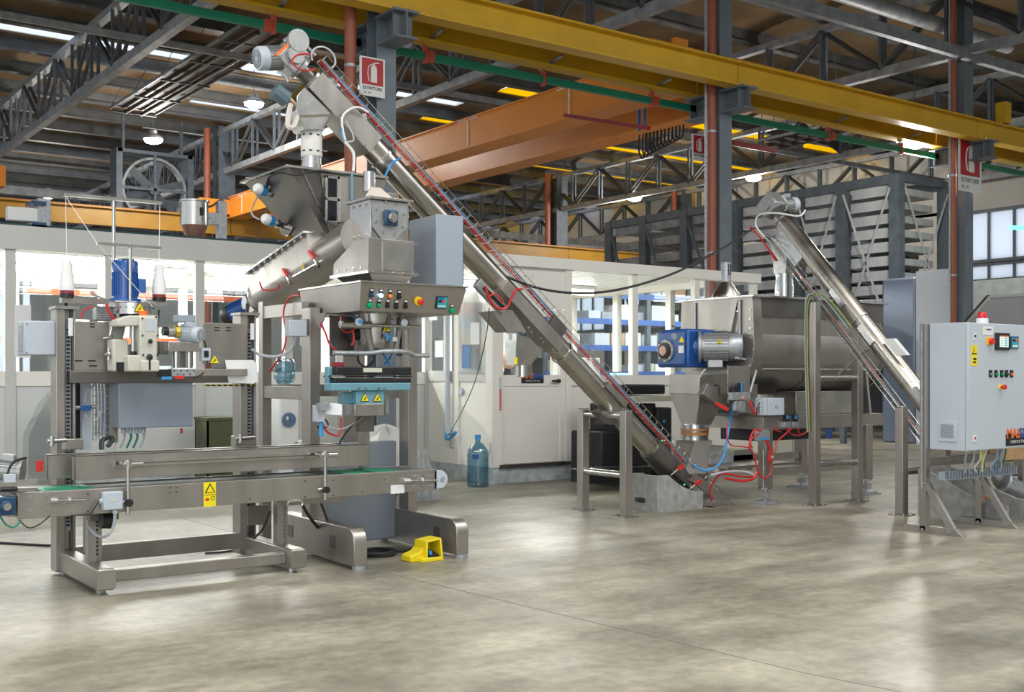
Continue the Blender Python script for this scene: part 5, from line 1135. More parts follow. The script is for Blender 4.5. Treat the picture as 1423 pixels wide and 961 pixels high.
# square discharge section and chute
P('discharge_section', MB().obox(A1 + ax1 * .36 - up1 * .02, Y_ * .118, up1 * .095, ax1 * .36), STEEL, s1, bev=.004)
bolts([A1 + ax1 * (.05 + i * .1) - Y_ * .118 - up1 * .1 for i in range(7)], (0, -1, 0), .008, s1)
cx1 = 4.08; cz0 = tz + .12
ch = P('discharge_chute', MB().loft([V(cx1 - .075, 8.28, cz0 + .27), V(cx1 + .075, 8.28, cz0 + .27), V(cx1 + .075, 8.43, cz0 + .27), V(cx1 - .075, 8.43, cz0 + .27)],
    [onY(415, 160, 8.24), onY(461, 158, 8.24), onY(461, 158, 8.24) + V(.02, .23, 0), onY(415, 160, 8.24) + V(0, .23, 0)]), STEELB, s1)
pa = [onY(413, 133, 8.25), onY(423, 120, 8.25), onY(461, 157, 8.25), onY(447, 180, 8.25), onY(424, 180, 8.25), onY(412, 155, 8.25)]
P('chute_side', MB().prism(pa, (0, .21, 0)), STEELB, s1, bev=.004)
P('actuator', MB().cyl(onY(413, 150, 8.3), onY(397, 135, 8.3), .035).cyl(onY(416, 152, 8.3), onY(411, 148, 8.3), .045), mat('bronze_steel', (.38, .30, .20), .35, .8, .1), s1)
P('actuator_head', MB().cyl(onY(399, 139, 8.3), onY(381, 125, 8.3), .068, n=10), TEAL if False else mat('actuator_grey_blue', (.10, .16, .19), .45, 0, .1, 9), s1, bev=.006)
P('white_strap', MB().tube([onY(404, 145, 8.25), onY(400, 165, 8.22), onY(401, 176, 8.2), onY(408, 176, 8.2), onY(413, 162, 8.25)], .022, 6), mat('strap_white', (.6, .56, .5), .7), s1)
# flexible sleeve
fs = thing('flexible_sleeve', 'white clear banded sleeve joining the screw outlet to the feed hopper', 'sleeve', (4.08, 8.37, cz0 - .02))
zl = onY(437, 222, 8.37).z; zh = onY(437, 176, 8.37).z
P('lower_collar', MB().cyl((cx1, 8.37, tz + .10), (cx1, 8.37, zl + .02), .08, n=24), STEELB, fs); P('sleeve', MB().lathe((cx1, 8.37, zl + .02), Z, [(.082, 0), (.088, .01), (.086, .08), (.088, .16), (.082, zh - zl - .03)], 24), mat('sleeve_white', (.72, .71, .67), .35, 0, .06, 8), fs); P('upper_collar', MB().cyl((cx1, 8.37, zh - .02), (cx1, 8.37, zh + .05), .076, n=24), STEELB, fs)
for z in (zl + .06, zl + .19): 
    m = MB()
    for i in range(9): t_ = i * math.pi * 2 / 9; m.obox(V(cx1 + math.cos(t_) * .089, 8.37 + math.sin(t_) * .089, z), V(-math.sin(t_), math.cos(t_), 0) * .012, V(math.cos(t_), math.sin(t_), 0) * .002, Z * .006)
    P('dashed_band', m, INK, fs, kind='stuff')
for pts, r, mt_ in (([(438, 96), (424, 98), (410, 92), (406, 84), (414, 76), (428, 75), (434, 80)], .007, RED), ([(434, 84), (433, 74), (440, 66), (452, 66), (463, 75), (466, 88), (460, 95)], .008, GRYH), ([(385, 100), (396, 105), (400, 114)], .007, GRYH)):
    P('hose_loop', MB().tube([onY(p, q, 8.22) for p, q in pts], r), mt_, s1)
for pts, r, mt_ in (([(512, 156), (498, 149), (486, 152), (476, 162), (476, 178), (480, 195)], .010, WHT), ([(476, 172), (475, 185), (477, 196)], .006, BLUEC), ([(479, 197), (490, 210), (492, 222), (491, 238)], .012, WHT), ([(535, 245), (544, 228), (557, 219)], .009, BLH), ([(480, 168), (487, 180), (491, 190), (490, 196), (478, 197)], .007, GRYH)):
    P('hose', MB().tube([onY(p, q, 8.18) for p, q in pts], r), mt_, s1)
# second outlet half way down
o1 = onY(737, 442, 8.30)
so = P('side_outlet_box', MB().obox(onY(737, 432, 8.30) - up1 * .075, Y_ * .12, up1 * .06, ax1 * .43), STEEL, s1, bev=.003)
bolts([onY(700 + i * 17, 425 + i * 15, 8.175) for i in range(5)] + [onY(706 + i * 16, 433 + i * 14, 8.175) for i in range(5)], (0, -1, 0), .011, s1, .008)
q0 = onY(681, 432, 8.22); q1 = onY(706, 461, 8.22); q2 = onY(732, 461, 8.22); q3 = onY(712, 430, 8.22)
P('outlet_hood', MB().prism([q0, q1, q2, q3], (0, .2, 0)), STEEL, s1, bev=.003)
P('slide_cylinder', MB().bar(onY(662, 392, 8.12), onY(700, 432, 8.12), .09, .06, Y_), ALU, s1, bev=.006); P('slide_slot', MB().bar(onY(672, 399, 8.085), onY(700, 427, 8.085), .03, .012, Y_), BLK, s1)
P('cylinder_rod', MB().cyl(onY(676, 399, 8.08), onY(700, 423, 8.08), .01), STEELB, s1)
P('red_hose', MB().tube([onY(674, 397, 8.05), onY(680, 415, 8.05), onY(690, 427, 8.05), onY(703, 428, 8.05), onY(710, 416, 8.05), onY(716, 403, 8.05), onY(725, 402, 8.15)], .011), RED, s1); P('red_hose', MB().tube([onY(680, 412, 8.06), onY(688, 408, 8.06), onY(700, 420, 8.06)], .008), RED, s1)
P('outlet_cone', MB().loft([onY(716, 507, 8.2), onY(737, 507, 8.2), onY(737, 507, 8.2) + Y_ * .14, onY(716, 507, 8.2) + Y_ * .14], [onY(718, 462, 8.18), onY(755, 485, 8.18), onY(755, 485, 8.18) + Y_ * .2, onY(718, 462, 8.18) + Y_ * .2]), STEELB, s1)
oc_ = onY(726, 507, 8.27); P('outlet_pipe', MB().cyl(oc_ + Z * .01, oc_ - Z * .11, .068, n=24), STEELB, s1)
P('clear_sleeve', MB().prism([onY(710, 462, 8.25), onY(722, 462, 8.25), onY(720, 500, 8.25), onY(716, 500, 8.25)], (0, .05, 0)), CLEAR, s1); P('hazard_dot', MB().fr(715, 496, 719, 506, 8.17, .004), YLW, s1)
P('control_wire', MB().tube([onY(680, 428, 8.2), onY(675, 470, 8.4), onY(660, 530, 9.5), onY(640, 575, 10.5), onY(627, 600, 11.2), onY(626, 620, 11.4), onY(631, 622, 11.42)], .005), GNH, s1)
# tube clamp at support, lower supports and hatch
P('support_clamp', MB().obox(onY(846, 548, 8.35), Y_ * .125, up1 * .03, ax1 * .16), STEEL, s1); P('support_saddle', MB().prism([onY(834, 573, 8.30), onY(856, 590, 8.30), onY(862, 586, 8.30), onY(846, 566, 8.30)], (0, .15, 0)), STEELD, s1)
P('inspection_panel', MB().obox(onY(772, 457, 8.24), up1 * .09, Y_ * .012, ax1 * .10), STEELD, s1)
P('boot_section', MB().cyl(B1 - ax1 * .62, B1 - ax1 * .02, .125, n=28), STEELD, s1); P('boot_end', MB().cyl(B1 - ax1 * .02, B1, .14, n=28), STEELB, s1)
for p, q in ((942, 652), (966, 673)): P('red_handle', MB().bar(onY(p, q, 8.18), onY(p + 7, q - 5, 8.18), .03, .03), REDP, s1); P('handle_rod', MB().cyl(onY(p - 10, q + 8, 8.2), onY(p, q, 8.18), .008), STEELB, s1)
P('clamp_link', MB().cyl(onY(932, 655, 8.2), onY(960, 680, 8.2), .012), BLK, s1); P('green_led', MB().sph(onY(951, 673, 8.17), .008, 6), LEDG, s1)
# foot plate
P('foot_bracket', MB().prism([onY(987, 703, 8.12), onY(994, 694, 8.12), onY(1018, 696, 8.12), onY(1028, 709, 8.12)], (0, .1, 0)), STEELB, s1)
P('foot_strut', MB().bar(onY(962, 662, 8.22), onY(1014, 702, 8.17), .10, .03, Y_), STEEL, s1)
# blue hose loop
T1('air_hose', MB().tube([onY(1018, 560, 8.2), onY(1012, 600, 8.1), onY(1005, 635, 8.05), onY(993, 650, 8.05), onY(977, 653, 8.1), onY(962, 645, 8.2)], .012, 8), BLH, 'bright blue air hose looping from the mixer valve to the screw conveyor', 'hose')
T1('air_hose', MB().tube([onY(1050, 662, 8.0), onY(1030, 662, 8.0), onY(1005, 658, 8.0), onY(993, 667, 8.05), onY(986, 682, 8.1), onY(989, 695, 8.12)], .010, 7), RED, 'thick red air hose running low from the mixer leg to the screw foot', 'hose')
# support frame 1
def hframe(P0, P1, top, mid, lb, w=.09, single=False):
    P0 = Vector(P0); P1 = Vector(P1); t = thing('support_frame', lb, 'support frame', (P0 + P1) / 2)
    for q in (P0, P1):
        P('leg', MB().box(q.x - w / 2, q.x + w / 2, q.y - w / 2, q.y + w / 2, .015, top), STEEL, t, bev=.006); P('foot_plate', MB().box(q.x - w, q.x + w, q.y - w, q.y + w, 0, .015), STEELB, t)
        bolts([q + V(i * w * .7, j * w * .7, .015) for i in (-1, 1) for j in (-1, 1)], Z, .010, t)
        P('leg_cap', MB().box(q.x - w / 2, q.x + w / 2, q.y - w / 2, q.y + w / 2, top, top + .004), STEELD, t)
    for z in mid: P('cross_tube', MB().cyl(V(P0.x, P0.y, z) + (P1 - P0).normalized() * w / 2, V(P1.x, P1.y, z) - (P1 - P0).normalized() * w / 2, .033, n=20), STEELB, t)
    return t
hf = hframe((7.22, 8.69, 0), (7.22, 8.05, 0), 1.02, (.97, .40), 'short H shaped stainless support frame under the long screw conveyor')
# screw 2 (runs along Y, X = 9.8)
SX = 9.8
A2 = onX(1088, 305, SX); B2 = onX(1322, 606, SX)
s2, ax2, up2, gb2 = screw('screw_conveyor', 'shorter inclined stainless screw conveyor rising over the mixer from behind the control cabinet', A2, B2, .10, V(-1, 0, 0),
    dict(flanges=(.005, .5), off=-.33, so=.08, s0=.05, s1=3.1, cab=((GRYH, .005), (RED, .005), (GNH, .004), (RUB, .004))), None)
motor(s2, gb2 + X * .1, V(.9, -.25, .12), .085, .26, ALU, GREYL, V(0, 0, 1), 'gear_motor'); P('input_flange', MB().cyl(gb2 + X * .08, gb2 + X * .11, .13, n=24), GREYL, s2); P('yellow_label', MB().obox(gb2 + X * .27 - Y_ * .1 - Z * .02, X * .04, Y_ * .004, Z * .015), YLW, s2)
P('discharge_box', MB().obox(A2 + ax2 * .35 - up2 * .1, X * .09, up2 * .09, ax2 * .22), STEELB, s2, bev=.003)
c2 = onX(1090, 380, SX); P('discharge_chute', MB().loft([c2 + V(-.08, -.08, .0), c2 + V(.08, -.08, 0), c2 + V(.08, .08, 0), c2 + V(-.08, .08, 0)], [c2 + V(-.1, -.14, .28), c2 + V(.1, -.14, .28), c2 + V(.1, .12, .42), c2 + V(-.1, .12, .42)]), STEELB, s2)
P('flexible_sleeve', MB().lathe(V(c2.x, c2.y, 2.22), Z, [(.10, 0), (.105, .1), (.095, .2), (.10, c2.z - 2.22)], 20), CLEAR, s2); P('sleeve_liner', MB().lathe(V(c2.x, c2.y, 2.22), Z, [(.085, 0), (.085, c2.z - 2.22)], 20), STEELB, s2)
P('tube_bracket', MB().obox(onX(1164, 414, SX - .1), X * .02, up2 * .03, ax2 * .12), STEELB, s2); P('tube_bracket', MB().obox(onX(1204, 465, SX - .1), X * .02, up2 * .03, ax2 * .12), STEELB, s2); P('inspection_cover', MB().prism([onX(1226, 471, SX - .12), onX(1241, 470, SX - .12), onX(1260, 493, SX - .12), onX(1245, 494, SX - .12)], (.06, 0, 0)), WHT, s2); P('tube_bracket', MB().obox(onX(1280, 552, SX - .1), X * .02, up2 * .03, ax2 * .12), STEELB, s2)
P('stay_rod', MB().cyl(onX(1165, 520, SX), onX(1210, 482, SX), .012), STEELB, s2)
P('hose_loop', MB().tube([onX(1078, 345, 9.7), onX(1056, 322, 9.7), onX(1050, 310, 9.7), onX(1056, 298, 9.7), onX(1080, 296, 9.7), onX(1110, 300, 9.75), onX(1119, 292, 9.85)], .010), WHT, s2)
P('hose_loop', MB().tube([onX(1043, 315, 9.7), onX(1058, 332, 9.7), onX(1078, 362, 9.7)], .010), RED, s2)
T1('support_frame', MB().box(0, 0, 0, 0, 0, 0), STEEL, 'x', 'x') if False else None
hframe((9.44, 7.6, 0), (10.15, 7.6, 0), 2.12, (1.33, .43), 'tall H shaped stainless frame standing in front of the mixer drum')
hframe((9.46, 6.57, 0), (10.17, 6.57, 0), 1.05, (.42,), 'low H shaped stainless frame between mixer and control cabinet')
for k, (mt_, dx) in enumerate(((GRYH, 0), (GNH, 3), (mat('wire_ochre', (.45, .33, .06), .5), 6))):
    T1('frame_cable', MB().tube([onX(1122 + dx * .5, 600, 9.38), onX(1119 + dx * .5, 500, 9.38), onX(1119 + dx * .5, 430, 9.38), onX(1122 + dx, 412, 9.38), onX(1134 + dx, 408, 9.38), onX(1150 + dx, 420, 9.5), onX(1178 + dx, 455, 9.65)], .006, 6), mt_, ['grey', 'green', 'ochre'][k] + ' cable looping over the tall frame in front of the mixer', 'cable')
T1('power_cable', MB().tube([onY(648, 348, 8.3), onY(680, 372, 8.3), onY(740, 398, 8.3), onY(800, 407, 8.3), onY(860, 402, 8.3), onY(930, 382, 8.3), onY(985, 355, 8.3), onY(1020, 335, 8.3), onX(1045, 318, 9.7)], .012, 8), RUB, 'dark power cable sagging between the two screw conveyors across the office', 'cable')

# ================================================================== RIBBON MIXER
mx = thing('ribbon_mixer', 'large horizontal stainless ribbon mixer drum on legs at the centre right', 'mixer', (10, 8.55, 0))
M0, M1, MY, MZ, MR = 9.0, 11.25, 8.58, 1.66, .50
def usec(x, top, R=MR, n=18): return [V(x, MY - R, top), ] + [V(x, MY - R * math.cos(math.pi * i / n), MZ - R * math.sin(math.pi * i / n)) for i in range(n + 1)] + [V(x, MY + R, top)]
dm = P('drum', MB().prism(usec(M0 + .12, 2.02), (M1 - M0 - .12, 0, 0)), STEEL, mx)
P('drum_shell', MB().cyl((M0 + .14, MY, MZ), (M1 - .02, MY, MZ), MR + .018, n=56), STEEL, mx)
for x in (M0 + .95, M1 - .02, M0 + .12): P('reinforcing_ring', MB().ring((x, MY, MZ), X, MR + .05, MR, .022, 48), STEELB, mx)
P('trough_box', MB().box(M0 + .13, M1, MY - MR - .02, MY + MR + .02, 1.98, 2.18), STEELD, mx)
P('lid', MB().box(M0 - .02, M1 + .05, MY - MR - .06, MY + MR + .06, 2.18, 2.205), STEELB, mx, bev=.003)
n = 18
ep = [V(M0, MY - MR - .02, 2.19)] + [V(M0, MY - (MR + .05) * math.cos(math.pi * i / n), MZ - (MR + .05) * math.sin(math.pi * i / n)) for i in range(n + 1)] + [V(M0, MY + MR + .02, 2.19)]
P('end_plate', MB().prism(ep, (.14, 0, 0)), STEEL, mx, bev=.004)
m = MB()
for yy in (MY - .36, MY + .30): m.cyl((M0 - .02, yy, 2.16), (M0 - .02, yy, 1.55), .016, n=10)
P('end_rods', m, STEELB, mx); P('end_rib', MB().prism([V(M0, MY - .34, 2.15), V(M0, MY - .26, 2.15), V(M0, MY - .06, 1.62), V(M0, MY - .2, 1.62)], (-.03, 0, 0)), STEEL, mx)
P('lid_latch', MB().ring(V(M0 - .02, MY - .30, 2.07), X, .05, .038, .01, 14), STEELB, mx)
bolts([V(M0 + .0, MY + (MR + .02) * math.cos(t_), MZ + (MR + .02) * math.sin(t_)) for t_ in [math.pi * (1.02 + i * .11) for i in range(9)]] + [V(M0, MY - MR + .0, 1.75 + i * .1) for i in range(4)], (-1, 0, 0), .012, mx)
vq = onY(1014, 410, 8.4); P('vent_cone', MB().lathe(V(vq.x + .05, 8.5, 2.205), Z, [(.16, 0), (.15, .03), (.05, .17)], 24), STEELB, mx); P('vent_pipe', MB().cyl((vq.x + .05, 8.5, 2.37), (vq.x + .05, 8.5, 2.58), .055, n=20), GALV, mx)
P('pipe_slots', MB().box(vq.x + .03, vq.x + .04, 8.443, 8.447, 2.44, 2.56).box(vq.x + .06, vq.x + .07, 8.443, 8.447, 2.44, 2.56), INK, mx)
P('drum_rail', MB().cyl((M0 + .15, MY - MR - .03, 1.42), (M1 - .1, MY - MR - .03, 1.42), .014), STEELB, mx)
# frame
for y in (8.0, 8.95): P('frame_beam', MB().box(M0 + .05, M1 - .15, y - .05, y + .05, .78, .92), STEEL, mx, bev=.004)
P('frame_beam', MB().box(M0 + .053, M0 + .15, 7.957, 8.993, .784, .916), STEEL, mx); P('frame_beam', MB().box(M1 - .5, M1 - .4, 7.957, 8.993, .784, .916), STEEL, mx)
for x in (9.14, 10.84):
    for y in (8.0, 8.93):
        P('leg', MB().box(x - .055, x + .055, y - .055, y + .055, .18, .8), STEEL, mx, bev=.004)
        lf = P('levelling_foot', MB().cyl((x, y, .02), (x, y, .18), .018).cyl((x, y, .16), (x, y, .18), .07, n=6), STEELB, mx); P('foot_plate', MB().box(x - .12, x + .12, y - .12, y + .12, 0, .02).box(x - .09, x + .09, y - .09, y + .09, .02, .035), GALV, lf)
        P('load_cell', MB().box(x - .04, x + .04, y - .05, y + .03, .06, .12), GALV, lf)
P('low_beam', MB().box(9.2, 10.78, 7.98, 8.04, .30, .38), STEEL, mx); P('low_beam', MB().box(9.2, 10.78, 8.9, 8.96, .36, .44), STEEL, mx)
P('saddle', MB().prism([V(9.14, 8.02, .92), V(9.14, 9.1, .92), V(9.14, 8.9, 1.2), V(9.14, 8.3, 1.2)], (.04, 0, 0)), STEEL, mx); P('saddle', MB().prism([V(10.95, 8.02, .85), V(10.95, 9.1, .85), V(10.95, 9.1, 1.5), V(10.95, 8.1, 1.5)], (.04, 0, 0)), STEEL, mx)
P('lower_bin', MB().box(9.75, 10.8, 8.1, 8.8, .92, 1.18), STEELB, mx, bev=.004)
P('under_tray', MB().box(9.1, 9.9, 8.05, 8.6, .66, .78), BLK, mx)
# gearbox and motor at the near end
GY = 8.72; gx1, gx0 = M0 - .04, M0 - .42
g0 = onX(918, 500, 8.75)
gb_ = P('gearbox', MB().box(8.50, 8.92, 8.50, 8.97, 1.44, 1.85), BLUE, mx, bev=.025)
P('gear_cover', MB().box(8.475, 8.50, 8.53, 8.94, 1.47, 1.82), BLUE, gb_, bev=.01)
hc = V(8.475, 8.80, 1.62); P('hub_flange', MB().lathe(hc, (-1, 0, 0), [(.12, 0), (.12, .02), (.10, .025)], 28), ALU, gb_); P('hub_ring', MB().lathe(hc - X * .025, (-1, 0, 0), [(.088, 0), (.088, .02), (.07, .022)], 28), BLK, gb_); P('shaft_end', MB().cyl(hc - X * .045, hc - X * .06, .052, n=24), mat('shaft_copper', (.5, .33, .26), .4, .6, .1), gb_)
bolts([hc - X * .02 + V(0, math.cos(i * .785) * .11, math.sin(i * .785) * .11) for i in range(8)], (-1, 0, 0), .010, gb_)
dp_ = onY(936, 467, 8.515); P('round_plug', MB().cyl(dp_, dp_ - Y_ * .012, .035), GREYB, gb_)
warn(onY(947, 472, 8.512), .075, gb_); P('rating_plate', MB().fr(943, 480, 950, 490, 8.51, .004), PAPER, gb_)
bolts([onY(p, q, 8.515) for p, q in ((916, 461), (935, 453), (954, 478), (914, 501), (957, 492), (916, 476))] , (0, -1, 0), .014, gb_)
m = MB(); a = onY(957, 482, 8.62); P('motor_adapter', MB().cyl(a, a + X * .10 - Y_ * .06, .13, .15, 24), BLUE, gb_)
motor(mx, onY(970, 482, 8.50), V(.72, -.69, 0), .145, .47, ALU, GALV, V(0, 0, -1), 'mixer_motor', capf=.32)
warn(onY(1000, 474, 8.10), .075, mx)
P('motor_cable', MB().tube([onY(1022, 497, 8.15), onY(1038, 500, 8.15), onY(1050, 512, 8.1), onY(1047, 528, 8.1), onY(1042, 545, 8.05)], .012), GRYH, mx)
# discharge valve under the drum end
P('valve_box', MB().box(8.92, 9.3, 8.25, 8.85, .95, 1.42), STEEL, mx, bev=.004)
P('discharge_hopper', MB().box(8.5, 8.92, 8.33, 8.78, 1.16, 1.37), STEEL, mx, bev=.004); P('hopper_cone', MB().loft(rect(8.52, 8.74, 8.40, 8.62, .83), rect(8.5, 8.92, 8.33, 8.78, 1.16)), STEEL, mx, bev=.003)
P('flap_box', MB().bar(onY(976, 540, 8.25), onY(1006, 562, 8.2), .13, .09, Y_), STEEL, mx, bev=.004); P('red_light_strip', MB().bar(onY(995, 560, 7.94), onY(1012, 569, 7.94), .035, .01, Y_), REDP, mx)
bolts([onY(p, q, 8.05) for p, q in ((992, 524), (1003, 524), (1010, 535), (1010, 550), (1018, 540))], (0, -1, 0), .010, mx)
P('door_handle', MB().tube([onY(993, 535, 8.02), onY(999, 536, 7.98), onY(999, 549, 7.98)], .012), BLK, mx)
P('valve_flange_plate', MB().fr(1012, 508, 1042, 560, 8.04, .012), STEEL, mx)
P('valve_cable', MB().tube([onY(973, 524, 8.03), onY(976, 517, 8.03), onY(980, 513, 8.05)], .008), GRYH, mx)
# transition pipes
tp = thing('outlet_sleeve', 'clear sleeve with orange band between the mixer outlet and long screw', 'sleeve', onY(960, 600, 8.25))
q = V(8.61, 8.51, .84); P('sleeve', MB().lathe(q - Z * .16, Z, [(.145, 0), (.14, .05), (.15, .1), (.14, .16)], 24), CLEAR, tp); P('orange_band', MB().ring(q - Z * .115, Z, .147, .13, .03, 24), mat('band_orange', (.40, .17, .05), .4), tp); P('orange_band', MB().ring(q - Z * .07, Z, .15, .13, .02, 24), mat('band_orange', (.40, .17, .05), .4), tp)
P('inner_pipe', MB().cyl(q - Z * .17, q, .12, n=24), STEELB, tp)
P('inlet_boot', MB().loft([V(8.2, 8.25, .34), V(8.52, 8.25, .34), V(8.52, 8.5, .34), V(8.2, 8.5, .34)], [V(q.x - .13, 8.38, q.z - .17), V(q.x + .13, 8.38, q.z - .17), V(q.x + .13, 8.64, q.z - .17), V(q.x - .13, 8.64, q.z - .17)]), STEEL, tp)
# pneumatics
pn_ = thing('filter_regulator', 'silver pneumatic filter regulator with blue topped knobs on the mixer end', 'regulator', onY(1030, 550, 7.98))
P('body', MB().fr(1017, 545, 1043, 556, 7.97, .05), GALV, pn_, bev=.004); P('bowl', MB().fr(1022, 557, 1027, 571, 7.98, .04).fr(1028, 557, 1036, 572, 7.98, .04), GALV, pn_, bev=.006)
P('knob', MB().fr(1020, 536, 1028, 545, 7.98, .04), BLK, pn_, bev=.004); P('knob', MB().fr(1028, 532, 1033, 545, 7.98, .04), BLK, pn_, bev=.003); P('blue_stripe', MB().fr(1030, 531, 1032, 545, 7.975, .006), BLUEC, pn_); P('dial', MB().cyl(onY(1032, 552, 7.97), onY(1032, 552, 7.96), .012), LEDO, pn_)
vb = thing('valve_terminal_box', 'light grey terminal box with cable glands on the mixer frame beam', 'junction box', onY(1075, 578, 7.95))
P('body', MB().fr(1061, 553, 1090, 577, 7.92, .12), GREYL, vb, bev=.005); P('lid', MB().fr(1068, 553, 1090, 577, 7.905, .015), GREYL, vb, bev=.005); P('logo_ring', MB().ring(onY(1079, 565, 7.905), (0, -1, 0), .018, .014, .002, 16), INK, vb)
for k in range(6): P('cable_gland', MB().cyl(onY(1056, 557 + k * 3.5, 7.96), onY(1062, 557 + k * 3.5, 7.96), .009, n=8), WHT, vb)
for k in range(3): P('cable', MB().tube([onY(1056, 560 + k * 5, 7.96), onY(1052, 566 + k * 4, 7.96), onY(1051, 578, 7.98)], .005), BLK, vb)
for i, px in enumerate((1094, 1106)):
    t = thing('solenoid_valve', ['left', 'right'][i] + ' of two small black and silver valves right of the terminal box', 'valve', onY(px, 594, 7.93)); P('body', MB().fr(px - 4, 586, px + 5, 594, 7.91, .05), GALV, t, bev=.004); P('coil', MB().fr(px - 3, 577, px + 3, 586, 7.92, .04), BLK, t); P('blue_cap', MB().fr(px - 1, 577, px + 2, 582, 7.915, .006), BLUEC, t)
mf = thing('valve_manifold', 'pneumatic valve manifold with red hoses on the nearest mixer leg', 'manifold', onY(1062, 612, 7.9))
P('body', MB().fr(1054, 598, 1070, 612, 7.88, .06), GALV, mf, bev=.003); P('blue_strip', MB().fr(1056, 608, 1069, 611, 7.875, .006), BLUEC, mf); P('piston_rod', MB().cyl(onY(1061, 625, 7.9), onY(1061, 682, 7.9), .010), STEELB, mf); P('fitting', MB().sph(onY(1072, 636, 7.9), .03, 6), GALV, mf)
for pts, r in (([(1055, 602), (1046, 608), (1041, 620), (1048, 632), (1052, 650), (1056, 660), (1064, 664), (1072, 655), (1071, 640)], .009), ([(1058, 598), (1048, 598), (1042, 612), (1045, 622)], .010), ([(1065, 612), (1070, 625), (1068, 640), (1072, 636)], .015), ([(1100, 595), (1090, 604), (1080, 614), (1074, 634)], .008), ([(1108, 594), (1112, 603), (1120, 600), (1123, 588)], .009), ([(1092, 594), (1100, 603), (1112, 605)], .007), ([(1042, 622), (1030, 620), (1016, 618), (1010, 605), (1012, 585)], .007), ([(1052, 655), (1046, 665), (1030, 668), (1008, 664)], .014), ([(1043, 556), (1044, 565), (1050, 575)], .013), ([(1085, 600), (1075, 596), (1080, 594)], .006)):
    P('red_hose', MB().tube([onY(p, q, 7.88) for p, q in pts], r), RED, mf)
P('grey_hose', MB().tube([onY(1049, 660, 7.92), onY(1035, 655, 8.0), onY(1010, 655, 8.0), onY(988, 660, 8.0)], .012), GRYH, mf)
# boxes on the frame
for i, (px0, py0, px1, py1, y, mt_, lb) in enumerate(((988, 632, 1019, 650, 8.7, PAPER, 'open white printed carton under the mixer'), (1020, 625, 1046, 645, 8.9, BEIGE, 'beige carton beside the open white one'), (977, 640, 984, 650, 8.6, CARD, 'small orange brown carton at the left under the mixer'))):
    T1('carton', MB().fr(px0, py0, px1, py1, y, .3), mt_, lb, 'box')
a = onY(981, 628, 8.75); T1('carton_flap', MB().obox(a + V(.05, 0, .02), V(.10, 0, .05), Y_ * .14, V(-.002, 0, .004)), mat('carton_inside', (.4, .4, .38), .7), 'raised lid flap leaning left of the open white carton', 'box flap')
T1('printed_bag', MB().fr(990, 650, 1046, 657, 8.45, .25), mat('bag_print', (.75, .3, .27), .6, 0, .5, 8, 0, None, 0, 0, (.8, .78, .76)), 'flat white bag with red print lying under the mixer', 'bag', bev=.01)
P('carton_shelf', MB().box(8.9, 10.0, 8.3, 9.3, .36, .385), STEEL, mx)

# ================================================================== FLOOR BLOCK, DARK MACHINES BEHIND THE SCREW
bq = onZ(880, 700, 0); b1 = onZ(913, 712, 0); b2 = onZ(977, 700, 0)
bx0, by0 = b1.x, b1.y
t = thing('concrete_block', 'grey ballast block with a curved cut out cradling the screw foot', 'block', (bx0 + .5, by0 + .4, 0))
xr = onY(977, 700, by0).x; n = 10
prof = [V(bx0, by0, 0), V(xr, by0, 0)] + [V(xr - (xr - bx0) * .75 * i / n, by0, .17 + .19 * (i / n) ** 2.0) for i in range(n + 1)] + [V(bx0, by0, .36)]
yb = onX(875, 690, bx0).y
def away(x): return x
P('side_wall', MB().prism(prof, (0, .04, 0)), CONC, t); P('side_wall', MB().prism([p + V(0, yb - by0 - .04, 0) for p in prof], (0, .04, 0)), CONC, t); P('end_wall', MB().box(bx0, bx0 + .04, by0 + .04, yb - .04, 0, .36), CONC, t)
hs_ = onX(889, 694, bx0 - .012); P('hand_slot', MB().obox(hs_, X * .012, Y_ * .07, Z * .022), BLK, t, bev=.01)
# big black printer / copier machines against the office
def bb(n_, px0, py0, px1, py1, y, dep, mt_, bev=.02): return P(n_, MB().fr(px0, py0, px1, py1, y, dep), mt_, pc, bev=bev)
pc = thing('copier', 'large black office copier standing behind the inclined screw', 'copier', onY(900, 660, 10.6))
bb('top_scanner', 868, 534, 925, 548, 10.3, .7, BLK); bb('white_tray', 880, 550, 935, 558, 10.25, .8, BEIGE, .005); bb('body', 870, 561, 912, 662, 10.35, .7, BLK); bb('side_unit', 914, 566, 934, 668, 10.3, .6, RUB); bb('lower_drawer', 836, 600, 868, 660, 10.5, .6, RUB); bb('base', 842, 655, 930, 668, 10.4, .6, BLK)
P('blue_logo', MB().fr(921, 583, 925, 587, 10.295, .004), BLUEC, pc); P('green_led', MB().fr(919, 611, 924, 613, 10.295, .004), LEDG, pc); P('white_corner', MB().prism([onY(840, 590, 10.6), onY(848, 565, 10.6), onY(868, 565, 10.6), onY(868, 590, 10.6)], (0, .2, 0)), BLK, pc)
T1('dark_toolbox', MB().fr(815, 652, 905, 672, 10.0, .3), BLK, 'low dark case on the floor behind the H shaped frame', 'case', bev=.02)

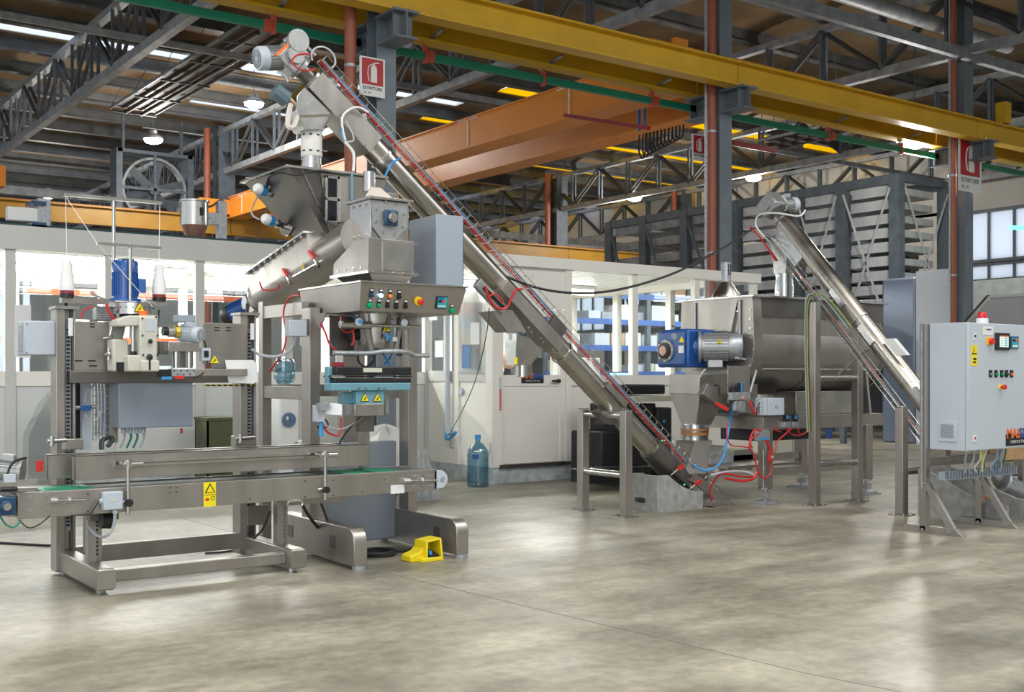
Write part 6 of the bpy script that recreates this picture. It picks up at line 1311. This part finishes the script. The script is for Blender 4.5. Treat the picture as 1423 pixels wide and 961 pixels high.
# ================================================================== CONTROL CABINET (right)
cc = thing('control_cabinet', 'light grey floor standing electrical control cabinet at the right edge', 'control cabinet', (9.1, 5.55, 0))
cx0, cx1, cy0, cy1, cz_0, cz_1 = 8.62, 9.75, 5.35, 5.71, .72, 1.80
bd = P('cabinet_body', MB().box(cx0, cx1, cy0 + .025, cy1, cz_0, cz_1), GREYL, cc, bev=.003)
P('cabinet_door', MB().box(cx0 + .004, cx1 - .004, cy0, cy0 + .022, cz_0 + .004, cz_1 - .004), mat('door_grey', (.50, .55, .60), .42, 0, .03, 2), cc, bev=.003)
def cb_(n_, px0, py0, px1, py1, mt_, dep=.012, bev=0, par=None, label=None):
    a = onY(px0, py0, cy0); b = onY(px1, py1, cy0); zb2 = onY(px0, py1, cy0).z
    return P(n_, MB().box(a.x, onY(px1, py0, cy0).x, cy0 - dep, cy0, zb2, a.z), mt_, par or cc, bev=bev, label=label)
cb_('hinge_lock', 1353, 462, 1356, 472, WHT, .004); cb_('hinge_lock', 1352, 604, 1357, 614, WHT, .004); cb_('lock_slot', 1353.5, 465, 1355.5, 468, INK, .008); cb_('lock_slot', 1353.5, 607, 1355.5, 610, REDP, .008)
cb_('warning_notice', 1366, 453, 1380, 465, WHT, .002); cb_('warning_notice_mark', 1368, 456, 1370, 459, YLW, .003); cb_('warning_notice_text', 1371, 456.5, 1377, 458.5, INKB, .003)
cb_('switch_plate', 1370, 468, 1378, 479, ORP, .006, .002).data.materials[0] = mat('switch_yellow', (.85, .45, .03), .4)
c_ = onY(1376.5, 474, cy0 - .006); P('main_switch', MB().cyl(c_, c_ - Y_ * .03, .028, n=18), REDP, cc)
hm = cb_('touch_screen', 1382, 462, 1401.5, 486, BLK, .015, .004); cb_('screen_area', 1387, 466, 1399, 482, HMI, .017); cb_('screen_bar', 1387, 466, 1399, 467.5, ORP, .018)
for k in range(4): cb_('screen_rows', 1388, 469 + k * 3.2, 1392, 470.6 + k * 3.2, PAPER, .018); cb_('screen_rows', 1393.5, 469 + k * 3.2, 1397.5, 470.6 + k * 3.2, TEAL, .018)
cb_('meter', 1403, 467, 1414, 484, BLUED, .012, .003); cb_('meter_face', 1404.5, 469, 1413, 483, CYAN, .013); cb_('meter_display', 1405.5, 471, 1412.5, 474.5, INK, .014); cb_('meter_digits', 1409.5, 471.5, 1412, 474, LEDR, .015); cb_('meter_keys', 1405, 479, 1412.5, 482, PAPER, .014)
lab = cb_('warning_label', 1349.5, 479, 1358, 508, YLW, .002); cb_('label_line', 1349.5, 491, 1358, 492, INK, .003, par=lab)
lc = onY(1354, 486, cy0 - .003); P('triangle_outline', MB().prism([lc + V(-.028, 0, -.03), lc + V(.028, 0, -.03), lc + V(0, 0, .028)], (0, -.001, 0)), INK, lab); P('triangle_inner', MB().prism([lc + V(-.021, -.0015, -.026), lc + V(.021, -.0015, -.026), lc + V(0, -.0015, .019)], (0, -.001, 0)), YLW, lab)
cb_('pictogram', 1352, 497, 1356.5, 500, INK, .003, par=lab); cb_('pictogram', 1351.5, 502, 1356, 504, INK, .003, par=lab)
for i, (px, mt_) in enumerate(((1376.5, LEDB), (1384, LEDG), (1392, LEDG), (1398.5, BLUED), (1405.5, LEDO))):
    cb_('button_plate', px - 2.5, 514, px + 2.2, 524, BLK, .003); c_ = onY(px + .5, 520, cy0 - .003); P('push_button', MB().cyl(c_, c_ - Y_ * .018, .011, n=14), GALV if i == 0 else (GRP if mt_ is LEDG else mt_), cc)
c_ = onY(1390, 537.5, cy0 - .0); P('emergency_collar', MB().cyl(c_, c_ - Y_ * .008, .024, n=20), YLW, cc); P('emergency_stop', MB().cyl(c_ - Y_ * .008, c_ - Y_ * .03, .012, n=16).cyl(c_ - Y_ * .03, c_ - Y_ * .05, .021, n=20), REDP, cc)
a = onY(1398, 603.5, cy0 - .003); b = onY(1435, 603.5, cy0 - .003); zb2 = onY(1398, 619.5, cy0 - .003).z
lp = P('name_plate', MB().box(a.x, b.x, cy0 - .003, cy0, zb2, a.z), INK, cc); wd = b.x - a.x
text('MAS', V(a.x + .01, cy0 - .004, zb2 + wd * .16), wd * .27, INKO, lp, bold=.003); text('SINI', V(a.x + wd * .50, cy0 - .004, zb2 + wd * .16), wd * .27, INKB, lp, bold=.003); text('I N D U S T R I E S', V(a.x + wd * .5, cy0 - .004, zb2 + wd * .05), wd * .085, WHT, lp, align='CENTER')
# vent on side, beacon
v0 = onX(1317, 600, cx0 - .003); vv = P('vent_frame', MB().obox(V(cx0 - .006, 5.535, .88), X * .006, Y_ * .085, Z * .09), GREYL, cc, bev=.01)
m = MB()
for i in range(11): m.obox(V(cx0 - .014, 5.535, .83 + i * .0105), X * .002, Y_ * .06, Z * .003)
P('vent_grille', m, GREYB, vv, kind='stuff')
bq = onY(1365, 448, 5.5); P('beacon_base', MB().cyl((bq.x, 5.5, 1.80), (bq.x, 5.5, 1.85), .05, n=20), WHT, cc); P('beacon_lens', MB().lathe((bq.x, 5.5, 1.85), Z, [(.04, 0), (.038, .04), (.03, .055), (.005, .06)], 20), mat('beacon_red', (.6, .01, .02), .2, 0, .05, 5, coat=.5), cc)
# stand
for x in (8.60, 9.45):
    P('stand_post', MB().box(x - .03, x + .035, 5.715, 5.775, .02, 1.80 if x < 9 else .7), STEEL, cc, bev=.003); P('stand_foot', MB().prism([V(x - .03, 5.95, 0), V(x - .03, 5.92, .06), V(x - .03, 5.44, .06), V(x - .03, 5.36, 0)], (.065, 0, 0)), STEEL, cc, bev=.003)
    P('stand_gusset', MB().bar((x, 5.72, .42), (x, 5.47, .04), .055, .04, X), STEEL, cc); bolts([(x - .03, 5.5, .03), (x - .03, 5.74, .03), (x - .03, 5.74, .42)], (-1, 0, 0), .014, cc)
P('stand_rail', MB().box(8.63, 9.75, 5.72, 5.77, .57, .64), STEEL, cc, bev=.003)
m = MB()
for i in range(26): x = 8.66 + i * .042; m.box(x, x + .02, 5.55, 5.556, .47, .53)
m.box(8.63, 9.75, 5.552, 5.57, .46, .47); m.box(8.63, 9.75, 5.552, 5.57, .53, .535)
P('slotted_cable_duct', m, GREYB, cc, kind='stuff'); P('duct_body', MB().box(8.63, 9.75, 5.57, 5.63, .46, .53), GREYB, cc)
for i, (px, mt_) in enumerate(((1344, GRYH), (1354, GRYH), (1363, WHT), (1367, YLW), (1371, WHT), (1391, BLUEC), (1394, GRYH), (1398, GNH), (1386, GRYH))):
    a = onY(px, 628, 5.5); P('gland', MB().cyl(V(a.x, 5.5, .70), V(a.x, 5.5, .722), .018, n=10), WHT, cc); P('cable', MB().tube([V(a.x, 5.5, .70), V(a.x + .02 * math.sin(i), 5.52, .62), V(a.x + .05 * math.cos(i * 2), 5.54, .55), V(a.x + .04, 5.56, .5)], .008), mt_, cc)
P('door_conduit', MB().tube([V(8.56, 5.745, 1.78), V(8.56, 5.745, .5), V(8.57, 5.745, .42)], .008), GALV, cc)
# third machine behind the cabinet: tipping hopper, floor block, gear motor
tm = thing('bag_tipping_station', 'stainless bag tipping hopper with hood behind the control cabinet', 'hopper', (10.6, 5.7, 0))
h0 = onX(1345, 446, 10.2); h1 = onX(1376, 409, 10.2); Yh = 6.0
hp0 = onY(1337, 455, Yh); hp1 = onY(1374, 412, Yh); hp2 = onY(1440, 408, Yh); hp3 = onY(1440, 470, Yh)
P('hood_side', MB().prism([hp0, hp1, hp2, hp3], (0, -.01, 0)), mat('hood_matt', (.23, .23, .235), .5, .5, .05, 2), tm); P('hood_edge', MB().bar(hp0, hp1, .04, .03, Y_).bar(hp1, hp2, .03, .03, Y_), STEELB, tm)
P('hopper_body', MB().loft(rect(10.6, 11.0, 6.05, 6.45, .5), rect(10.4, 11.6, 6.02, 6.8, 1.3)), STEEL, tm)
for x, y in ((11.3, 6.6), (10.5, 5.95)): P('leg', MB().box(x - .05, x + .05, y - .05, y + .05, 0, 1.2), STEEL, tm, bev=.004)
P('side_plate', MB().prism([V(10.38, 6.03, 1.3), V(11.6, 6.03, 1.3), V(11.6, 6.03, .9), V(11.0, 6.03, .5), V(10.6, 6.03, .5)], (0, -.02, 0)), STEEL, tm)
P('wood_block', MB().box(10.0, 10.6, 5.85, 5.98, .55, .66), WOOD, tm)
bk = thing('concrete_block', 'second grey block with curved cut out behind the cabinet stand', 'block', (9.9, 6.0, 0))
prof = [V(9.62, 6.2, 0), V(10.35, 6.2, 0), V(10.35, 6.2, .14), V(10.2, 6.2, .17), V(10.05, 6.2, .21), V(9.85, 6.2, .30), V(9.62, 6.2, .42)]
P('side_wall', MB().prism([V(SX - .25, 5.55, 0), V(SX - .25, 6.45, 0), V(SX - .25, 6.45, .45), V(SX - .25, 6.3, .42), V(SX - .25, 6.0, .28), V(SX - .25, 5.75, .2), V(SX - .25, 5.55, .18)], (.04, 0, 0)), CONC, bk)
P('side_wall', MB().prism([V(SX + .25, 5.55, 0), V(SX + .25, 6.45, 0), V(SX + .25, 6.45, .45), V(SX + .25, 6.3, .42), V(SX + .25, 6.0, .28), V(SX + .25, 5.75, .2), V(SX + .25, 5.55, .18)], (.04, 0, 0)), CONC, bk)
P('end_wall', MB().box(SX - .21, SX + .25, 6.41, 6.45, 0, .45), CONC, bk)
bm_ = thing('boot_drive', 'dark gear drive with red hose behind the cabinet stand at the right edge', 'drive unit', onY(1405, 700, 5.95))
motor(bm_, onY(1396, 672, 5.95), V(.6, -.6, -.4), .09, .26, ALU, STEELB, None, 'gear_motor'); P('gear_case', MB().sph(onY(1393, 662, 6.05), .13, 12, (1, .7, 1)), ALU, bm_); P('red_hose', MB().tube([onY(1380, 704, 5.9), onY(1395, 712, 5.88), onY(1425, 709, 5.85)], .014), RED, bm_); P('bundle_hose', MB().tube([onY(1409, 662, 5.9), onY(1410, 680, 5.9), onY(1402, 696, 5.9), onY(1394, 697, 5.9)], .03), GRYH, bm_); P('flange_disc', MB().cyl(onY(1416, 700, 5.9), onY(1416, 700, 5.85), .07, n=20), STEELB, bm_); P('red_end', MB().sph(onY(1370, 690, 5.95), .022, 6), ORP, bm_)
P('guide_rod', MB().cyl(onY(1345, 655, 5.95), onY(1370, 690, 5.95), .012), STEELB, bm_)

# ================================================================== SMALL THINGS
# foot pedal
c_ = onZ(602, 780, 0); t = thing('foot_pedal', 'yellow guarded foot pedal on the floor by the right foot beam', 'pedal', c_)
px_, py_ = c_.x, c_.y
m = MB(); m.box(px_ - .10, px_ + .075, py_ - .0, py_ + .2, .0, .03); P('base', m, YLP, t, bev=.006)
m = MB()
prof = [(-.08, .02), (-.06, .13), (.07, .15), (.085, .02)]
P('hood', MB().prism([V(px_ - .06, py_ + .0, .0), V(px_ - .045, py_ + .02, .145), V(px_ - .03, py_ + .02, .145), V(px_ - .045, py_, .0)], (0, .17, 0)).prism([V(px_ + .075, py_, .0), V(px_ + .07, py_ + .02, .16), V(px_ + .085, py_ + .02, .16), V(px_ + .09, py_, .0)], (0, .17, 0)).prism([V(px_ - .045, py_ + .02, .135), V(px_ + .08, py_ + .02, .15), V(px_ + .08, py_ + .02, .165), V(px_ - .045, py_ + .02, .15)], (0, .15, 0)).box(px_ - .045, px_ + .08, py_ + .16, py_ + .175, .03, .15), YLP, t, bev=.004)
P('side_step', MB().prism([V(px_ - .16, py_ + .05, 0), V(px_ - .16, py_ + .05, .045), V(px_ - .08, py_ + .05, .07), V(px_ - .05, py_ + .05, .10), V(px_ - .05, py_ + .05, 0)], (0, .14, 0)), YLP, t, bev=.008)
P('pedal_plate', MB().obox(V(px_ + .02, py_ + .07, .05), X * .04, V(0, .06, .012), V(0, -.001, .005)), BLK, t); P('blue_valve', MB().cyl((px_ + .0, py_ + .04, .03), (px_ + .0, py_ + .04, .075), .014).cyl((px_ - .03, py_ + .02, .02), (px_ + .03, py_ + .02, .02), .012), BLUEC, t)
pts = []
for i in range(44): a_ = i * .45; r_ = .14 + .03 * math.sin(i * .7); pts.append(V(4.08 + math.cos(a_) * r_ * 1.1, 7.22 + math.sin(a_) * r_ * .9, .012 + .0035 * (i / 7)))
q = onZ(525, 772, 0)
cen = V(sum(p.x for p in pts) / 44, sum(p.y for p in pts) / 44, 0); pts = [p - cen + V(q.x, q.y + .05, 0) for p in pts]
T1('coiled_hose', MB().tube(pts + [onZ(555, 765, .015), onZ(575, 764, .015), V(px_ - .05, py_ + .22, .02)], .011, 7), RUB, 'black coiled pneumatic hose on the floor between the machine feet', 'hose')
T1('floor_cable', MB().tube([onZ(-30, 752, .01), onZ(20, 755, .01), onZ(60, 757, .01), onZ(85, 758, .01)], .010, 6), RUB, 'dark cable lying on the floor at the left edge', 'cable')
T1('floor_cable', MB().tube([onZ(285, 768, .01), onZ(305, 767, .01), onZ(328, 764, .01)], .008, 6), RUB, 'short dark cable behind the sewing stand cross beam', 'cable')
# water bottle by the office
def bottle(c_, hh, rr, lb, inv=False):
    c_ = Vector(c_); t = thing('water_bottle', lb, 'bottle', c_); s = -1 if inv else 1
    pr = [(rr * .9, 0), (rr, .03 * hh)] + [(rr * (1 - .04 * (i % 2)), hh * (.06 + .055 * i)) for i in range(11)] + [(rr * .9, hh * .72), (rr * .55, hh * .83), (rr * .24, hh * .88), (rr * .24, hh * .95)]
    if inv: pr = [(r, hh - h) for r, h in pr][::-1]
    P('body', MB().lathe(c_, Z, pr, 28), BOTTLE, t)
    if not inv: P('cap', MB().cyl(c_ + Z * hh * .93, c_ + Z * hh * 1.02, rr * .28), BLUEC, t); P('label', MB().obox(c_ + V(-rr * .75, -rr * .74, hh * .6), V(.7, -.7, 0) * rr * .3, V(.7, .7, 0) * .002, Z * hh * .05), INKB, t); P('handle', MB().tube([c_ + V(rr * .5, -rr * .6, hh * .55), c_ + V(rr * 1.2, -rr * .3, hh * .72), c_ + V(rr * 1.35, 0, hh * .83)], .012), GRYH, t)
    return t
q = onZ(664, 675.5, 0); bottle((q.x, q.y, 0), .62, .135, 'tall blue water bottle on the floor by the office corner')
# water cooler with bottle behind the filling machine
q = onY(399, 600, 12.3); t = thing('water_cooler', 'white water cooler with blue tap panel behind the filling machine', 'water cooler', (q.x, 12.3, 0))
xa_ = onY(388, 600, 12.2).x; xb_ = onY(416, 600, 12.2).x
P('body', MB().box(xa_, xb_, 12.2, 12.45, 0, 1.21), WHT, t, bev=.03); tq = onY(401, 583, 12.19); P('tap_panel', MB().cyl(tq, tq - Y_ * .02, .085, n=20), mat('tap_blue', (.10, .16, .26), .4, 0, .05), t); P('tap', MB().box(tq.x - .04, tq.x - .02, 12.15, 12.18, tq.z, tq.z + .04), WHT, t); P('tap', MB().box(tq.x + .02, tq.x + .04, 12.15, 12.18, tq.z, tq.z + .04), BLUEC, t)
T1('water_bottle', MB().lathe(((xa_ + xb_) / 2, 12.33, 1.21), Z, [(.05, 0), (.09, .05), (.125, .1), (.125, .16), (.12, .17), (.125, .18), (.125, .30), (.11, .34), (.02, .35)], 24), BOTTLE, 'inverted blue water bottle on top of the white cooler', 'bottle')
T1('paper_stack', MB().box(onY(410, 618, 12.2).x, onY(432, 618, 12.2).x, 12.2, 12.5, .40, .58), PAPER, 'stack of white boxes beside the water cooler', 'boxes', bev=.005)
T1('low_stool', MB().box(onY(408, 618, 12.2).x, onY(434, 618, 12.2).x, 12.18, 12.52, 0, .40), GREYB, 'small grey stand carrying white boxes by the cooler', 'stand')
# white sack behind
m = MB(); q = onY(535, 640, 11.2); m.sph((q.x, 11.2, .42), .42, 18, (.95, .7, 1.0))
for v in m.v:
    a_ = math.atan2(v.y - 11.2, v.x - q.x); h_ = v.z; k_ = 1 + .10 * math.sin(3 * a_ + 4 * h_) + .05 * math.sin(7 * a_ + 9 * h_); v.x = q.x + (v.x - q.x) * k_; v.y = 11.2 + (v.y - 11.2) * k_; v.z = max(0, h_ * (.9 + .06 * math.sin(5 * a_)) if h_ > .12 else h_ * .4)
T1('white_sack', m, mat('sack_white', (.62, .62, .60), .8, 0, .1, 6, .5), 'bulging white sack standing behind the grey rear panel', 'sack')
m = MB(); q = onY(590, 640, 10.5); m.lathe((q.x, 10.5, 0), Z, [(.16, 0), (.15, .08), (.13, .15), (.10, .26), (.06, .40), (.035, .5), (.01, .55)], 36)
for v in m.v: a_ = math.atan2(v.y - 10.5, v.x - q.x); k_ = 1 + .22 * math.sin(6 * a_ + v.z * 6); v.x = q.x + (v.x - q.x) * k_; v.y = 10.5 + (v.y - 10.5) * k_
T1('plastic_sheet', m, mat('sheet_grey', (.33, .34, .35), .7, 0, .2, 9), 'grey draped plastic sheet leaning near the office side wall', 'sheet')
# transparent sheet left
m = MB(); m.prism([onZ(34, 690, 0), onY(40, 605, 12.5), onY(62, 560, 12.5), onY(80, 540, 12.5), onY(98, 620, 12.5), V(onY(98, 645, 12.5).x, 12.5, 0), V(onY(38, 645, 12.5).x, 12.5, 0)][1:], (0, .25, 0)); T1('plastic_wrap', m, CLEAR, 'crumpled clear plastic wrap behind the left mast', 'wrap')
# olive crate
q0 = onY(288, 580, 12.4); q1 = onY(334, 580, 12.4); t = thing('storage_crate', 'dark olive perforated plastic crate behind the right mast', 'crate', ((q0.x + q1.x) / 2, 12.6, 0)); zt2 = q0.z; zb3 = .0
P('rim', MB().box(q0.x - .01, q1.x + .01, 12.39, 12.8, zt2 - .04, zt2), OLIVE, t, bev=.005); P('wall', MB().box(q0.x, q1.x, 12.4, 12.42, zb3, zt2 - .04).box(q0.x, q1.x, 12.77, 12.79, zb3, zt2 - .04).box(q0.x, q0.x + .02, 12.4, 12.79, zb3, zt2 - .04).box(q1.x - .02, q1.x, 12.4, 12.79, zb3, zt2 - .04).box(q0.x, q1.x, 12.4, 12.79, zb3, zb3 + .02), OLIVE, t)
m = MB()
for i in range(8):
    for j in range(14): x = q0.x + .07 + i * (q1.x - q0.x - .1) / 8; z = zb3 + .04 + j * .035; m.box(x, x + .016, 12.397, 12.4, z, z + .02)
P('perforations', m, INK, t, kind='stuff')
# conduit with blue hose on the office side wall
q = onX(622, 450, XC - .06); T1('wall_conduit', MB().tube([V(XC - .06, q.y, 2.6), V(XC - .06, q.y, .62), V(XC - .06, q.y - .02, .58)], .035, 8, False), GREYL, 'vertical grey conduit on the office side wall', 'conduit')
T1('hose_gun', MB().tube([V(XC - .08, q.y, .60), V(XC - .1, q.y - .02, .54), V(XC - .1, q.y - .1, .53), V(XC - .1, q.y - .26, .62)], .022, 8), BLUEC, 'blue air gun hanging at the lower end of the wall conduit', 'air gun')
T1('wall_socket', MB().cyl((XC - .01, q.y - .25, 1.15), (XC - .03, q.y - .25, 1.15), .05, n=16), GREYL, 'small round grey fitting on the office side wall', 'fitting')
# small hoppers behind the left office roof
q = onY(270, 335, 11.6); t = thing('small_hopper', 'small steel cone hopper standing above the left office roof', 'hopper', (q.x, 13.6, 2.98))
q = onY(270, 336, 13.6); P('bin', MB().cyl((q.x, 13.6, q.z + .20), (q.x, 13.6, q.z + .5), .17, n=24), STEELB, t); P('cone', MB().lathe((q.x, 13.6, q.z), Z, [(.08, 0), (.17, .22)], 24), mat('copper_cone', (.45, .25, .18), .4, .7, .1), t); P('rim', MB().ring((q.x, 13.6, q.z + .49), Z, .19, .16, .02, 24), STEELB, t); P('mark', MB().obox(V(q.x + .03, 13.43, q.z + .36), X * .025, Y_ * .002, Z * .05), INK, t)
P('support', MB().cyl((q.x, 13.6, 2.98), (q.x, 13.6, q.z + .02), .03), GALV, t)
q = onY(308, 335, 13.6); P('bracket_column', MB().box(q.x - .06, q.x + .05, 13.55, 13.65, 2.98, q.z + .5), GALV, t); P('link_box', MB().box(q.x - .28, q.x - .06, 13.55, 13.68, q.z + .2, q.z + .34), GALV, t); P('pipe', MB().tube([V(q.x - .3, 13.6, q.z + .45), V(q.x - .15, 13.6, q.z + .42), V(q.x, 13.6, q.z + .52), V(q.x + .05, 13.6, q.z + .4)], .015), STEELB, t)
q = onY(60, 300, 13.6); t = thing('roof_bracket', 'galvanised bracket post with white duct above the left office roof', 'bracket', (q.x, 13.6, 2.98)); P('post', MB().box(q.x - .08, q.x + .06, 13.5, 13.7, 2.98, onY(60, 277, 13.6).z), GALV, t, bev=.004); a = onY(8, 300, 13.6); P('duct', MB().box(a.x, q.x - .08, 13.5, 13.62, a.z - .05, a.z + .1), WHT, t, bev=.005); P('clamp', MB().box(q.x - .16, q.x + .0, 13.45, 13.75, a.z - .12, a.z - .06), BLUED, t); P('clamp', MB().box(q.x - .16, q.x + .0, 13.45, 13.75, a.z + .14, a.z + .18), BLUED, t)
T1('roof_strip', MB().box(-3.0, 8.0, 13.45, 13.5, 2.98, 3.06), mat('dark_green_strip', (.01, .06, .055), .5), 'dark green strip lying along the left office roof edge', 'strip')
a = onX(460, 430, 3.7)
T1('air_hose', MB().tube([onY(350, 485, 7.9), onY(362, 493, 7.9), onY(385, 495, 7.8), onY(403, 486, 7.7), onY(413, 467, 7.65)], .012), GRYH, 'grey hose pair sagging from the junction box to the right mast', 'hose')
